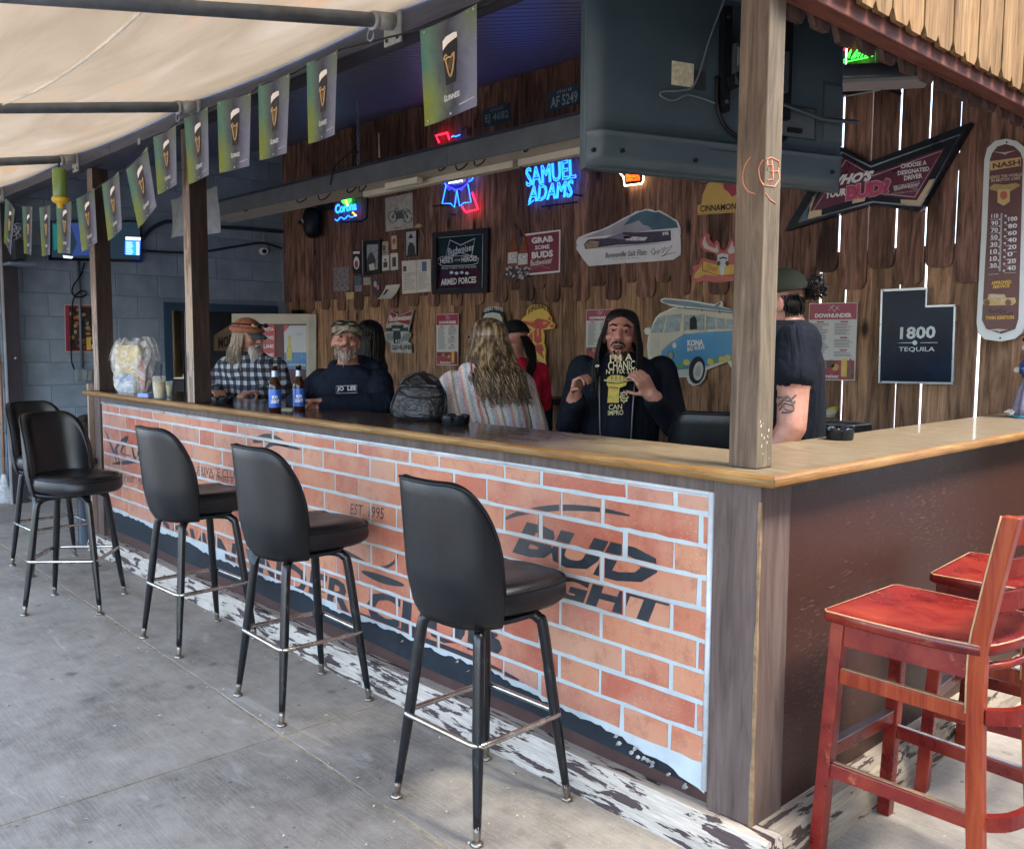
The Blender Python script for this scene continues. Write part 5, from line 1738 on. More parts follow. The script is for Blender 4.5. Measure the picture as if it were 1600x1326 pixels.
# fiery whisky sign
fz = lambda l: [(580 + x / 4.706, 440 + y / 4.706) for x, y in l]
o = sign('flame_sign', 'yellow sun sign with a burning red figure and arched lettering', 'sign', fz([(1145, 250), (1150, 205), (1180, 175), (1230, 162), (1285, 178), (1310, 215), (1318, 250), (1335, 262), (1330, 290), (1360, 315), (1350, 345), (1310, 350), (1270, 355), (1280, 400), (1275, 450), (1290, 500), (1285, 560), (1295, 640), (1260, 610), (1200, 540), (1195, 470), (1160, 470), (1145, 430), (1160, 380), (1185, 350), (1130, 320), (1108, 285), (1125, 262)]), mat((.62, .40, .05), .45, var=.15), .008)
letters(o, 'FIREBALL', fz([(1155, 245)])[0], fz([(1312, 232)])[0], fz([(1155, 205)])[0], WP, INK, 'lettering', .0105, .02, arch=.95)
RD2 = mat((.42, .045, .02), .45, var=.3, vs=20)
for l in ([(1185, 300), (1230, 270), (1290, 280), (1330, 300), (1290, 340), (1255, 350), (1260, 440), (1230, 460), (1205, 440), (1200, 370), (1215, 345), (1140, 310), (1120, 285)], [(1205, 465), (1260, 460), (1275, 500), (1262, 520), (1278, 570), (1240, 530), (1215, 505)], [(1165, 450), (1165, 400), (1190, 365), (1195, 440)], [(1305, 265), (1330, 255), (1325, 285), (1310, 285)], [(1320, 318), (1350, 312), (1345, 340), (1325, 338)]):
    inlay(o, 'flame_shape', fz(l), RD2, .0105)
for l in ([(1225, 345), (1240, 345), (1240, 400), (1228, 400)], [(1150, 290), (1190, 285), (1215, 300), (1175, 300)], [(1270, 290), (1310, 300), (1275, 320)]):
    inlay(o, 'highlight', fz(l), mat((.62, .25, .04), .45), .0125, .001)

# camper van sign
vz = lambda l: [(840 + x / 5, 440 + y / 5) for x, y in l]
VO = [(860, 500), (870, 430), (880, 415), (850, 412), (838, 385), (850, 362), (880, 358), (890, 380), (910, 320), (930, 280), (960, 250), (1060, 205), (1090, 195), (1050, 190), (970, 160), (968, 138), (1000, 128), (1200, 145), (1390, 178), (1440, 150), (1456, 170), (1450, 195), (1560, 225), (1700, 250), (1790, 260), (1800, 600), (1640, 600), (1600, 680), (1530, 690), (1490, 625), (1325, 690), (1310, 760), (1270, 805), (1220, 812), (1185, 790), (1170, 745), (1040, 752), (950, 700), (900, 650), (870, 600)]
o = sign('van_sign', 'large cut-out sign of a blue and cream camper van with a surfboard', 'sign', vz(VO), mat((.60, .62, .60), .4, var=.06), .010)
VB = mat((.025, .22, .44), .35, var=.12); VC = mat((.50, .47, .36), .4, var=.1); VG = mat((.12, .17, .19), .25, var=.6, vs=20); VD = mat((.035, .06, .08), .35)
inlay(o, 'van_body', vz([(885, 560), (890, 400), (925, 310), (955, 265), (1080, 212), (1200, 205), (1780, 290), (1780, 600), (1480, 615), (1310, 680), (1200, 735), (1050, 735), (930, 660)]), VC, .0125)
inlay(o, 'blue_panel', vz([(975, 545), (1030, 490), (1120, 430), (1150, 412), (1320, 395), (1780, 378), (1780, 590), (1480, 612), (1315, 665), (1300, 600), (1240, 590), (1195, 680), (1100, 690), (1000, 690), (985, 640)]), VB, .0145)
for l in ([(895, 398), (920, 330), (950, 285), (1010, 262), (985, 400)], [(1000, 400), (1025, 262), (1135, 250), (1115, 385)], [(1150, 380), (1165, 262), (1310, 258), (1312, 380)], [(1325, 375), (1328, 268), (1390, 280), (1402, 372)], [(1412, 370), (1405, 282), (1470, 290), (1475, 370)], [(1485, 368), (1482, 292), (1560, 300), (1565, 368)], [(1580, 366), (1578, 302), (1700, 310), (1700, 366)]):
    inlay(o, 'window', vz(l), VG, .0145)
inlay(o, 'driver_shape', vz([(1200, 375), (1200, 290), (1235, 265), (1255, 300), (1255, 370)]), INK, .0158, .001)
inlay(o, 'surfboard', vz([(975, 150), (1000, 138), (1200, 158), (1500, 212), (1780, 270), (1500, 232), (1150, 190), (1010, 170)]), mat((.10, .17, .22), .35, var=.3), .0145)
inlay(o, 'surfboard_fin', vz([(1390, 190), (1430, 160), (1440, 165), (1420, 200)]), mat((.12, .19, .24), .4), .0146)
stroke(o, 'roof_rack', [vz([(1090, 205), (1300, 220), (1780, 275)]), vz([(1150, 195), (1160, 215)]), vz([(1280, 215), (1285, 232)]), vz([(1420, 225), (1425, 250)])], WP, .003, VD, .015)
inlay(o, 'bumper', vz([(1040, 705), (1200, 700), (1195, 735), (1050, 735)]), mat((.50, .54, .50), .35), .0155)
inlay(o, 'tyre', vz(ell(1255, 690, 62, 108, 22, rot=8)), INK, .016)
inlay(o, 'wheel_rim', vz(ell(1267, 697, 38, 74, 20, rot=8)), mat((.52, .52, .50), .35), .018)
inlay(o, 'hub_cap', vz(ell(1267, 697, 22, 44, 16, rot=8)), mat((.36, .37, .38), .3), .0195, .001)
inlay(o, 'headlamp', vz(ell(1050, 575, 28, 38, 16)), VD, .0165)
inlay(o, 'headlamp_glass', vz(ell(1050, 575, 18, 26, 14)), mat((.16, .18, .16), .2), .018, .001)
inlay(o, 'side_lamp', vz(ell(1080, 498, 17, 22, 12)), mat((.5, .5, .46), .35), .0165)
inlay(o, 'badge', vz([(920, 465), (955, 462), (955, 510), (922, 512)]), mat((.42, .45, .44), .4), .0145)
stroke(o, 'trim_line', [vz([(965, 560), (1025, 500), (1120, 440), (1140, 412), (1150, 258)]), vz([(1150, 412), (1320, 392), (1780, 375)]), vz([(1320, 255), (1318, 392)])], WP, .0022, mat((.55, .55, .50), .4), .0158)
letters(o, 'KONA', vz([(1170, 505)])[0], vz([(1296, 500)])[0], vz([(1170, 455)])[0], WP, WHITE, 'lettering', .0165, .05)
letters(o, 'BIG WAVE', vz([(1170, 545)])[0], vz([(1306, 528)])[0], vz([(1168, 512)])[0], WP, WHITE, 'lettering', .0165, .03)
rr = random.Random(12)
for k in range(15):
    c = (1130 + k * 46, 655 - (10 + 6 * k if k > 4 else 30 * (k % 2)) + rr.uniform(-14, 14))
    if 1195 < c[0] < 1320:
        continue
    inlay(o, 'flower', vz(ell(c[0], c[1], 28, 26, 7, rot=rr.uniform(0, 60))), mat((.55, .48, .08), .45, var=.2) if k % 3 else mat((.10, .26, .10), .5), .0165 + .0002 * k, .001)

# large bow-tie light box
bx = lambda l: [(1180 + x / 3.8095, 140 + y / 3.8095) for x, y in l]
LP_ = WP.off(.045)
BT = [(200, 845), (500, 330), (690, 442), (1305, 205), (1000, 730), (700, 690)]
o = sign('bow_tie_box', 'large maroon and black bow-tie sign about choosing a designated driver', 'sign', bx(BT), mat((.012, .016, .020), .3), .06, front=.05)
stroke(o, 'chrome_line', [bx([(262, 790), (516, 372), (690, 460), (1222, 268), (985, 695), (700, 668), (262, 790)])], LP_, .006, mat((.35, .38, .42), .3, .6), .006)
MF = mat((.105, .012, .035), .3, var=.3, vs=4)
inlay(o, 'maroon_face', bx([(325, 735), (525, 400), (700, 500), (1135, 345), (960, 655), (740, 630), (640, 640)]), MF, .007, .002, LP_)
CRM = mat((.62, .47, .28), .4)
for l in ([(315, 775), (345, 640), (365, 632), (330, 725), (400, 715), (398, 750)], [(580, 680), (585, 655), (660, 640), (655, 665)], [(870, 690), (870, 655), (965, 660), (1040, 540), (1072, 532), (985, 698)]):
    inlay(o, 'cream_corner', bx(l), CRM, .0085, .002, LP_)
inlay(o, 'blue_gleam', bx([(262, 785), (300, 720), (318, 720), (312, 775)]), mat((.10, .15, .20), .2), .0085, .002, LP_)
stroke(o, 'white_line', [bx([(345, 722), (540, 420), (700, 515), (1112, 365), (950, 640), (740, 618)])], LP_, .0025, mat((.6, .5, .5), .4), .0095)
letters(o, "WHO'S", bx([(415, 580)])[0], bx([(682, 545)])[0], bx([(445, 515)])[0], LP_, WHITE, 'lettering', .011, .06)
letters(o, 'YOUR', bx([(412, 652)])[0], bx([(538, 630)])[0], bx([(420, 606)])[0], LP_, WHITE, 'lettering', .011, .05)
letters(o, 'BUD?', bx([(540, 665)])[0], bx([(800, 620)])[0], bx([(545, 575)])[0], LP_, mat((.48, .05, .12), .35), 'lettering', .012, .06)
letters(o, 'BUD?', bx([(534, 670)])[0], bx([(806, 624)])[0], bx([(540, 568)])[0], LP_, mat((.52, .30, .36), .4), 'lettering_shadow', .0105, .10)
letters(o, 'CHOOSE A', bx([(866, 472)])[0], bx([(1020, 448)])[0], bx([(866, 445)])[0], LP_, WHITE, 'lettering', .011, .03)
letters(o, 'DESIGNATED', bx([(848, 512)])[0], bx([(1036, 484)])[0], bx([(848, 486)])[0], LP_, WHITE, 'lettering', .011, .03)
letters(o, 'DRIVER', bx([(886, 542)])[0], bx([(995, 526)])[0], bx([(886, 514)])[0], LP_, WHITE, 'lettering', .011, .03)
letters(o, 'Budweiser', bx([(828, 600)])[0], bx([(978, 574)])[0], bx([(830, 572)])[0], LP_, WHITE, 'lettering', .011, .01)
letters(o, 'RESPONSIBILITY MATTERS', bx([(808, 628)])[0], bx([(975, 606)])[0], bx([(808, 616)])[0], LP_, mat((.5, .4, .42), .5), 'lettering', .011, .0)
stroke(o, 'small_bow_tie', [bx([(820, 575), (890, 566), (980, 545), (960, 590), (895, 582), (830, 605)])], LP_, .002, mat((.5, .4, .42), .4), .0105, closed=True)

# thermometer
tz = lambda l: [(1180 + x / 3.8095, 140 + y / 3.8095) for x, y in l]
tb = lambda l: [(1140 + x / 3.4783, 400 + y / 3.4783) for x, y in l]
body = [(1527.5, 505), (1535, 360), (1539.5, 250), (1544, 232), (1556, 221), (1573, 217.6), (1590, 221), (1602, 231), (1607.5, 247), (1606, 360), (1602, 505), (1598, 520), (1588, 529), (1565, 533.6), (1540, 530), (1530, 521)]
o = sign('thermometer', 'tall cream and maroon enamel thermometer advertising motor cars', 'thermometer', body, mat((.62, .66, .62), .3, var=.06), .014)
NB = mat((.105, .032, .03), .35, var=.15)
inlay(o, 'maroon_face', [(1536, 500), (1544, 360), (1548.5, 250), (1552, 240), (1560, 230), (1573, 226), (1586, 229.6), (1596, 239), (1600, 250), (1597, 360), (1593, 498), (1588, 514), (1566, 521.6), (1543, 514)], NB, .0165)
inlay(o, 'name_plate', [(1548.6, 253), (1597, 246.4), (1596.6, 260), (1549, 267.4)], GOLD, .018)
letters(o, 'NASH', (1551, 264), (1594, 257.6), (1551, 255.4), WP, NB, 'lettering', .0205, .04)
CT = mat((.52, .44, .30), .5)
letters(o, 'LEADS THE WORLD', (1546.5, 279.8), (1597, 275), (1546.6, 275), WP, CT, 'lettering', .0185, .02)
letters(o, 'IN MOTOR CARS', (1549, 285), (1594, 280.6), (1549, 280.4), WP, CT, 'lettering', .0185, .02)
inlay(o, 'wing', [(1545.6, 296), (1555, 288), (1571, 289.6), (1590, 286.6), (1596.6, 290.4), (1580, 300), (1571, 302), (1560, 300)], mat((.34, .23, .08), .45, var=.3, vs=30), .0185)
inlay(o, 'shield', [(1561, 297), (1580, 296.6), (1579.6, 316), (1570, 322), (1560.6, 317)], GOLD, .0195)
inlay(o, 'shield_mark', ell(1570.6, 306, 6, 7, 8), mat((.45, .10, .05), .45), .021, .001)
inlay(o, 'glass_tube', [(1565.5, 334), (1568.4, 333.6), (1565.6, 424), (1562.6, 424)], mat((.35, .33, .33), .25), .0195)
for k, s_ in enumerate(('110', '90', '70', '50', '30', '10', '10', '30')):
    y = 341.5 + 11.05 * k
    letters(o, s_, (1549 - .35 * k, y), (1560 - .35 * k, y - 1), (1549 - .35 * k, y - 7), WP, WHITE, 'lettering', .0185, .02)
for k, s_ in enumerate(('100', '80', '60', '40', '20', '0', '20', '40')):
    y = 346 + 11 * k; w = (6.5 if s_ == '0' else 12)
    letters(o, s_, (1575.4 - .3 * k, y), (1577.4 + w - .3 * k, y - 1), (1575.4 - .3 * k, y - 7), WP, WHITE, 'lettering', .0185, .02)
b = MB()
for k in range(17):
    y = 336 + 5.35 * k
    for x in (1561.5, 1569.6):
        P = [WP.off(.019).at(x - .16 * k + dx_, y + dy_) for dx_, dy_ in ((0, 0), (3.4, -.2), (3.4, 2.8), (0, 3))]
        if (k + (x > 1565)) % 2:
            b.add(P, [(0, 1, 2, 3)])
    if k % 2 == 0:
        b.add([WP.off(.019).at(1547 - .16 * k + dx_, y + 7.2 + dy_) for dx_, dy_ in ((0, 0), (16, -1.2), (16, -.6), (0, .6))], [(0, 1, 2, 3)])
        b.add([WP.off(.019).at(1572 - .16 * k + dx_, y + 5 + dy_) for dx_, dy_ in ((0, 0), (18, -1.2), (18, -.6), (0, .6))], [(0, 1, 2, 3)])
b.build('scale_marks', mat((.55, .55, .55), .5), o, fix=False)['kind'] = 'stuff'
letters(o, 'APPROVED', tb([(1422, 158)])[0], tb([(1532, 150)])[0], tb([(1422, 138)])[0], WP, YEL, 'lettering', .0185, .03)
letters(o, 'SERVICE', tb([(1430, 177)])[0], tb([(1522, 170)])[0], tb([(1430, 160)])[0], WP, YEL, 'lettering', .0185, .03)
letters(o, 'TWIN IGNITION', tb([(1392, 347)])[0], tb([(1546, 343)])[0], tb([(1392, 327)])[0], WP, YEL, 'lettering', .0185, .03)
inlay(o, 'car_drawing', tb([(1384, 262), (1388, 240), (1410, 232), (1412, 212), (1420, 206), (1500, 208), (1510, 228), (1556, 226), (1564, 250), (1545, 268), (1500, 268), (1400, 270)]), mat((.50, .36, .16), .45, var=.3, vs=30), .0185)
for x in (1406, 1522):
    inlay(o, 'wheel_drawing', tb(ell(x, 254, 16, 18, 12)), mat((.18, .08, .05), .5), .0205, .001)
inlay(o, 'window_drawing', tb([(1424, 226), (1428, 213), (1490, 214), (1494, 227)]), mat((.5, .45, .38), .4), .0205, .001)
stroke(o, 'signature', [tb([(1405, 295), (1420, 290), (1415, 305), (1450, 300), (1478, 285), (1470, 310), (1500, 295), (1498, 320), (1540, 305)])], WP, .0014, INK, .018)
for yy, ym in ((238, 242), (517, 513)):
    inlay(o, 'eagle_mark', [(1553, yy), (1571, yy + 1), (1590, yy - 2), (1574, yy + 3), (1573, yy + 5), (1568, yy + 3)] if yy < 300 else tb([(1408, 402), (1462, 396), (1520, 400), (1480, 408), (1474, 414), (1462, 406)]), mat((.5, .45, .4), .5), .0185, .001)
b = MB()
for x, y in ((1573, 222.5), (1562.7, 528)):
    b.add([WP.off(.0155).at(x + 1.6 * math.cos(R(a)), y + 1.6 * math.sin(R(a))) for a in range(0, 360, 45)], [tuple(range(8))])
b.build('nail_heads', INK, o, fix=False)['kind'] = 'stuff'

# tequila sign
q = [(1378.8, 452.4), (1451.5, 449), (1450.4, 477.2), (1495.7, 475.8), (1491.4, 600.4), (1374.5, 598.2)]
o = sign('tequila_sign', 'dark blue state-shaped tequila sign with a silver rim', 'sign', q, mat((.42, .44, .45), .3, .7), .02)
TQ = NT('blue_mirror'); v = TQ.coords((1, 1, 1), False); nz = TQ.noise(v, 4, 3, .5)
TQ.set(TQ.ramp(nz, [(.3, (.002, .005, .016)), (.7, (.006, .018, .048))]), .25); TQ.b.inputs['Specular IOR Level'].default_value = .15; TQ = TQ.m
inlay(o, 'face', [(1382, 455.8), (1448.8, 452.8), (1447.6, 480.4), (1492.4, 479), (1488.4, 597), (1377.6, 595)], TQ, .023)
GS = mat((.55, .62, .62), .35)
letters(o, '1800', tb([(925, 453)])[0], tb([(1118, 447)])[0], tb([(928, 386)])[0], WP, GS, 'lettering', .026, .03)
letters(o, 'TEQUILA', tb([(918, 522)])[0], tb([(1114, 522)])[0], tb([(920, 494)])[0], WP, GS, 'lettering', .026, .01)
stroke(o, 'rule_line', [tb([(910, 472), (998, 471)]), tb([(1036, 471), (1130, 470)])], WP, .0022, GS, .0265)
inlay(o, 'seal', tb(ell(1017, 471, 13, 13, 14)), GS, .026)
b = MB()
for x, y in ((1379.6, 454), (1492.6, 478), (1376.2, 596.4), (1489.6, 598)):
    b.add([WP.off(.0215).at(x + 1.3 * math.cos(R(a)), y + 1.3 * math.sin(R(a))) for a in range(0, 360, 60)], [tuple(range(6))])
b.build('screw_heads', INK, o, fix=False)['kind'] = 'stuff'

# licence plates
for q, top_, s_, c, lab in ((quad((856.3, 143.8), (906, 130), (906, 162.4), (856.5, 175)), 'UTAH 68', 'AF 5249', mat((.04, .075, .095), .5, var=.2), 'dark green number plate AF 5249 high on the wall beside the television'),
                            (quad((754, 172), (797, 160), (798, 190), (755, 200)), 'UTAH 69', 'EJ 4682', mat((.03, .055, .075), .5, var=.2), 'faded dark number plate high on the wall below the largest flag')):
    o = sign('number_plate', lab, 'number plate', q, c, .004, 'old number plates')
    tm_ = mat((.42, .52, .54), .5) if 'AF' in s_ else mat((.22, .30, .33), .5)
    qtext(o, q, .08, .93, .33, .88, s_, tm_, .0055, .02)
    qtext(o, q, .28, .74, .08, .24, top_, tm_, .0055, .01)

# ------------------------------------------------------------------ neon signs
NBLUE = emit((.010, .11, 1.0), .75); NWHITE = emit((.55, .65, 1.0), .6); NRED = emit((1.0, .008, .03), .8); NGREEN = emit((.03, 1.0, .05), .6); NYEL = emit((1.0, .35, .02), .6)
NDEEP = emit((.02, .02, .9), .6)
GLS = mat((.02, .02, .03), .3)
cp = lambda l, k=4: [(p.x, p.y) for p in curve_pts([Vector((*a, 0)) for a in l], k)]


def neon(name, label, at_):
    return thing(name, label, 'neon sign', WP.off(.02).at(*at_))


o = neon('blue_name_neon', 'blue neon sign spelling SAMUEL ADAMS', (861, 285))
neon_text(o, 'SAMUEL', (823, 291.5), (899.8, 277.5), (821.5, 263.5), WP, NBLUE, .0052, .03)
neon_text(o, 'ADAMS', (826, 316), (893.4, 307), (828, 291.5), WP, NBLUE, .0052, .03)
stroke(o, 'neon_tail', [[(829, 310), (825.6, 320), (834, 313)]], WP, .0052, NBLUE, .03)
stroke(o, 'back_rail', [[(846, 323), (902, 316)], [(858, 300), (910, 306)], [(858, 322), (858, 327)], [(880, 318), (880, 325)]], WP, .006, BLACK, .012)
o = neon('ribbon_neon', 'blue and white ribbon-shaped beer neon with red corners, partly behind the trough', (713, 275))
stroke(o, 'ribbon_tube', [cp([(684, 272), (688, 282), (693, 284), (698, 292)]), [(697, 290), (691, 318), (704, 318), (710, 324), (714, 297), (718, 322), (725, 317), (736, 316), (731, 288)], cp([(733, 284), (738, 280), (744, 268), (742, 262)])], WP, .0050, NBLUE, .03)
stroke(o, 'rosette_tube', [cp(ell(713, 266, 23, 30, 14, 20, 160))], WP, .006, NDEEP, .028)
stroke(o, 'rosette_edge', [cp([(697, 291), (702, 297), (706, 293), (711, 299), (716, 295), (721, 297), (726, 290), (731, 288)])], WP, .0045, NDEEP, .03)
neon_text(o, 'BEER', (701.6, 287), (722.4, 283.4), (701.6, 276.4), WP, NWHITE, .0038, .034)
neon_text(o, 'BLUE RIBBON', (684, 280), (744, 266.4), (684, 271), WP, NWHITE, .003, .034)
inlay(o, 'blue_disc', ell(712.5, 270, 20, 26, 20), mat((.02, .02, .20), .3), .010, .004)
stroke(o, 'red_corner', [[(722, 323), (728, 331.6), (747, 327), (738, 301)], [(686, 223), (681, 212), (699, 207.5), (702, 218)]], WP, .008, NRED, .03)
stroke(o, 'blue_dash', [cp([(705.6, 214.4), (709, 212.6), (712, 213.6), (718.6, 210.8)])], WP, .005, NBLUE, .03)
stroke(o, 'back_rail', [[(676, 322), (720, 320)], [(700, 335), (712, 336)], [(722, 202), (730, 198), (731, 212)], [(742, 186), (742, 200)]], WP, .005, BLACK, .012)
o = neon('lime_neon', 'small green and blue neon sign spelling Corona below the trough', (540, 325))
stroke(o, 'lime_tube', [ell(541, 312, 6.5, 6.5, 18), ell(541, 312, 4.2, 4.2, 14), ell(541, 312, 2.2, 2.2, 8)], WP, .009, NGREEN, .03, closed=True)
stroke(o, 'bottle_tube', [[(538, 303), (543, 321)], [(551, 332), (556, 337)]], WP, .008, NYEL, .036)
neon_text(o, 'Corona', (524, 333.6), (556.6, 327.6), (524, 320.4), WP, NBLUE, .0050, .03)
stroke(o, 'wave_tube', [cp([(523.6, 342.6), (527, 345), (532.6, 339.4), (538, 342.4), (544, 337), (549, 339.4), (557, 336.4)])], WP, .0055, NBLUE, .03)
stroke(o, 'back_rail', [[(530, 347), (564, 346)], [(565, 305), (575, 300), (573, 340), (566, 345)]], WP, .010, BLACK, .012)
o = sign('badge_sign', 'black sign with a white ring badge half hidden under the trough', 'sign', quad((495, 312), (520, 308), (521, 328), (497, 330)), mat((.016, .016, .02), .5), .012)
stroke(o, 'ring', [ell(508, 313, 8, 5, 18)], WP, .004, mat((.3, .3, .3), .5), .014, closed=True)
o = sign('letter_neon', 'small black sign with orange lit letters and a glowing white outline under the television', 'neon sign', [(963, 262), (1006, 262), (1005.6, 283), (1003.6, 287.4), (977, 290.6), (974.6, 277), (964, 268)], BLACK, .02)
stroke(o, 'glow_outline', [[(964, 266), (974, 276), (976, 290.4), (1003, 287), (1005, 282.6), (1005.4, 264)]], WP, .005, emit((1.0, .75, .42), 1.6), .022)
for k in range(2):
    letters(o, 'OPEN LATE' if k else 'BEER', (978, 278 + 6 * k), (999.6, 276 + 6 * k), (978, 272.6 + 6 * k), WP, emit((1.0, .06, .005), .9), 'lit_lettering', .024, .03)
letters(o, 'COLD', (977, 270.6), (997, 269), (977, 264), WP, emit((.5, 1.0, .65), .5), 'lit_lettering', .024, .02)
RP = Pl((0, 2.985, 0), (0, 1, 0))
o = neon('script_neon', 'green neon script sign with a red stroke high beside the television', (1342, 86))
stroke(o, 'script_tube', [cp([(1316, 94), (1322, 92), (1330, 78), (1326, 91)]), cp([(1330, 92), (1340, 78), (1334, 91), (1345, 80), (1340, 90)]), cp([(1345, 90), (1350, 82), (1354, 84), (1351, 90), (1359, 82), (1362, 88), (1366, 84)]), cp([(1318, 98), (1336, 94), (1356, 90)])], RP, .0032, NGREEN, .03)
stroke(o, 'red_tube', [cp([(1318, 79), (1322, 75), (1327, 74)])], RP, .005, NRED, .03)
o = sign('rally_sign', 'black lit sign ending in KE RALLY with red and green marks', 'sign', quad((1292, 124), (1376, 118), (1375, 140), (1292, 155)), mat((.016, .016, .02), .4), .02, pl=RP)
letters(o, 'BIKE RALLY', (1290, 149), (1349, 138.5), (1290, 141), RP, mat((.62, .58, .5), .5), 'lettering', .022, .03)
letters(o, 'ACTION', (1294, 134), (1347, 128), (1294, 120), RP, emit((.5, .9, .3), .4), 'lit_lettering', .022, .05)
inlay(o, 'red_mark', [(1353, 136), (1358, 133), (1365, 133), (1360, 137), (1355, 139)], emit((.9, .05, .09), .5), .022, .002, RP)
inlay(o, 'green_mark', [(1369, 133), (1373, 129), (1375, 134), (1372, 138)], emit((.12, .9, .2), .5), .022, .002, RP)
stroke(o, 'white_edge', [[(1292, 156), (1375, 141)]], RP, .004, mat((.5, .5, .5), .4), .02)
b = MB(); b.tube([RP.off(.03).at(1386, 126), RP.off(.03).at(1392, 142), RP.off(.04).at(1408, 147)], .009, 6); b.tube([RP.off(.05).at(1388, 136), RP.off(.05).at(1428, 126), RP.off(.03).at(1430, 120)], .007, 6)
tag(b.build('wall_bracket', BLACK, None, loc=RP.at(1400, 135)), 'black bent metal bracket on the planks right of the rally sign', 'bracket')
# dark rounded fixture in the corner
c = WP.off(.12).at(488, 348)
b = MB(); b.lathe([(.0, -.16), (.05, -.155), (.09, -.10), (.10, 0), (.095, .08), (.07, .14), (.0, .16)], 16, c)
o = tag(b.build('corner_speaker', BLACK, None, loc=c), 'black rounded fixture hung on an arm high in the plank wall corner', 'fixture')
b = MB(); b.tube([c + Vector((-.06, .0, .02)), c + Vector((-.30, .02, .03))], .02, 8); b.build('arm', DARK, o)
b = MB(); b.tube([c + Vector((-.10, -.05, .08)), c + Vector((-.05, -.09, .03)), c + Vector((-.01, -.10, 0))], .012, 6); b.build('pale_strip', mat((.5, .5, .5), .5), o)

# ------------------------------------------------------------------ people
SKIN = NT('skin')
v = SKIN.coords((1, 1, 1), True); nz = SKIN.noise(v, 14, 4, .6)
SKIN.set(SKIN.ramp(nz, [(.3, (.25, .112, .082)), (.7, (.41, .215, .160))]), .45); SKIN.b.inputs['Subsurface Weight'].default_value = .0
SKIN = SKIN.m
SKINR = mat((.35, .155, .118), .45, var=.28, vs=18)
LIP = mat((.26, .08, .07), .4)
EYEW = mat((.30, .27, .25), .3)
JEANS = mat((.03, .045, .08), .8, var=.25, vs=20)
BLK_CLOTH = mat((.005, .006, .008), .85, var=.3, vs=9)
SHOE = mat((.02, .018, .016), .6)


def cloth(name, c, var=.25):
    t = NT(name); v = t.coords((1, 1, 1), True)
    nz = t.noise(v, 7, 4, .6); fo = t.noise(t.coords((1, 1, .45), True), 9, 3, .5, 1.2)
    t.set(t.ramp(nz, [(.3, dk(c, 1 - var)), (.7, dk(c, 1 + var))]), .85)
    t.b.inputs['Specular IOR Level'].default_value = .12
    t.bump(fo, .9, .03)
    return t.m


NAVYH = cloth('navy_fleece', (.007, .011, .022))
JACK = cloth('black_jacket', (.006, .0085, .015))
TEE = cloth('black_tee', (.006, .008, .014))
PINK_SH = cloth('red_shirt', (.50, .018, .055))
SKINM = SKIN


def plaid():
    t = NT('plaid_flannel'); tc = t.n('ShaderNodeTexCoord'); sx = t.n('ShaderNodeSeparateXYZ')
    wob = t.noise(t.coords((1, 1, 1), False), 5, 2)
    ad = t.n('ShaderNodeVectorMath', operation='ADD'); t.l(tc.outputs['Object'], ad.inputs[0])
    cb = t.n('ShaderNodeCombineXYZ'); w = t.math('MULTIPLY', t.math('SUBTRACT', wob, .5), .05)
    for i in range(3):
        t.l(w, cb.inputs[i])
    t.l(cb.outputs[0], ad.inputs[1]); t.l(ad.outputs[0], sx.inputs[0])
    hx = t.math('ADD', t.math('MULTIPLY', sx.outputs['X'], .68), t.math('MULTIPLY', sx.outputs['Y'], .73))
    hx = t.math('ADD', hx, t.math('MULTIPLY', sx.outputs['Z'], .16))

    def band(x, per, duty):
        return t.math('LESS_THAN', t.math('FRACT', t.math('DIVIDE', x, per)), duty)
    a = band(hx, .052, .52); b_ = band(sx.outputs['Z'], .056, .52)
    a2 = band(t.math('ADD', hx, .018), .026, .22)
    s_ = t.math('ADD', a, b_)
    c = t.ramp(t.math('MULTIPLY', s_, .5), [(0, (.44, .48, .55)), (.35, (.07, .085, .12)), (.8, (.010, .011, .014))], 'CONSTANT')
    c = t.mix(t.math('MULTIPLY', a2, .35), c, (.05, .06, .09))
    t.set(c, .9); t.bump(t.noise(t.coords((1, 1, .5)), 9, 3, .5, 1.0), .8, .03)
    return t.m


def poncho():
    t = NT('striped_knit'); tc = t.n('ShaderNodeTexCoord'); sx = t.n('ShaderNodeSeparateXYZ'); t.l(tc.outputs['Object'], sx.inputs[0])
    wob = t.noise(t.coords((1, 1, 1), False), 4, 3)
    hx = t.math('ADD', t.math('MULTIPLY', sx.outputs['X'], .68), t.math('MULTIPLY', sx.outputs['Y'], .73))
    hx = t.math('ADD', hx, t.math('MULTIPLY', sx.outputs['Z'], .22))
    hx = t.math('ADD', hx, t.math('MULTIPLY', wob, .035))
    stops = [(.0, (.62, .56, .50)), (.08, (.36, .42, .56)), (.15, (.60, .58, .56)), (.22, (.48, .20, .22)), (.29, (.58, .52, .46)), (.36, (.16, .17, .20)), (.41, (.62, .60, .58)), (.50, (.34, .44, .55)), (.56, (.58, .36, .36)), (.64, (.62, .58, .52)), (.72, (.30, .27, .25)), (.77, (.60, .56, .54)), (.85, (.42, .46, .60)), (.92, (.55, .30, .30))]
    c = t.ramp(t.math('FRACT', t.math('DIVIDE', hx, .20)), stops, 'CONSTANT')
    kn = t.noise(t.coords((90, 90, 240)), 1.0, 2, .6)
    c = t.mix(t.ramp(kn, [(.35, (.5, .5, .5)), (.6, (0, 0, 0))]), c, (.20, .18, .18))
    t.set(c, .95); t.bump(t.math('ADD', kn, t.math('MULTIPLY', t.noise(t.coords((1, 1, .4)), 9, 3, .5, 1.0), 2.0)), .6, .012)
    return t.m


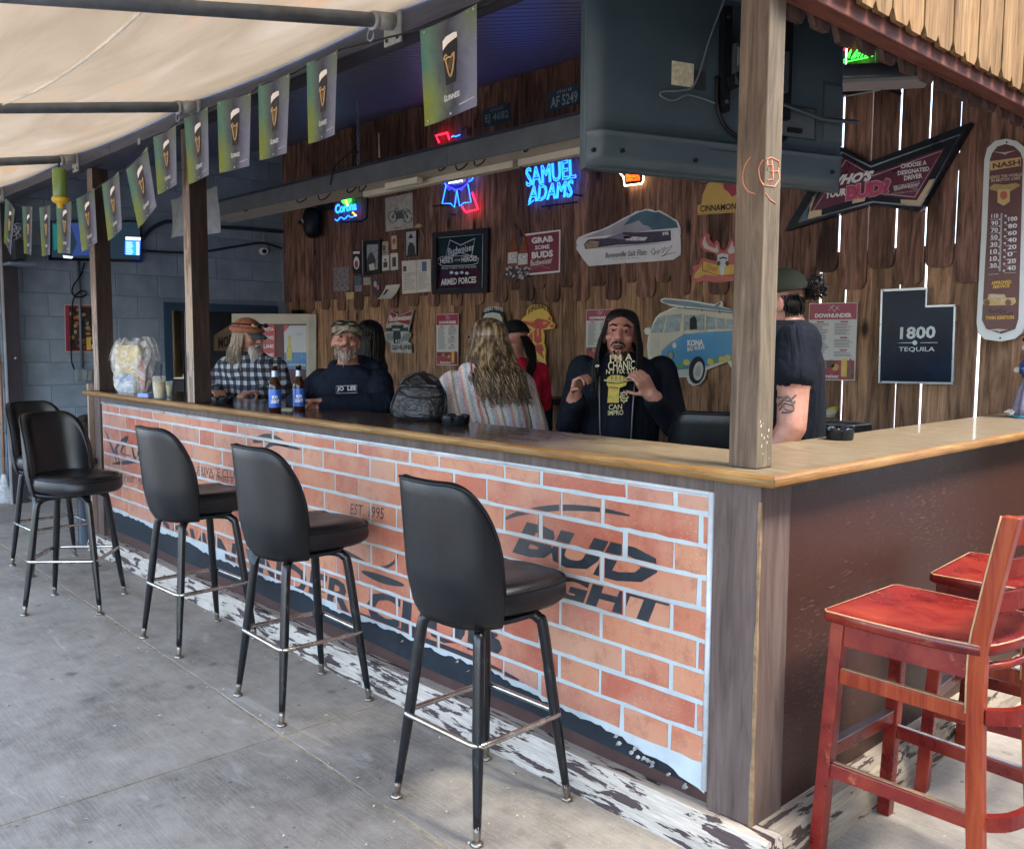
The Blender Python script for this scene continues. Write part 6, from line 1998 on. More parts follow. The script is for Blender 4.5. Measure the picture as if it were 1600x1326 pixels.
def hairmat(c, c2):
    t = NT('hair'); v = t.coords((60, 60, 4), True); nz = t.noise(v, 1.5, 3, .6); lo = t.noise(t.coords((1, 1, 1)), 8, 2)
    t.set(t.ramp(t.math('ADD', t.math('MULTIPLY', nz, .6), t.math('MULTIPLY', lo, .4)), [(.35, c), (.65, c2)]), .5)
    t.b.inputs['Specular IOR Level'].default_value = .25
    t.bump(nz, .6, .006)
    return t.m


DKHAIR = hairmat((.003, .0026, .003), (.011, .009, .0085))
GREYBEARD = hairmat((.17, .15, .13), (.55, .51, .46))
SALT = hairmat((.10, .075, .06), (.36, .31, .27))
GREYHAIR = hairmat((.13, .10, .07), (.38, .32, .25))


class Body:
    """Closed pieces that are fused into one continuous skin; each face takes the material of the piece nearest to it."""
    def __init__(s, loc, yaw, scale=1.0):
        s.loc, s.yaw, s.sc = Vector(loc), yaw, scale
        s.b = MB(); s.mats = []
        s.fw = Vector((math.cos(yaw), math.sin(yaw), 0)); s.rt = Vector((math.sin(yaw), -math.cos(yaw), 0))

    def w(s, p):
        return s.loc + (s.rt * p[0] + s.fw * p[1] + Vector((0, 0, p[2]))) * s.sc

    def mi(s, m_):
        if m_ not in s.mats:
            s.mats.append(m_)
        return s.mats.index(m_)

    def limb(s, pts, rs, m_, n=14):
        P = [s.w(p) for p in pts]; rs = [r * s.sc for r in rs]
        P2_, R2 = [], []
        d0 = (P[0] - P[1]).normalized(); d1 = (P[-1] - P[-2]).normalized()
        for k in range(4, 0, -1):
            a = R(90 * k / 4 * .98); P2_.append(P[0] + d0 * rs[0] * math.sin(a)); R2.append(rs[0] * math.cos(a))
        for i in range(len(P) - 1):
            L = (P[i + 1] - P[i]).length; nn = max(2, int(L / .02))
            for k in range(nn):
                t = k / nn; P2_.append(P[i].lerp(P[i + 1], t)); R2.append(rs[i] * (1 - t) + rs[i + 1] * t)
        P2_.append(P[-1]); R2.append(rs[-1])
        for k in range(1, 5):
            a = R(90 * k / 4 * .98); P2_.append(P[-1] + d1 * rs[-1] * math.sin(a)); R2.append(rs[-1] * math.cos(a))
        s.b.tube(P2_, R2, n, mi=s.mi(m_))

    def ball(s, c, r, m_, rot=None):
        c = s.w(c); rings = []; A = s.rt; B = s.fw; Z = Vector((0, 0, 1))
        if rot:
            A, B, Z = rot
        for i in range(11):
            th = math.pi * (i + .15) / 10.3
            rings.append([c + (A * r[0] * math.sin(th) * math.cos(2 * math.pi * j / 16) + B * r[1] * math.sin(th) * math.sin(2 * math.pi * j / 16) + Z * r[2] * math.cos(th)) * s.sc for j in range(16)])
        s.b.loft(rings, mi=s.mi(m_))

    def stack(s, secs, m_, n=24, e=.8):
        """Horizontal sections (centre, half width, half depth)."""
        rings = []
        for (c, rx, ry) in secs:
            ring = []
            for j in range(n):
                x, y = sup(2 * math.pi * j / n, rx, ry, e)
                ring.append(s.w((c[0] + x, c[1] + y, c[2])))
            rings.append(ring)
        dens = []
        for a, b_ in zip(rings, rings[1:]):
            for k in range(4):
                dens.append([p.lerp(q, k / 4) for p, q in zip(a, b_)])
        dens.append(rings[-1])
        s.b.loft(dens, mi=s.mi(m_))

    def fuse(s, name, parent, voxel=.007, smooth=3):
        me = s.b.mesh('src')
        kd = kdtree.KDTree(len(s.b.f)); 
        V = s.b.v
        for i, f in enumerate(s.b.f):
            c = Vector((0, 0, 0))
            for k in f:
                c += Vector(V[k])
            kd.insert(c / len(f), i)
        kd.balance()
        o = bpy.data.objects.new('src', me); COL.objects.link(o)
        md = o.modifiers.new('r', 'REMESH'); md.mode = 'VOXEL'; md.voxel_size = voxel
        if smooth:
            sm = o.modifiers.new('s', 'SMOOTH'); sm.factor = .5; sm.iterations = smooth
        bpy.context.view_layer.update()
        dg = bpy.context.evaluated_depsgraph_get()
        m2 = bpy.data.meshes.new_from_object(o.evaluated_get(dg))
        bpy.data.objects.remove(o); bpy.data.meshes.remove(me)
        base = wloc(parent)
        idx = np.array([s.b.m[kd.find(p.center)[1]] for p in m2.polygons])
        nf = len(idx); nm = len(s.mats)
        lp = np.empty(len(m2.loops), dtype=np.int64); m2.loops.foreach_get('edge_index', lp)
        tot = np.empty(nf, dtype=np.int64); m2.polygons.foreach_get('loop_total', tot)
        fi = np.repeat(np.arange(nf), tot); od = np.argsort(lp, kind='stable'); le, lf_ = lp[od], fi[od]
        same = le[:-1] == le[1:]; fa, fb = lf_[:-1][same], lf_[1:][same]
        sc_ = np.eye(nm)[idx]
        for _ in range(10):
            nw = sc_.copy()
            for q_ in range(nm):
                nw[:, q_] += np.bincount(fa, sc_[fb, q_], nf) + np.bincount(fb, sc_[fa, q_], nf)
            sc_ = nw / nw.sum(1, keepdims=True)
        idx = [int(q_) for q_ in sc_.argmax(1)]
        m2.materials.clear()
        for m_ in s.mats:
            m2.materials.append(m_)
        m2.polygons.foreach_set('material_index', idx)
        m2.polygons.foreach_set('use_smooth', [True] * len(idx))
        m2.transform(Matrix.Translation(-base))
        r = bpy.data.objects.new(name, m2); COL.objects.link(r); r.parent = parent
        return r


class Head:
    def __init__(s, B, c, yaw, pitch=0.0, roll=0.0):
        s.B = B; s.c = B.w(c)
        f = Vector((math.cos(yaw) * math.cos(pitch), math.sin(yaw) * math.cos(pitch), math.sin(pitch)))
        r = Vector((math.sin(yaw), -math.cos(yaw), 0)); u = r.cross(f)
        r, u = r * math.cos(roll) + u * math.sin(roll), u * math.cos(roll) - r * math.sin(roll)
        s.f, s.r, s.u = f, r, u; s.sc = B.sc

    def p(s, x, y, z):
        return s.c + (s.r * x + s.f * y + s.u * z) * s.sc

    def loc(s, x, y, z):
        q = s.p(x, y, z) - s.B.loc
        return (q.dot(s.B.rt) / s.sc, q.dot(s.B.fw) / s.sc, q.z / s.sc)

    def ell(s, c, r, m_, body=None):
        (body or s.B).ball(s.loc(*c), r, m_, (s.r, s.f, s.u))

    def skull(s, m_):
        s.ell((0, -.010, .030), (.076, .094, .088), m_)
        s.ell((0, .022, -.028), (.062, .070, .085), m_)
        s.ell((0, .045, -.082), (.038, .042, .036), m_)
        s.ell((0, .075, .028), (.052, .020, .016), m_)       # brow
        for x in (-1, 1):
            s.ell((x * .040, .060, -.022), (.026, .028, .022), m_)     # cheek
            s.ell((x * .077, -.010, -.012), (.010, .020, .032), m_)    # ear
        s.B.limb([s.loc(0, .088, .020), s.loc(0, .112, -.026)], [.010, .017], m_)   # nose
        s.B.limb([s.loc(-.016, .100, -.030), s.loc(.016, .100, -.030)], [.009, .009], m_)
        s.ell((0, .090, -.060), (.026, .010, .009), m_)
        s.ell((0, .088, -.074), (.022, .010, .008), m_)

    def sphere(s, name, c, r, m_, par, n=10):
        b = MB(); q = s.p(*c)
        rings = []
        for i in range(7):
            th = math.pi * (i + .1) / 6.2
            rings.append([q + (s.r * r[0] * math.sin(th) * math.cos(2 * math.pi * j / n) + s.f * r[1] * math.sin(th) * math.sin(2 * math.pi * j / n) + s.u * r[2] * math.cos(th)) * s.sc for j in range(n)])
        b.loft(rings)
        return b.build(name, m_, par)

    def face(s, par, brow, mouth=True, openm=0.0):
        for x in (-1, 1):
            e = s.sphere('eye', (x * .031, .083, .008), (.0105, .009, .0045), EYEW, par)
            s.sphere('pupil', (x * .031, .0905, .008), (.0055, .004, .0058), INK, e)
            b = MB(); b.tube([s.p(x * .014, .094, .030), s.p(x * .032, .095, .036), s.p(x * .052, .080, .030)], [.004, .0055, .003], 6); b.build('eyebrow', brow, par)
            b = MB(); b.tube([s.p(x * .016, .090, .016), s.p(x * .032, .0935, .019), s.p(x * .046, .083, .013)], .0035, 5); b.build('eyelid', SKINR, par)
        if mouth:
            if openm:
                m_ = s.sphere('mouth', (0, .092, -.070), (.027, .014, .008 + openm), mat((.06, .012, .012), .5), par)
                s.sphere('tongue', (0, .094, -.070 - openm * .5), (.017, .011, .007), LIP, m_)
                b = MB(); b.tube([s.p(-.018, .102, -.064 + openm * .6), s.p(0, .107, -.063 + openm * .6), s.p(.018, .102, -.064 + openm * .6)], .0022, 5); b.build('teeth', mat((.22, .19, .16), .4), m_)
            else:
                b = MB(); b.tube([s.p(-.026, .088, -.066), s.p(0, .1005, -.068), s.p(.026, .088, -.066)], [.002, .004, .002], 6); b.build('mouth', LIP, par)

    def strands(s, name, roots, m_, par, r0=.007, n=5):
        b = MB()
        for P in roots:
            C = curve_pts([s.p(*q) for q in P], 4); k = len(C)
            b.tube(C, [max(.0012, r0 * (1 - (i / (k - 1)) ** 2.2 * .85)) for i in range(k)], n)
        o = b.build(name, m_, par); o['kind'] = 'stuff'
        return o

    def shellpart(s, name, par, m_, fn, nu=28, nv=14, thick=.01):
        b = MB()
        b.grid(lambda u, w: s.p(*fn(u, w)), nu, nv)
        o = b.build(name, m_, par, fix=False)
        so = o.modifiers.new('thick', 'SOLIDIFY'); so.thickness = thick; so.offset = 0
        return o


def cap_fn(rx, ry, rz, c, front=0.0, low=-.0):
    def fn(u, w):
        a = 2 * math.pi * u; th = R(2) + R(88) * w
        return (c[0] + rx * math.sin(th) * math.cos(a), c[1] + ry * math.sin(th) * math.sin(a), c[2] + rz * math.cos(th) + low * w)
    return fn


def brim(hd, par, m_, cy=.085, cz=.060, w=.075, L=.075, drop=.02, name='brim'):
    b = MB()
    f = lambda u, v_: hd.p((u * 2 - 1) * w * (1 - .25 * v_), cy + L * v_ * math.sqrt(max(0, 1 - (u * 2 - 1) ** 2 * .55)) - .03 * (u * 2 - 1) ** 2, cz - drop * v_ - .022 * (u * 2 - 1) ** 2)
    b.grid(f, 14, 6)
    o = b.build(name, m_, par, fix=False); so = o.modifiers.new('thick', 'SOLIDIFY'); so.thickness = .006
    return o


def finger(B, base, d, up, lens, r, m_, curl):
    """A finger as a bent chain; curl bends d towards -up."""
    p = Vector(base); pts = [p]; a = 0
    for L, c in zip(lens, curl):
        a += c
        dd = d * math.cos(a) - up * math.sin(a)
        p = p + dd * L; pts.append(p)
    B.limb([tuple(q) for q in pts], [r, r * .95, r * .88, r * .75], m_, 10)


def hand(B, wrist, fwd, palm, m_, curl=.5, side=1, sc_=1.0):
    """wrist, fwd (finger direction) and palm (normal on the palm side) in body coordinates; side +1: thumb towards fwd x palm."""
    f = Vector(fwd).normalized(); n_ = Vector(palm); n_ = (n_ - f * n_.dot(f)).normalized(); t = f.cross(n_) * side
    w = Vector(wrist)
    for k in range(-3, 4):
        B.limb([tuple(w + t * k * .010 * sc_), tuple(w + f * .082 * sc_ + t * k * .0118 * sc_)], [.0125 * sc_, .0125 * sc_], m_, 8)
    for k, L in enumerate((.92, 1.0, .95, .76)):
        b0 = w + f * .085 * sc_ + t * (.033 - .0225 * k) * sc_
        finger(B, b0, f, -n_ * 1.0, [x * L * sc_ for x in (.042, .028, .022)], .0088 * sc_, m_, [curl * c for c in (.7, 1.0, .7)])
    b0 = w + f * .022 * sc_ + t * .034 * sc_
    d = (f * .55 + t * .75 + n_ * .30).normalized()
    finger(B, b0, d, -(n_ * .6 - t * .5).normalized(), [x * sc_ for x in (.042, .032, .024)], .0105 * sc_, m_, [.15, .35, .3])


def legs(B, m_, hip=.93):
    for x in (-1, 1):
        B.limb([(x * .095, 0, hip - .03), (x * .10, .015, .50), (x * .105, -.01, .09)], [.088, .062, .045], m_)
        B.limb([(x * .105, -.04, .05), (x * .115, .15, .035)], [.045, .035], SHOE)


def torso(B, m_, lean=0.0, w=1.0, d=1.0, sh=1.42, hip=.92, belly=0.0):
    k = lambda z: (0, lean * (z - hip) / (sh - hip), z)
    B.stack([(k(hip - .10), .165 * w, .110 * d), (k(hip), .175 * w, .118 * d + belly * .4), (k(hip + .14), .165 * w, .118 * d + belly), (k(hip + .30), .185 * w, .125 * d + belly * .5), (k(sh - .10), .205 * w, .122 * d), (k(sh - .03), .190 * w, .105 * d), (k(sh + .03), .120 * w, .080 * d), (k(sh + .06), .07 * w, .065 * d)], m_)


def person(label, loc, yaw, scale):
    t = thing('person', label, 'person', loc)
    return t, Body(loc, yaw, scale)


def azim(x, y):
    return math.atan2(y, x)


# --- bearded man in plaid
q = aty(392, 505, .80)
t, B = person('long-bearded man in a rust knit cap and black and white plaid shirt', (q.x, .80, 0), azim(.62, -.78), .965)
PLAID = plaid()
torso(B, PLAID, .02, 1.12, 1.1, belly=.03, sh=1.42)
for x, el, wr in ((1, (.27, .12, 1.20), (.13, .30, 1.205)), (-1, (-.30, .14, 1.20), (-.20, .34, 1.205))):
    B.limb([(x * .19, 0, 1.37), el, wr], [.074, .060, .046], PLAID)
    w = Vector(wr); d = (w - Vector(el)).normalized()
    hand(B, tuple(w + d * .02), tuple(d), (0, 0, -1), SKIN, .5, -x)
legs(B, JEANS)
B.limb([(0, .01, 1.42), (0, .04, 1.52)], [.062, .056], SKIN)
hd = Head(B, (0, .055, 1.585), azim(.88, .42), R(-6))
hd.skull(SKIN)
B.fuse('body', t)
hd.face(t, GREYBEARD)
RUST = mat((.30, .105, .06), .95, var=.3, vs=40, bump=.8, bs=90)
hd.shellpart('knit_cap', t, RUST, cap_fn(.088, .106, .082, (0, -.012, .045)))
b = MB(); b.tube([hd.p(.092 * math.cos(a), -.012 + .110 * math.sin(a), .048) for a in [2 * math.pi * k / 30 for k in range(30)]], .019, 8, closed=True); b.build('cap_cuff', RUST, t)
brim(hd, t, mat((.03, .055, .07), .8), .080, .045, .07, .085, .035)
b = MB(); b.tube([hd.p(.099 * math.cos(a), -.012 + .117 * math.sin(a), .085 + .006 * math.sin(a)) for a in [2 * math.pi * k / 30 for k in range(30)]], .005, 6, closed=True)
gg = b.build('goggle_strap', BLACK, t)
for x in (-1, 1):
    hd.sphere('goggle_lens', (x * .036, .118, .088), (.030, .012, .016), mat((.03, .028, .022), .12), gg)
b = MB(); b.tube([hd.p(.08, .09, .09), hd.p(.05, .115, .075)], .009, 6); b.build('tan_patch', mat((.5, .4, .22), .6), gg)
rr = random.Random(1); rt = []
for k in range(190):
    a = rr.uniform(-1, 1); y0 = .085 * (1 - .35 * a * a); z0 = rr.uniform(-.105, -.058)
    L = rr.uniform(.10, .20) * (1 - .35 * abs(a))
    rt.append([(a * .055, y0, z0), (a * .062, y0 + .030, z0 - L * .30), (a * .045 + rr.uniform(-.015, .015), y0 + .035, z0 - L * .65), (a * .022 + rr.uniform(-.02, .02), y0 + .022, z0 - L)])
hd.strands('beard', rt, GREYBEARD, t, .0050)
hd.strands('moustache', [[(x * .006, .112, -.050), (x * .030, .102, -.060), (x * .044, .085, -.090 - .01 * k)] for x in (-1, 1) for k in range(4)], GREYBEARD, t, .007)
rt = []
for k in range(170):
    a = R(rr.uniform(150, 395)); x, y = .080 * math.cos(a), -.012 + .098 * math.sin(a)
    if y > .02:
        continue
    L = rr.uniform(.13, .22)
    rt.append([(x, y, .02), (x * 1.12, y * 1.10, -.05), (x * 1.1 + rr.uniform(-.022, .022), y * 1.1 - .01 + rr.uniform(-.015, .015), -.05 - L * .6), (x + rr.uniform(-.035, .035), y + .01 + rr.uniform(-.02, .02), -.05 - L)])
hd.strands('long_hair', rt, GREYHAIR, t, .0038)

# --- man in navy hooded sweatshirt leaning on the bar
q = aty(552, 510, .72)
t, B = person('grinning goateed man in camouflage cap and navy hoodie leaning on the bar', (q.x, .74, 0), azim(.50, -.86), .95)
torso(B, NAVYH, .10, 1.18, 1.15, belly=.03, sh=1.38)
B.limb([(-.19, .08, 1.34), (-.30, .26, 1.225), (-.04, .44, 1.235)], [.080, .066, .052], NAVYH)
B.limb([(.19, .08, 1.34), (.29, .22, 1.215), (.14, .40, 1.225)], [.080, .066, .052], NAVYH)
hand(B, (.0, .46, 1.245), (.9, .35, -.05), (-.2, .2, -1), SKIN, 1.25, 1)
hand(B, (.12, .415, 1.23), (-.7, .6, 0), (0, 0, -1), SKIN, .8, -1)
B.limb([(-.13, .02, 1.42), (0, -.06, 1.44), (.13, .02, 1.42)], [.05, .06, .05], NAVYH)
B.limb([(.10, .09, 1.41), (.0, .15, 1.37), (-.10, .09, 1.41)], [.035, .03, .035], NAVYH)
legs(B, JEANS)
B.limb([(0, .10, 1.40), (0, .12, 1.51)], [.064, .060], SKINR)
hd = Head(B, (0, .135, 1.575), azim(.80, -.52), R(12), R(4))
hd.skull(SKINR)
B.fuse('body', t)
hd.face(t, SALT)
CAMO = NT('camouflage'); v = CAMO.coords((1, 1, 1)); nz = CAMO.noise(v, 16, 2, .5)
CAMO.set(CAMO.ramp(nz, [(.0, (.12, .10, .07)), (.45, (.24, .22, .16)), (.52, (.08, .085, .055)), (.58, (.28, .25, .19))], 'CONSTANT'), .9); CAMO = CAMO.m
hd.shellpart('cap_crown', t, CAMO, cap_fn(.086, .104, .085, (0, -.008, .040)))
brim(hd, t, CAMO, .085, .048, .072, .070, .01)
gg = hd.sphere('sunglass_lens', (-.033, .098, .090), (.030, .012, .017), mat((.03, .022, .018), .08), t); hd.sphere('sunglass_lens', (.033, .098, .090), (.030, .012, .017), mat((.03, .022, .018), .08), t)
b = MB(); b.tube([hd.p(-.065, .085, .092), hd.p(0, .108, .096), hd.p(.065, .085, .092)], .004, 6); b.tube([hd.p(-.065, .085, .092), hd.p(-.092, .0, .085)], .004, 6); b.tube([hd.p(.065, .085, .092), hd.p(.092, .0, .085)], .004, 6); b.build('sunglass_frame', BLACK, t)
rt = []
for k in range(150):
    a = rr.uniform(-1, 1); z0 = rr.uniform(-.108, -.062) if abs(a) < .55 else rr.uniform(-.09, -.03)
    y0 = .088 * (1 - .5 * a * a) if abs(a) < .6 else .05
    L = rr.uniform(.02, .065) * (1 - .7 * abs(a))
    rt.append([(a * .062, y0, z0), (a * .060, y0 + .016, z0 - L * .5), (a * .045, y0 + .012, z0 - L - .008)])
hd.strands('beard', rt, SALT, t, .0050)
hd.strands('moustache', [[(x * .004, .112, -.048), (x * .026, .104, -.054), (x * .040, .088, -.076)] for x in (-1, 1) for k in range(2)], SALT, t, .007)
b = MB()
for x in (-1, 1):
    b.tube(curve_pts([B.w((x * .05, .165, 1.36)), B.w((x * .055, .20, 1.30)), B.w((x * .05, .215, 1.24))], 4), .004, 6)
b.build('drawstrings', mat((.03, .04, .07), .8), t)['kind'] = 'stuff'
fr = Pl(B.w((0, .262, 1.24)), B.fw)
letters(t, 'JO  LEE', (526.5, 612.5), (556.5, 611.5), (526.5, 604), fr, mat((.42, .44, .46), .7), 'shirt_print', .004, .02)
stroke(t, 'shirt_print', [[(525, 603), (558, 602), (558, 613.5), (525, 614.5)]], fr, .0014, mat((.42, .44, .46), .7), .003, closed=True)

# --- dark figure behind him
q = aty(583, 492, 1.45)
t, B = person('long dark-haired person in black sitting in shadow behind the man in camouflage cap', (q.x, 1.45, 0), azim(-.6, -.6), .96)
torso(B, BLK_CLOTH, .03, 1.1, 1.1, sh=1.40)
for x in (-1, 1):
    B.limb([(x * .19, 0, 1.36), (x * .26, .08, 1.12), (x * .12, .30, 1.10)], [.075, .06, .045], BLK_CLOTH)
    hand(B, (x * .10, .32, 1.10), (-x * .3, .9, 0), (0, 0, -1), SKIN, .5, -x)
legs(B, BLK_CLOTH)
B.limb([(0, .01, 1.42), (0, .03, 1.52)], [.06, .056], SKIN)
hd = Head(B, (0, .045, 1.59), azim(-.75, -.65), R(4))
hd.skull(SKIN); B.fuse('body', t, .009); hd.face(t, DKHAIR)


def long_hair(hd, t, m_, L=.30, n=170, seed=3, front=60, spread=1.0, r0=.0085, wave=.008, push=0.0):
    rr = random.Random(seed); rt = []
    hd.shellpart('hair_cap', t, m_, lambda u, w: (.084 * math.sin(R(100) * w) * math.cos(2 * math.pi * u), -.016 + .100 * math.sin(R(100) * w) * math.sin(2 * math.pi * u) * (1 if math.sin(2 * math.pi * u) < 0 else .80), .040 + .084 * math.cos(R(100) * w) + (.030 if math.sin(2 * math.pi * u) > .35 else 0) * w), 30, 10, .008)
    for k in range(n):
        a = R(rr.uniform(90 + front, 450 - front)); x, y = math.cos(a), math.sin(a)
        th = R(rr.uniform(8, 70))
        l = L * rr.uniform(.75, 1.1)
        p0 = (.082 * math.sin(th) * x, -.014 + .098 * math.sin(th) * y, .042 + .086 * math.cos(th))
        p1 = (.093 * x, -.016 + .108 * y, .0)
        p2 = (.098 * x * spread, -.022 + .108 * y * spread, -.05 - l * .25)
        p3 = (.100 * x * spread + rr.uniform(-1, 1) * wave, -.030 + .105 * y * spread + rr.uniform(-1, 1) * wave, -.05 - l * .62)
        p4 = (.088 * x * spread + rr.uniform(-1, 1) * wave * 2, -.030 + .095 * y * spread + rr.uniform(-1, 1) * wave * 2, -.05 - l)
        if push:
            tv = Vector((CAM.x - hd.c.x, CAM.y - hd.c.y, 0)).normalized(); kx_, ky_ = tv.dot(hd.r) * push, tv.dot(hd.f) * push
            sr_ = Vector((-tv.y, tv.x, 0)) * .05 * (1 if push > .05 else 0); p4 = (p4[0] + sr_.dot(hd.r), p4[1] + sr_.dot(hd.f), p4[2]); p3 = (p3[0] + .5 * sr_.dot(hd.r), p3[1] + .5 * sr_.dot(hd.f), p3[2])
            p2 = (p2[0] + kx_ * .35, p2[1] + ky_ * .35, p2[2]); p3 = (p3[0] + kx_, p3[1] + ky_, p3[2]); p4 = (p4[0] + kx_ * 1.1, p4[1] + ky_ * 1.1, p4[2])
        rt.append([p0, p1, p2, p3, p4])
    return hd.strands('long_hair', rt, m_, t, r0)


long_hair(hd, t, DKHAIR, .30, 140, 5, 45)

# --- woman in the striped poncho, back to the camera
q = aty(756, 503, .78)
t, B = person('blonde-streaked long-haired woman in a pastel striped knit poncho, back turned', (q.x, .80, 0), azim(-.62, .62), .95)
PON = poncho()
torso(B, PON, .0, 1.08, 1.15, sh=1.38)
B.stack([((0, 0, .84), .25, .19), ((0, 0, 1.0), .245, .18), ((0, 0, 1.2), .235, .165), ((0, 0, 1.33), .205, .14), ((0, .0, 1.41), .12, .10)], PON)
B.limb([(-.17, -.01, 1.35), (-.27, -.10, 1.20), (-.23, .06, 1.17)], [.085, .080, .060], PON)
B.limb([(.17, -.01, 1.35), (.25, .05, 1.12), (.13, .25, 1.10)], [.085, .078, .058], PON)
hand(B, (-.22, .10, 1.165), (.2, .9, -.1), (0, 0, -1), SKIN, .5, 1)
hand(B, (.11, .29, 1.10), (-.5, .8, 0), (0, 0, -1), SKIN, .5, -1)
B.limb([(-.10, -.05, 1.43), (0, -.085, 1.44), (.10, -.05, 1.43)], [.045, .05, .045], PON)
legs(B, JEANS)
B.limb([(0, .01, 1.40), (0, .03, 1.50)], [.052, .05], SKIN)
hd = Head(B, (0, .035, 1.575), azim(-.95, -.22), R(-3))
hd.skull(SKIN); B.fuse('body', t); hd.face(t, DKHAIR)
BLOND = NT('streaked_hair'); tc = BLOND.n('ShaderNodeTexCoord'); oi = BLOND.coords((26, 26, 1.2), False); nz = BLOND.noise(oi, 1.5, 4, .7)
BLOND.set(BLOND.ramp(nz, [(.36, (.018, .011, .008)), (.47, (.075, .047, .028)), (.56, (.24, .165, .09)), (.68, (.40, .31, .19))]), .42); BLOND = BLOND.m
long_hair(hd, t, BLOND, .26, 620, 9, 38, 1.25, .0040, .022, .075)

# --- capped person in red shirt behind her
q = aty(808, 507, 1.95)
t, B = person('person in black cap and red shirt turned away behind the woman in the poncho', (q.x, 1.95, 0), azim(-.9, .2), .97)
torso(B, PINK_SH, .02, 1.0, 1.05, sh=1.38)
for x in (-1, 1):
    B.limb([(x * .18, 0, 1.34), (x * .25, .05, 1.12), (x * .14, .26, 1.08)], [.074, .062, .045], PINK_SH)
    hand(B, (x * .12, .29, 1.08), (-x * .3, .9, 0), (0, 0, -1), SKIN, .5, -x)
legs(B, JEANS)
B.limb([(0, .01, 1.40), (0, .03, 1.50)], [.06, .058], SKINR)
hd = Head(B, (0, .04, 1.57), azim(-.95, .0), R(-8))
hd.skull(SKINR); B.fuse('body', t, .009); hd.face(t, DKHAIR)
hd.shellpart('cap_crown', t, BLK_CLOTH, cap_fn(.090, .108, .095, (0, -.010, .030)))
brim(hd, t, BLK_CLOTH)
hd.strands('ponytail', [[(rr.uniform(-.03, .03), -.10, .0), (rr.uniform(-.05, .05), -.14, -.08), (rr.uniform(-.05, .05), -.14, -.20), (rr.uniform(-.04, .04), -.12, -.28)] for k in range(26)], DKHAIR, t, .010)
b = MB(); b.tube([hd.p(-.075, .062, .052), hd.p(-.05, .082, .058)], .004, 5); b.build('cap_badge', WHITE, t)

# --- long-haired man in the dark jacket, hands raised
q = aty(973, 480, 1.10)
t, B = person('long black-haired man in dark jacket talking with both tattooed hands raised', (q.x, 1.10, 0), azim(.56, -.83), .955)
torso(B, JACK, .02, 1.08, 1.18, sh=1.465, belly=.02)
for x, el, wr in ((1, (.25, .05, 1.16), (.18, .27, 1.30)), (-1, (-.27, .06, 1.17), (-.18, .28, 1.31))):
    B.limb([(x * .19, -.01, 1.435), el, wr], [.078, .066, .048], JACK)
hand(B, (.180, .30, 1.335), (-.25, .30, .9), (-.80, .45, .1), SKIN, 1.15, -1, .92)
hand(B, (-.165, .31, 1.34), (.42, .30, .80), (.70, -.40, .35), SKIN, .75, 1, .92)
B.limb([(.185, .285, 1.315), (.180, .30, 1.335)], [.036, .030], SKIN); B.limb([(-.18, .295, 1.325), (-.165, .31, 1.34)], [.036, .030], SKIN)
B.limb([(-.12, .06, 1.45), (0, -.06, 1.49), (.12, .06, 1.45)], [.035, .04, .035], JACK)
legs(B, JEANS)
B.limb([(0, .02, 1.44), (0, .05, 1.54)], [.064, .060], SKINR)
hd = Head(B, (0, .065, 1.605), azim(.58, -.80), R(9), R(4))
hd.skull(SKINR)
B.fuse('body', t, .0055)
hd.face(t, DKHAIR, True, .004)
long_hair(hd, t, DKHAIR, .26, 260, 7, 54, 1.14, .006, .014, .03)
hd.strands('stubble_beard', [[(a * .058, .086 * (1 - .4 * a * a), z), (a * .057, .089 * (1 - .4 * a * a), z - .008)] for a in [rr.uniform(-1, 1) for _ in range(46)] for z in (rr.uniform(-.100, -.084),)], DKHAIR, t, .0028)
hd.strands('moustache', [[(x * .004, .110, -.050), (x * .024, .104, -.052), (x * .036, .088, -.070)] for x in (-1, 1)], DKHAIR, t, .0055)
# open jacket front: black tee panel with yellow print
tee = MB(); k_ = lambda u, w: B.w(((u - .5) * (.17 - .04 * w), .172 + .012 * math.cos((u - .5) * 3) + .036 * math.sin(math.pi * min(1, w * 1.05)) - .05 * (1 - min(1, w * 6)), 1.455 - .50 * w))
tee.grid(k_, 12, 20); o_ = tee.build('t_shirt', TEE, t, fix=False); so = o_.modifiers.new('thick', 'SOLIDIFY'); so.thickness = .01
b = MB()
for x in (0, 1):
    b.tube([k_(x, w / 12) + B.fw * .006 for w in range(1, 13)], .004, 5)
b.build('zipper', mat((.12, .12, .13), .4, .5), t)['kind'] = 'stuff'
fr = Pl(B.w((0, .222, 1.2)), B.fw)
YP = mat((.46, .36, .07), .7, var=.25, vs=40); CRP = mat((.48, .44, .26), .7)
for s_, bl, br, tl in (("I'M A", (953, 565), (988, 563), (953, 554)), ('CHANIC', (950, 578), (992, 576), (950, 565)), ("N'T FIX STU", (947, 584.6), (995, 583), (947, 577)), ('CAN', (951, 640), (972, 639), (951, 632)), ('IMPRO', (950, 649), (974, 648), (950, 641))):
    letters(t, s_, bl, br, tl, fr, CRP, 'shirt_print', .003, .01)
for l in ([(949, 590), (955, 586), (961, 586), (967, 586), (976, 588), (981, 594), (978, 602), (968, 606), (967, 629), (949, 629), (951, 606), (948, 600)],):
    slab('fist_print', fr, l, YP, t, .001, .004)
for x in (956, 962.5, 969, 975):
    stroke(t, 'shirt_print', [[(x, 587), (x, 595)]], fr, .0016, BLACK, .0055)
stroke(t, 'shirt_print', [[(949, 598), (966, 599), (979, 596)], [(952, 605), (966, 606)]], fr, .0018, BLACK, .0055)
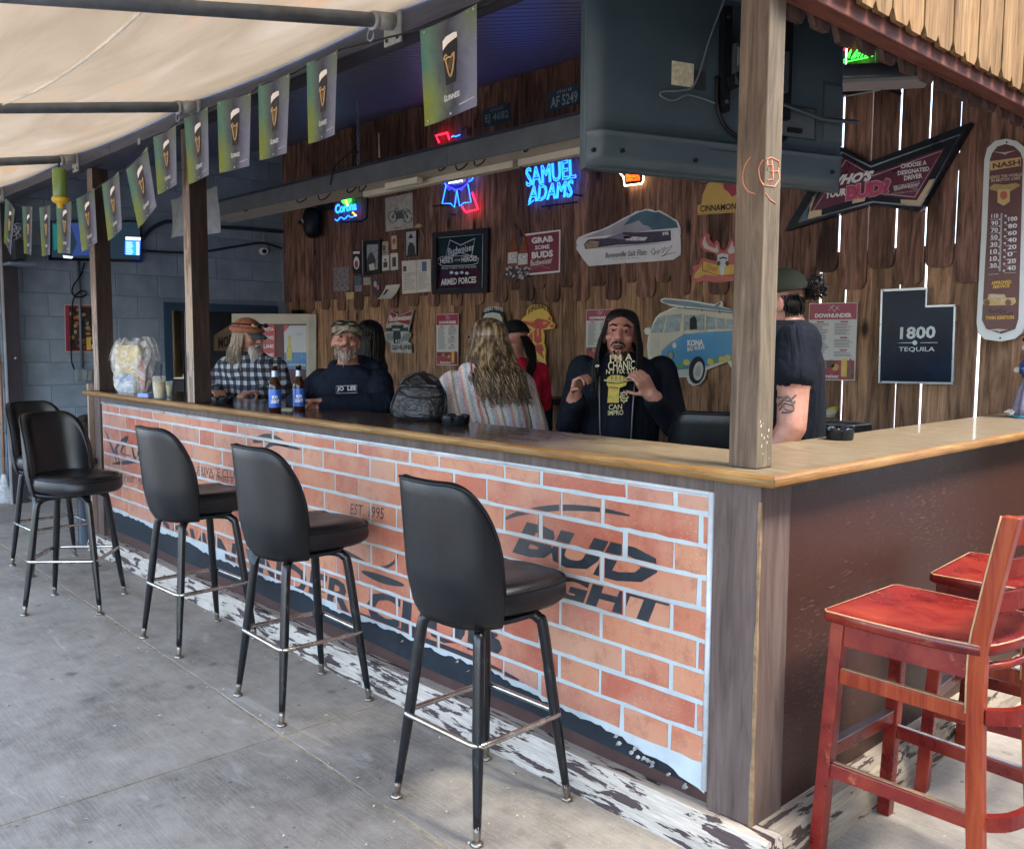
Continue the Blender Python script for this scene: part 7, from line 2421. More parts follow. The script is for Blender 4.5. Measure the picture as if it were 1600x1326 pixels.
stroke(t, 'gear_print', [ell(975, 620, 5, 7, 18), ell(975, 620, 2, 3, 10)] + [[(975 + 5.6 * math.cos(R(a)), 620 + 7.8 * math.sin(R(a))), (975 + 7.4 * math.cos(R(a)), 620 + 10 * math.sin(R(a)))] for a in range(0, 360, 45)], fr, .0034, CRP, .004)
stroke(t, 'wrench_print', [[(944, 594), (990, 594)]], fr, .004, CRP, .0035)
letters(t, 'Cp', (930, 574.6), (936.4, 573), (930, 570.4), Pl(B.w((.14, .185, 1.3)), B.fw), WHITE, 'chest_badge', .012, .03)
for hx, wr in (((.18, .30, 1.36), 1), ((-.15, .315, 1.38), -1)):
    pass

# --- man in black T-shirt, seen from behind by the near post
q = aty(1243, 428, 1.12)
t, B = person('man in black T-shirt and olive cap, hair bun and tattooed arm, facing left', (q.x, 1.12, 0), azim(-.80, -.56), 1.02)
torso(B, TEE, .03, 1.10, 1.15, sh=1.50)
B.limb([(-.195, 0, 1.475), (-.235, .015, 1.36)], [.086, .080], TEE)
B.limb([(-.230, .012, 1.40), (-.270, .02, 1.17), (-.25, .14, .95)], [.060, .054, .034], SKIN)
hand(B, (-.245, .155, .93), (.1, .6, -.7), (.8, 0, 0), SKIN, .4, -1)
B.limb([(.195, 0, 1.475), (.24, .02, 1.34)], [.086, .078], TEE)
B.limb([(.235, .02, 1.38), (.27, .03, 1.16), (.25, .12, .94)], [.058, .052, .032], SKIN)
hand(B, (.25, .135, .91), (0, .5, -.8), (-1, 0, 0), SKIN, .4, 1)
legs(B, JEANS)
B.limb([(0, .0, 1.50), (0, .03, 1.57)], [.064, .062], SKIN)
hd = Head(B, (.0, .06, 1.63), azim(-.88, -.40), R(-8))
hd.skull(SKIN)
B.fuse('body', t)
hd.face(t, DKHAIR)
OLIVE = mat((.020, .025, .017), .9, var=.3, vs=20)
hd.shellpart('cap_crown', t, OLIVE, cap_fn(.088, .108, .092, (0, -.010, .036)))
brim(hd, t, OLIVE)
b = MB(); b.tube([hd.p(.090 * math.cos(a), -.010 + .110 * math.sin(a), .038) for a in [2 * math.pi * k / 30 for k in range(30)]], .004, 6, closed=True); b.build('cap_band', BLACK, t)
rt = []
for k in range(300):
    d = Vector((rr.gauss(0, 1), rr.gauss(0, 1), rr.gauss(0, 1))).normalized()
    c0 = Vector((0, -.142, .038)); r_ = rr.uniform(.022, .036)
    rt.append([tuple(c0 + d * .012), tuple(c0 + d * r_ + Vector((rr.uniform(-.02, .02), rr.uniform(-.02, .02), rr.uniform(-.02, .02)))), tuple(c0 + (d + Vector((rr.uniform(-.8, .8), -.2, rr.uniform(-.8, .8)))) * r_ * .9)])
hd.strands('hair_bun', rt, DKHAIR, t, .0035)
hd.sphere('bun_core', (0, -.142, .038), (.036, .036, .036), DKHAIR, t)
hd.sphere('nape_hair', (0, -.050, -.012), (.079, .052, .050), DKHAIR, t)
hd.strands('beard', [[(a * .066, .075 * (1 - .4 * a * a), z), (a * .070, .098 * (1 - .4 * a * a), z - .04), (a * .052, .098 * (1 - .3 * a * a), z - .09)] for a in [rr.uniform(-1, 1) for _ in range(110)] for z in (rr.uniform(-.10, -.03),)], DKHAIR, t, .010)
hd.strands('short_hair', [[(x * .078, -.02 - .06 * k, .02), (x * (.076 - .03 * k), -.03 - .06 * k, -.03), (x * (.07 - .03 * k), -.028 - .05 * k, -.062)] for x in [rr.uniform(-1, 1) for _ in range(22)] for k in (0, .2, .4, .6, .8, 1.0)], DKHAIR, t, .0045)
TAT = mat((.10, .075, .07), .6, var=.4, vs=60)
arm = Pl(B.w((-.325, .05, 1.1)), Vector((.55, -.83, 0)))
for l in ([(1216, 620), (1226, 624), (1236, 618), (1242, 626), (1238, 634), (1230, 632), (1236, 642), (1226, 640), (1218, 644), (1222, 632)], [(1240, 588), (1248, 586), (1244, 598), (1238, 604)]):
    pass
bpy.context.view_layer.update()
body_ = [c for c in t.children if c.name.startswith('body')][0]
dg = bpy.context.evaluated_depsgraph_get()


def project_marks(par, body, paths, r, m_, name):
    """Ink lines that lie on the skin: survey rays meet the body's own surface."""
    b = MB(); base = wloc(par)
    for pth in paths:
        P = []
        for x, y in pth:
            d = ray(x, y).normalized()
            ok, l, n_, i = body.ray_cast(CAM - base, d)
            if ok:
                P.append(l + base - d * .0012)
        if len(P) > 1:
            b.tube(P, r, 5)
    if b.f:
        b.build(name, m_, par)['kind'] = 'stuff'


tp = [cp(l) for l in ([(1214, 622), (1222, 620), (1232, 626), (1244, 616)], [(1218, 640), (1226, 630), (1238, 632), (1242, 626)], [(1220, 628), (1230, 640), (1240, 640)], [(1216, 634), (1232, 618), (1240, 640), (1222, 644)])]
project_marks(t, body_, tp, .0042, TAT, 'tattoo')

# ------------------------------------------------------------------ small things on the bar
ZT = 1.1442


def bottle(px, py, lab):
    p = atz(px, py, ZT)
    t = thing('beer_bottle', lab, 'bottle', p, 'two blue-labelled beer bottles on the bar')
    GLB = NT('amber_glass'); GLB.set((.05, .016, .006), .06); GLB.b.inputs['Transmission Weight'].default_value = .5; GLB.b.inputs['IOR'].default_value = 1.45
    b = MB(); b.lathe([(.0, .001), (.027, .0), (.0305, .006), (.031, .125), (.029, .142), (.020, .162), (.0145, .178), (.0135, .222), (.0150, .2225), (.0150, .230), (.0125, .232), (.0, .232)], 24, p); b.build('glass', GLB.m, t)
    BL = mat((.018, .095, .40), .35, .2, var=.1)
    b = MB(); b.lathe([(.0313, .022), (.0316, .024), (.0316, .112), (.0313, .114)], 24, p, cap=False); b.build('label', BL, t)
    b = MB(); b.lathe([(.0156, .176), (.0148, .180), (.0146, .205), (.0143, .207)], 18, p, cap=False); b.build('neck_label', mat((.30, .36, .46), .3, .4), t)
    pl_ = Pl(p + Vector((.0, 0, 0)), Vector((CAM.x - p.x, CAM.y - p.y, 0)))
    n_ = pl_.n; sd = Vector((-n_.y, n_.x, 0))
    for s_, w, z0, z1 in (('BUD', .030, .067, .083), ('LIGHT', .042, .044, .062)):
        V, Fc = text_mesh(s_, .04); b = MB(); vs = []
        for x, y in V:
            a = (x - .5) * w / .032
            vs.append(p + (n_ * math.cos(a) + sd * math.sin(a)) * .0323 + Vector((0, 0, z0 + (z1 - z0) * y)))
        b.add(vs, Fc); b.build('lettering', WHITE, t, fix=False)


bottle(430, 643, 'left one of the two brown beer bottles with blue labels')
bottle(467.5, 641, 'right one of the two brown beer bottles with blue labels')
p = atz(450, 640, ZT)
b = MB().obb(p + Vector((0, 0, .003)), Vector((.05, .02, 0)), Vector((-.02, .04, 0)), (0, 0, .0025)); tag(b.build('paper_note', mat((.40, .45, .32), .7, var=.3, vs=40), None, loc=p), 'pale green banknote lying between the two beer bottles', 'banknote')


def ashtray(px, py, r, lab, z=ZT):
    p = atz(px, py, z)
    b = MB(); rings = []
    N = 48
    for rr_, zz, notch in ((r * .86, .0, 0), (r * .92, .003, 0), (r, .036, 0), (r * 1.0, .046, 1), (r * .92, .046, 1), (r * .86, .036, 0), (r * .80, .012, 0)):
        rings.append([p + Vector((rr_ * math.cos(2 * math.pi * j / N), rr_ * math.sin(2 * math.pi * j / N), zz - (.011 if notch and (j % 8) in (0, 1, 2) else 0))) for j in range(N)])
    b.loft(rings)
    return tag(b.build('ashtray', mat((.010, .014, .018), .3, var=.2), None, loc=p), lab, 'ashtray')


ashtray(1312, 686.5, .052, 'black notched ashtray on the side counter before the black T-shirt')
ashtray(712, 664, .062, 'black notched ashtray by the elbow of the woman in the poncho')
ashtray(348, 632, .062, 'black bowl on the bar in front of the plaid shirt')
# black leather handbag
p = atz(636, 657, ZT); p.y += .07; 
t = thing('handbag', 'black leather handbag slumped on the bar beside the striped poncho', 'bag', p)
LEA = NT('black_leather'); v = LEA.coords((1, 1, 1)); nz = LEA.noise(v, 9, 4, .6, 1.2)
LEA.set((.012, .013, .016), LEA.ramp(nz, [(.3, (.22,) * 3), (.7, (.45,) * 3)])); LEA.bump(nz, .9, .03); LEA = LEA.m
ua = Vector((.72, .69, 0)).normalized(); ub = Vector((-.69, .72, 0))


def bag(u, w):
    a = 2 * math.pi * u; z = w
    prof = np.interp(z, [0, .08, .3, .6, .82, .94, 1], [.80, .98, 1.0, .90, .66, .36, .05])
    x, y = sup(a, .128 * prof, .080 * prof, .75)
    ln = 1 + .03 * math.sin(5 * a + 6 * z)
    dx_ = (.045 if z > .3 else 0) * (z - .3)
    return p + ua * (x * ln + dx_) + ub * (y * ln) + Vector((0, 0, .205 * z * (1 - .10 * math.cos(a) * z)))


b = MB(); b.grid(bag, 40, 18); b.build('leather_body', LEA, t)
for k, (u0, u1) in enumerate(((.60, .92), (.55, .97))):
    b = MB(); P = [bag(u0 + (u1 - u0) * i / 16, .60 + .25 * k - .10 * math.sin(math.pi * i / 16)) for i in range(17)]
    b.tube([q + (q - p).normalized() * .004 for q in P], .0045, 5); b.build('seam', mat((.008, .009, .011), .35), t)
for k in range(2):
    b = MB(); P = []
    for i in range(17):
        f_ = i / 16; P.append(p + ua * (.09 * math.cos(math.pi * f_) + .0) + ub * (.035 - .09 * k) + Vector((0, 0, .155 + (.055 - .05 * k) * math.sin(math.pi * f_))))
    b.tube(P, .007, 8); b.build('strap', LEA, t)
for f_ in (.35, .72):
    b = MB(); b.tube([bag(f_ + .22, z / 12) + (bag(f_ + .22, z / 12) - p).normalized() * .003 for z in range(1, 12)], .004, 5); b.build('seam', mat((.008, .009, .011), .35), t)
# carrier bag
p = atz(200, 613, ZT); p.y += .05
t = thing('carrier_bag', 'white see-through plastic carrier bag full of shopping on the bar end', 'bag', p)
FILM = NT('plastic_film'); v = FILM.coords((1, 1, 1)); nz = FILM.noise(v, 12, 4, .6, 1.0)
FILM.set((.72, .74, .76), .18, Alpha=.40); FILM.bump(nz, 1.0, .04)
FILM.l(FILM.ramp(nz, [(.4, (.25,) * 3), (.62, (.75,) * 3)]), FILM.b.inputs['Alpha']); FILM = FILM.m


def cb(u, w):
    a = 2 * math.pi * u
    rx, ry = np.interp(w, [0, .1, .5, .8, 1], [.105, .12, .135, .135, .10]), np.interp(w, [0, .1, .5, .8, 1], [.075, .085, .095, .085, .03])
    x, y = sup(a, rx, ry, .7); k = 1 + .07 * math.sin(7 * a + 5 * w) + .05 * math.sin(11 * a - 9 * w)
    return p + Vector((.72 * x * k - .69 * y * k, .69 * x * k + .72 * y * k, .36 * w + .015 * math.sin(9 * a) * w))


b = MB(); b.grid(cb, 44, 16); b.build('film', FILM, t, fix=False)
b = MB()
for sgn, h in ((1, .06), (-1, .03)):
    b.grid(lambda u, w: p + Vector((.72, .69, 0)) * (sgn * .06 + .05 * (u - .5) + sgn * .10 * w) + Vector((0, 0, .345 + h * math.sin(math.pi * w) - .13 * w * w)) + Vector((-.69, .72, 0)) * (.02 * math.sin(u * 9)), 10, 10)
b.build('handles', FILM, t, fix=False)['kind'] = 'stuff'
b = MB(); b.obb(p + Vector((-.02, -.02, .17)), Vector((.065, .05, 0)), Vector((-.03, .035, 0)), (0.01, 0, .15)); b.build('snack_packet', mat((.62, .46, .12), .35, var=.5, vs=22), t)
b = MB(); b.obb(p + Vector((.035, .02, .12)), Vector((.04, .035, 0)), Vector((-.02, .025, 0)), (0, 0, .10)); b.build('red_packet', mat((.45, .10, .06), .35, var=.5, vs=30), t)
b = MB(); b.obb(p + Vector((-.01, -.05, .07)), Vector((.05, .04, 0)), Vector((-.02, .02, 0)), (0, 0, .06)); b.build('blue_packet', mat((.15, .28, .50), .35, var=.6, vs=40), t)


def glassmat(col=(.75, .78, .74), al=.35, rough=.05):
    t = NT('clear_plastic'); t.set(col, rough, Alpha=al * .6); return t.m


def tumbler(px, py, lab, name='drink_glass', cat='glass', r=.042, h=.14, liquid=(.48, .36, .12), lv=.75, z=ZT, straw=True):
    p = atz(px, py, z); t = thing(name, lab, cat, p)
    b = MB(); b.lathe([(r * .72, .001), (r * .74, .004), (r, h), (r * .96, h), (r * .70, .008)], 20, p, cap=False); b.build('cup', glassmat(al=.38), t)
    b = MB(); b.lathe([(0, .009), (r * .69, .009), (r * (.69 + .25 * lv), h * lv), (0, h * lv)], 18, p); b.build('drink', mat(liquid, .12, var=.4, vs=30), t)
    if straw:
        b = MB(); b.tube([p + Vector((.01, .0, .01)), p + Vector((.022, .012, h + .075))], .0042, 8); b.build('straw', INK, t)
    return t


tumbler(249, 623, 'tall tumbler of pale iced drink with a dark straw on the bar')
tumbler(265, 620, 'short yellow-green bottle-like glass right beside the tall tumbler', r=.022, h=.10, liquid=(.50, .38, .03), straw=False)
p = atz(232, 620, ZT)
tag(MB().obb(p + Vector((0, 0, .012)), Vector((.035, .02, 0)), Vector((-.025, .045, 0)), (0, 0, .012)).build('cigarette_packet', mat((.16, .26, .55), .4, var=.4, vs=40), None, loc=p), 'pale blue cigarette packet lying by the tall tumbler', 'packet')
p = atz(225, 611, ZT); t = thing('black_pouch', 'small black pouch with white stitching behind the cigarette packet', 'pouch', p + Vector((0, .05, 0)))
b = MB(); b.grid(lambda u, w: p + Vector((0, .08, 0)) + Vector((.085 * math.cos(2 * math.pi * u) * math.sin(math.pi * (.04 + .92 * w)), .05 * math.sin(2 * math.pi * u) * math.sin(math.pi * (.04 + .92 * w)), .055 - .055 * math.cos(math.pi * (.04 + .92 * w)))), 20, 12); b.build('leather_body', LEA, t)
b = MB(); b.tube([p + Vector((.06 * math.cos(R(a)), .035, .055 + .03 * math.sin(R(a)))) for a in range(0, 360, 40)], .003, 5, closed=True); b.build('white_stitching', WHITE, t)
p = atz(153, 608, ZT); p.y += .1
t = thing('cream_tin', 'low cream tin with a dark lid at the far left end of the bar', 'tin', p)
b = MB(); b.lathe([(.0, 0), (.055, 0), (.058, .004), (.058, .030), (.0, .030)], 20, p); b.build('tin', mat((.55, .58, .52), .4), t)
b = MB(); b.lathe([(.0, .0302), (.060, .0302), (.060, .040), (.0, .044)], 20, p); b.build('lid', BLACK, t)

# skeleton figurine at the end of the side counter
p = atz(1592, 651, ZT); p += Vector((.07, -.02, 0)); S = 1.0
t = thing('skeleton_figurine', 'painted skeleton figurine in hat and blue shawl at the side counter end', 'figurine', p)
LAV = mat((.24, .23, .32), .6, var=.25, vs=20); BLS = mat((.03, .08, .26), .5, var=.3, vs=20); BONE = mat((.52, .50, .42), .6, var=.25, vs=40)
b = MB(); rings = []
for r_, z in ((.085, .012), (.082, .05), (.070, .13), (.052, .185), (.045, .20)):
    rings.append([p + Vector((r_ * (1 + .10 * math.sin(9 * a)) * math.cos(a), r_ * (1 + .10 * math.sin(9 * a)) * math.sin(a), z)) for a in [2 * math.pi * j / 54 for j in range(54)]])
b.loft(rings); b.build('skirt', LAV, t)
b = MB(); b.lathe([(.045, .19), (.070, .22), (.072, .255), (.055, .29), (.028, .315), (.02, .325)], 22, p); b.build('shawl', BLS, t)
fv = Vector((-.80, -.60, 0)); sv = Vector((-.60, .80, 0))
Bf = Body(p, math.atan2(fv.y, fv.x), 1.0)
Bf.ball((0, .01, .385), (.040, .048, .045), BONE); Bf.ball((0, .030, .355), (.028, .030, .028), BONE); Bf.limb([(-.018, .050, .343), (.018, .050, .343)], [.012, .012], BONE); Bf.limb([(0, 0, .32), (0, .01, .36)], [.016, .018], BONE)
sk = Bf.fuse('skull', t, .004, 2)
for x in (-1, 1):
    b = MB(); b.lathe([(.0, -.011), (.008, -.008), (.011, 0), (.008, .008), (0, .011)], 10, Bf.w((x * .017, .052, .384))); b.build('eye_socket', INK, sk)
b = MB()
for k in range(-3, 4):
    b.tube([Bf.w((k * .0055, .064 - abs(k) * .0015, .352)), Bf.w((k * .0055, .064 - abs(k) * .0015, .337))], .0022, 4)
b.build('teeth', WHITE, sk)['kind'] = 'stuff'
b = MB(); b.lathe([(.0, .405), (.085, .402), (.088, .408), (.050, .416), (.046, .44), (.03, .462), (.0, .466)], 22, p + Vector((.012, .01, 0))); b.build('hat', mat((.17, .10, .12), .6, var=.25, vs=20), t)
b = MB()
for dx_, dy_, dz_ in ((-.02, -.02, .45), (.02, -.03, .455), (.0, .02, .49)):
    b.lathe([(.0, -.022), (.018, -.014), (.024, 0), (.018, .014), (0, .022)], 10, p + Vector((dx_, dy_, dz_)))
b.build('hat_flowers', mat((.03, .04, .09), .5, var=.4, vs=40), t)['kind'] = 'stuff'
for x in (-1, 1):
    b = MB(); b.tube(curve_pts([Bf.w((x * .055, .0, .28)), Bf.w((x * .085, .03, .225)), Bf.w((x * .03, .075, .235))], 4), [.024, .024, .023, .022, .021, .020, .018, .016, .014], 8); b.build('arm', BLS if x < 0 else BONE, t)
b = MB(); b.lathe([(.0, 0), (.10, 0), (.10, .012), (.0, .012)], 24, p); b.build('base', mat((.05, .25, .33), .5, var=.4, vs=40), t)
b = MB(); rr = random.Random(2)
for k in range(16):
    c = p + Vector((-.085 + rr.uniform(-.03, .03), -.03 + rr.uniform(-.04, .04), .016 + rr.uniform(0, .018)))
    b.lathe([(.0, -.010), (.009, -.006), (.012, 0), (.009, .006), (0, .010)], 7, c)
b.build('base_flowers', mat((.62, .56, .46), .7, var=.3, vs=60), t)['kind'] = 'stuff'

# ------------------------------------------------------------------ tables and things inside the bar
def round_table(c, r, h, lab):
    t = thing('high_table', lab, 'table', (c[0], c[1], 0), 'high black round tables inside the bar')
    b = MB(); b.lathe([(0, h - .035), (r * .97, h - .035), (r, h - .022), (r, h - .006), (r * .985, h), (0, h)], 36, (c[0], c[1], 0)); b.build('table_top', mat((.010, .012, .015), .25), t)
    b = MB(); b.lathe([(.045, .02), (.038, h - .04)], 16, (c[0], c[1], 0)); b.build('pedestal', mat((.016, .03, .045), .3), t)
    b = MB(); b.lathe([(0, .0), (.26, 0), (.27, .012), (.06, .03), (0, .032)], 24, (c[0], c[1], 0)); b.build('foot', BLACK, t)
    return t


tq = atz(846, 622, 1.075)
round_table((tq.x - .05, tq.y + .12), .36, 1.075, 'high round black table with a beer mug, behind the poncho')
p = atz(872, 616, 1.0752)
t = thing('beer_mug', 'glass beer mug with a handle, quarter full, on the high black table', 'mug', p)
b = MB(); b.lathe([(.040, .002), (.042, .006), (.040, .12), (.037, .12), (.038, .014)], 20, p, cap=False); b.build('glass', glassmat((.75, .72, .66), .30), t)
b = MB(); b.lathe([(0, .010), (.038, .010), (.038, .040), (0, .040)], 18, p); b.build('beer', mat((.36, .19, .03), .1), t)
b = MB(); b.lathe([(0, -.004), (.05, -.004), (.05, .0), (0, .0)], 18, p + Vector((0, 0, .0045))); b.build('beer_mat', WHITE, t)
b = MB(); b.tube(curve_pts([p + Vector((.036, .02, .10)), p + Vector((.075, .04, .10)), p + Vector((.080, .045, .05)), p + Vector((.036, .02, .03))], 4), .006, 6); b.build('handle', glassmat((.75, .72, .66), .45), t)
tq = atz(650, 601, 1.05)
round_table((tq.x - .06, tq.y + .10), .38, 1.05, 'high round black table with plastic cup and lighter, behind the handbag')
tumbler(639, 597, 'clear plastic cup of cloudy drink behind the handbag', 'plastic_cup', 'cup', .036, .105, (.40, .40, .40), .85, 1.0502, False)
p = atz(624, 600, 1.0502)
t = thing('lighter', 'orange and silver lighter standing beside the clear plastic cup', 'lighter', p)
b = MB(); b.lathe([(0, 0), (.018, 0), (.018, .055), (0, .055)], 12, p); b.build('case', mat((.55, .16, .08), .4), t)
b = MB(); b.lathe([(0, .055), (.016, .055), (.014, .085), (0, .088)], 12, p); b.build('metal_cap', STEEL, t)
ashtray(680, 598, .055, 'black tray on the table behind the handbag', 1.0502)
p = atz(660, 595, 1.0502)
tag(MB().obb(p + Vector((0, 0, .02)), Vector((.03, .03, .012)), Vector((-.02, .03, 0)), (0, 0, .006)).build('paper_pack', mat((.22, .34, .30), .5), None, loc=p), 'pale green paper packet beside the black tray', 'packet')
# tray stand behind the black T-shirt
p = atz(1312, 662, 1.06); p += Vector((0, 0, 0))
t = thing('tray_stand', 'black tray stand with rounded rim behind the side counter ashtray', 'stand', (p.x, p.y, 0))
b = MB(); pts = []
for (cx_, cy_, a0) in ((1, 1, 0), (-1, 1, 90), (-1, -1, 180), (1, -1, 270)):
    for k in range(5):
        a = R(a0 + 90 * k / 4); pts.append(Vector((p.x + cx_ * .11 + .03 * math.cos(a), p.y + cy_ * .09 + .03 * math.sin(a), 1.06)))
b.prism(pts, (0, 0, -.05)); b.build('tray', BLACK, t)
b = MB(); b.tube([q + Vector((0, 0, .004)) for q in pts], .006, 6, closed=True); b.build('rim', mat((.18, .19, .2), .3, .5), t)
b = MB()
for x in (-.1, .1):
    b.box(p.x + x - .015, p.x + x + .015, p.y - .015, p.y + .015, 0, 1.01)
b.build('legs', BLACK, t)['kind'] = 'stuff'
p = atz(1296, 652, 1.064)
t = thing('lime_bowl', 'small pale bowl of lime and cream scraps on the tray stand', 'bowl', p)
b = MB(); b.lathe([(.02, 0), (.03, .002), (.045, .045), (.041, .045), (.024, .008)], 18, p); b.build('bowl', mat((.45, .42, .34), .5), t)
b = MB(); b.obb(p + Vector((.02, .0, .052)), (.022, 0, .006), (0, .02, 0), (0, 0, .012)); b.build('lime_wedge', mat((.50, .52, .06), .4), t)

# ------------------------------------------------------------------ things along the far block wall
BP = Pl((XB + .004, 0, 0), (1, 0, 0))
o = slab('wall_television', BP.off(.06), [(78, 345), (221.5, 345), (221.5, 410), (78, 406.5)], mat((.008, .010, .013), .12), None, .05, 0)
tag(o, 'wall television with a dark picture and blue listing, half behind the flags', 'television')
q = [(78, 345), (221.5, 345), (221.5, 410), (78, 406.5)]
TS = BP.off(.06)
inlay(o, 'screen', sub(q, .02, .98, .03, .93), emit((.006, .013, .02), .25, (.01, .01, .012)), .003, .001, TS)
inlay(o, 'screen_listing', [(195.4, 376), (219, 377), (218, 399), (195, 397.6)], emit((.01, .13, .75), .45), .0045, .001, TS)
inlay(o, 'screen_banner', [(196, 370), (219.4, 371), (219.2, 376), (196, 375)], emit((.45, .50, .62), .3), .0045, .001, TS)
b = MB()
for k in range(7):
    b.add([TS.off(.006).at(*a) for a in ((213, 378.4 + 3 * k), (217.6, 378.6 + 3 * k), (217.5, 380.2 + 3 * k), (213, 380 + 3 * k))], [(0, 1, 2, 3)])
    b.add([TS.off(.006).at(*a) for a in ((197, 378.4 + 3 * k), (206 + k % 3, 378.6 + 3 * k), (206 + k % 3, 379.4 + 3 * k), (197, 379.2 + 3 * k))], [(0, 1, 2, 3)])
b.build('screen_rows', emit((.5, .6, .8), .3), o, fix=False)['kind'] = 'stuff'
inlay(o, 'screen_picture', [(110, 350), (152, 346), (152, 398), (112, 400), (120, 380)], emit((.010, .02, .07), .3), .0045, .001, TS)
inlay(o, 'screen_picture', [(98, 399), (114, 401), (112, 404), (99, 403)], emit((.30, .40, .55), .4), .006, .001, TS)
inlay(o, 'screen_picture', [(82, 350), (96, 352), (94, 386), (84, 392)], emit((.004, .05, .05), .3), .0045, .001, TS)
q = quad((100.5, 475.6), (149.5, 476.4), (151.5, 550.3), (102, 550))
o = tag(slab('food_poster', BP, q, mat((.50, .42, .40), .5), None, .004, .004), 'red bordered poster of food and beer on the far block wall', 'poster')
inlay(o, 'red_border', sub(q, .02, .98, .02, .98), mat((.30, .025, .06), .45), .006, .001, BP)
inlay(o, 'photo_field', sub(q, .14, .86, .06, .96), mat((.035, .025, .022), .5, var=.8, vs=40), .0075, .001, BP)
rr = random.Random(31)
for k in range(22):
    c = sub(q, rr.uniform(.2, .8), .5, rr.uniform(.10, .9), .5)[0]
    inlay(o, 'food', ell(c[0], c[1], rr.uniform(2, 4.2), rr.uniform(2, 4), 8), mat(rr.choice(((.34, .13, .05), (.46, .26, .08), (.28, .05, .04), (.38, .33, .24), (.10, .06, .03))), .5), .009 + .0003 * k, .001, BP)
inlay(o, 'beer_glass', sub(q, .66, .80, .68, .95), mat((.62, .42, .08), .4), .017, .001, BP)
inlay(o, 'white_tag', sub(q, .82, .92, .84, .93), WHITE, .017, .001, BP)
c1, c2 = BP.off(.014).at(122, 408), BP.off(.014).at(127, 575)
t = thing('wall_outlet', 'grey twin outlet box fed by a vertical conduit on the far block wall', 'outlet', BP.at(132, 586))
b = MB(); b.tube([Vector((XB + .022, c1.y, c1.z)), Vector((XB + .022, (c1.y + c2.y) / 2, c2.z))], .013, 8); b.build('conduit', mat((.15, .18, .22), .5, .3), t)
qb = quad((119, 576), (142, 577), (141.6, 597), (119, 596))
slab('outlet_box', BP.off(.004), qb, mat((.17, .20, .22), .5), t, .0, .05, 0) if False else slab('outlet_box', BP, qb, mat((.17, .20, .22), .5), t, .055, .058)
for u0 in (.30, .66):
    slab('cover', BP, sub(qb, u0, u0 + .28, .08, .85), mat((.26, .30, .32), .4), t, .006, .066)
b = MB(); P = [BP.off(.02 + .012 * (i % 3)).at(*a) for i, a in enumerate(((132, 410), (126, 430), (115, 445), (113, 458), (120, 464), (133, 462), (134, 456), (124, 456), (114, 470), (112, 500), (111, 540), (112, 565), (116, 577)))]
b.tube(curve_pts(P, 5), .007, 6); tag(b.build('looping_cable', BLACK, None, loc=P[0]), 'looping black cable below the wall television', 'cable')
# steel post, bracket shelf and broom
pq = atz(28, 786, 0)
t = thing('steel_post', 'dark steel flange post against the far block wall', 'post', (pq.x, pq.y, 0))
MB().box(pq.x - .10, pq.x + .02, pq.y - .045, pq.y + .075, 0, 2.72).build('web', mat((.030, .028, .036), .5, var=.3), t)
MB().box(pq.x - .02, pq.x + .03, pq.y - .058, pq.y - .0455, 0, 2.72).build('flange', mat((.30, .31, .34), .5, .2), t)
b = MB(); c = Vector((pq.x + .021, pq.y + .03, 1.33)); b.lathe([(0, -.0), (.014, 0), (.012, .006), (0, .008)], 10, (0, 0, 0)); o = b.build('bolt', STEEL, None, loc=(0, 0, 0)); o.parent = t; o.rotation_euler = (0, R(90), 0); o.location = c - wloc(t)
sp_ = Pl((pq.x + .06, 0, 0), (1, 0, 0))
t = thing('scroll_bracket', 'dark shelf with pale scrolled ironwork high on the steel post', 'bracket', sp_.at(24, 405))
b = MB(); a, c = sp_.at(6, 413), sp_.at(47, 413); b.box(pq.x + .025, pq.x + .26, a.y, c.y, a.z - .01, a.z + .012); b.build('shelf', mat((.14, .19, .24), .5), t)
b = MB(); a, c = sp_.at(18, 410), sp_.at(34, 378); b.box(pq.x + .03, pq.x + .2, a.y, c.y, a.z + .02, c.z); b.build('cabinet', mat((.020, .028, .036), .5), t)
b = MB()
for k, (x, y) in enumerate(((27, 352), (25, 360), (28, 368), (24, 376), (27, 383), (30, 357), (22, 366))):
    b.tube([sp_.off(.03 + .02 * (k % 3)).at(x + (2 + .5 * j) * math.cos(j * .8 + k), y + (1.6 + .3 * j) * math.sin(j * .8 + k)) for j in range(9)], .006, 5)
b.build('scrollwork', mat((.34, .38, .42), .5, .2), t)
t = thing('broom', 'upright broom with wooden handle standing in the far left corner', 'broom', atz(10, 788, 0))
g0 = atz(8, 786, 0)
b = MB(); b.tube([g0 + Vector((0, .0, .16)), Vector((g0.x - .05, g0.y + .02, 1.36))], .014, 8); b.build('handle', mat((.26, .15, .09), .5), t)
b = MB(); rings = []
for w_, d_, z in ((.12, .04, .0), (.115, .038, .03), (.075, .03, .09), (.04, .025, .16), (.025, .02, .26), (.02, .018, .27)):
    rings.append([g0 + Vector((d_ * math.sin(a), w_ * math.cos(a) * 1.0, z)) for a in [2 * math.pi * j / 16 for j in range(16)]])
b.loft(rings); b.build('brush_head', mat((.42, .45, .46), .8, var=.3, vs=40), t)
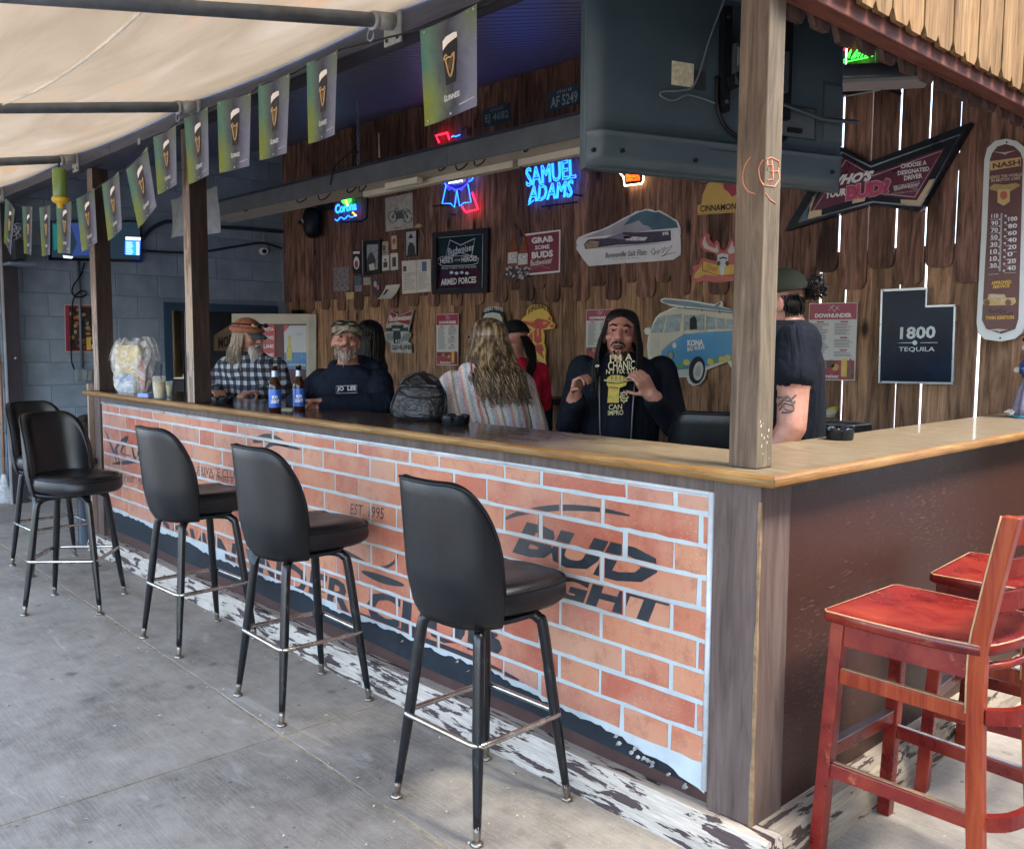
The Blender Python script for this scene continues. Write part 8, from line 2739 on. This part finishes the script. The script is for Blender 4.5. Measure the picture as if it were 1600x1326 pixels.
# sill strip along the foot of the wall, floor pedestal bin and dark bag
tag(MB().box(XB + .001, XB + .05, -1.6, 1.5, 0, .045).build('wall_sill', mat((.40, .43, .45), .6, var=.3, vs=20), None, loc=(XB, 0, 0)), kind='structure')
bq = atz(129, 853, 0)
t = thing('pedestal_table', 'small black pedestal table left of the bar end', 'table', (bq.x - .02, bq.y + .06, 0))
c = (bq.x - .02, bq.y + .06, 0)
b = MB(); b.lathe([(.0, 0), (.085, 0), (.085, .02), (.078, .03), (.078, .62), (0, .62)], 20, c); b.build('pedestal', mat((.012, .018, .026), .35), t)
b = MB(); b.lathe([(.0, .62), (.22, .62), (.23, .64), (.22, .66), (0, .66)], 26, c); b.build('table_top', mat((.02, .026, .034), .3), t)
p = Vector((c[0] - .02, c[1] + .02, .661))
t = thing('dark_duffel', 'black bag heaped on the small pedestal table', 'bag', p)
b = MB(); b.grid(lambda u, w: p + Vector((.16 * math.cos(2 * math.pi * u) * math.sin(math.pi * (.03 + .94 * w)) * (1 + .1 * math.sin(6 * u * 6.28)), .13 * math.sin(2 * math.pi * u) * math.sin(math.pi * (.03 + .94 * w)), .15 - .15 * math.cos(math.pi * (.03 + .94 * w)))), 24, 14); b.build('leather_body', LEA, t)
b = MB(); b.tube([p + Vector((.14 * math.cos(R(a)), -.10, .18 + .10 * math.sin(R(a)))) for a in range(0, 181, 20)], .012, 6); b.build('strap', mat((.10, .12, .15), .5), t)
# camera, cables on the wall beside the planks
t = thing('security_camera', 'white round security camera with a black lens on the block wall', 'camera', BP.at(413, 392))
c = BP.off(.05).at(413, 392)
b = MB(); b.tube([c + Vector((-.05, 0, 0)), c + Vector((.06, -.03, -.01))], .038, 16); b.build('housing', WHITE, t)
b = MB(); b.tube([c + Vector((.055, -.03, -.01)), c + Vector((.064, -.032, -.011))], .026, 14); b.build('lens', INK, t)
b = MB(); b.tube(curve_pts([BP.off(.02).at(413, 384), BP.off(.02).at(412, 372), BP.off(.02).at(409, 362)], 4), .006, 6); b.build('lead', mat((.35, .36, .38), .5), t)
for lab, pth, r in (('upper dark pipe across the top of the block wall', [(300, 352), (344, 355), (380, 357), (442, 362)], .020), ('lower dark cable curving across the block wall', [(222, 392), (275, 395), (322, 393), (370, 385), (410, 380), (440, 388)], .013), ('thick dark cable bending down behind the flags', [(222, 374), (236, 358), (255, 348), (268, 346)], .02), ('pale thin cable hanging down the plank wall corner', [(440, 364), (441, 380), (438, 390), (441, 412), (443, 470)], .006)):
    P = [BP.off(.03).at(*a) for a in pth]
    b = MB(); b.tube(curve_pts(P, 5), r, 8); tag(b.build('wall_cable', mat((.30, .32, .34), .5) if 'pale' in lab else mat((.02, .03, .045), .5), None, loc=P[0]), lab, 'cable')
# open white framed door with posters beside the doorway
P0 = atx(362, 489, XB + .03)
dv = Vector((.68, .73, 0)).normalized()
DP = Pl(P0 + Vector((.02, -.02, 0)), Vector((.73, -.68, 0)))
t = thing('open_door', 'open cream framed door with maroon panel and drinks posters', 'door', (P0.x, P0.y, 0))
dq = [(362, 490), (484, 490.5), (484, 640), (362, 640)]
FRM = mat((.50, .48, .38), .5, var=.12)
slab('panel', DP, [(375, 505), (480, 505), (480, 640), (375, 640)], mat((.105, .022, .035), .5, var=.2), t, .03, -.004)
b = MB()
for l in ([(362, 490), (484, 490.5), (484, 506), (362, 506)], [(478.6, 506), (484, 506), (484, 720), (478.6, 720)], [(362, 506), (380, 506), (380, 720), (362, 720)]):
    b.prism([DP.off(.008).at(*a) for a in l], DP.n * -.045)
b.build('door_frame', FRM, t)
b = MB(); b.prism([DP.off(.009).at(*a) for a in ((484.3, 490.5), (494, 490.5), (494, 720), (484.3, 720))], DP.n * -.04); b.build('side_edge', mat((.42, .40, .32), .5), t)
q = quad((443.6, 508.6), (479, 508.4), (479, 576.6), (445, 576.4))
slab('zero_poster', DP, q, mat((.52, .56, .60), .4, var=.06), t, .003, .006)
slab('poster_blue', DP, sub(q, .0, 1, .62, 1), mat((.04, .22, .52), .4), t, .002, .009)
slab('poster_bottle', DP, [(448, 563), (448, 548), (450, 540), (450.4, 524), (453.6, 524), (454, 540), (456.6, 548), (456.6, 563)], mat((.50, .46, .06), .35, var=.3, vs=40), t, .002, .011)
slab('poster_corner', DP, [(443.8, 508.8), (453, 508.6), (444, 519)], mat((.42, .05, .07), .4), t, .002, .009)
letters(t, 'ZERO', (459, 562), (482, 562), (459, 553), DP, mat((.14, .36, .62), .4), 'lettering', .012, 0)
letters(t, 'NOW AVAILABLE', (447, 572), (477, 572), (447, 568), DP, WHITE, 'lettering', .012, .03)
letters(t, 'ULTRA', (462, 523.6), (472, 523.6), (462, 520), DP, mat((.2, .25, .3), .4), 'lettering', .009, 0)
slab('red_poster', DP, quad((411, 507), (429.6, 507), (430, 572), (411, 572)), mat((.45, .03, .05), .4), t, .003, .006)
for k in range(4):
    letters(t, ('FIESTA', 'LIME', 'LIME', 'LIME')[k], (412, 517 + 13.4 * k), (427.6, 517 + 13.4 * k), (412, 511.6 + 13.4 * k), DP, WHITE, 'lettering', .008, .04)
# black strip put in for the shaded gap beside the door, board in the doorway
tag(MB().box(XB + .25, XB + .42, YW - .06, YW - .004, 0, 1.84).build('dark_gap_strip', BLACK, None, loc=(XB + .3, YW, 0)), 'black strip standing for the dark gap between the cream door and the plank wall', 'panel')
MP = Pl((XB - .35, 0, 0), (1, 0, 0))
o = tag(slab('wooden_board', MP, [(335, 524), (372, 500), (372, 548), (335, 548)], mat((.20, .13, .065), .6, var=.25, vs=12), None, .02, 0), 'tan board with dark lettering leaning inside the doorway', 'board')
letters(o, 'MODELO', (341, 546), (384, 534), (341, 528), MP, INK, 'lettering', .003, .03)

# green and yellow hummingbird-feeder style bottle under the awning
c = FPL.at(92.5, 262); c.y = -.16
PB = Pl((0, -.16, 0), (0, 1, 0)); c = PB.at(92.5, 262)
hh = (PB.at(92.5, 262) - PB.at(92.5, 315)).length
t = thing('hanging_feeder', 'green bottle feeder with a yellow base hung under the awning pipe', 'feeder', c)
k = hh / .265
b = MB(); b.lathe([(0, 0), (.040 * k, -.004), (.052 * k, -.018), (.054 * k, -.03), (.054 * k, -.19), (.048 * k, -.2)], 18, c); b.build('bottle', mat((.15, .24, .06), .25, var=.12), t)
b = MB(); b.lathe([(.045 * k, -.195), (.064 * k, -.197), (.066 * k, -.215), (.060 * k, -.226), (.036 * k, -.236), (.024 * k, -.242), (.022 * k, -.265), (.0, -.266)], 18, c); b.build('yellow_base', mat((.66, .42, .03), .35, var=.15), t)
b = MB(); b.tube([c, Vector((c.x, c.y, c.z + .03)), Vector((PX[2] + .01, -.15, ZA - .085))], .005, 5); b.build('hook', BLACK, t)
for k, xx in enumerate((PX[3], PX[4])):
    b = MB(); cc = Vector((xx - .03, -.10, ZA - .10)); b.tube([cc + Vector((.022 * math.cos(R(a)), .0, .022 * math.sin(R(a)))) for a in range(0, 360, 36)], .005, 5, closed=True)
    tag(b.build('hook_ring', GALV, None, loc=cc), ('small steel ring hanging at the second pipe bracket', 'steel ring hanging at the bracket nearest the camera')[k], 'ring')
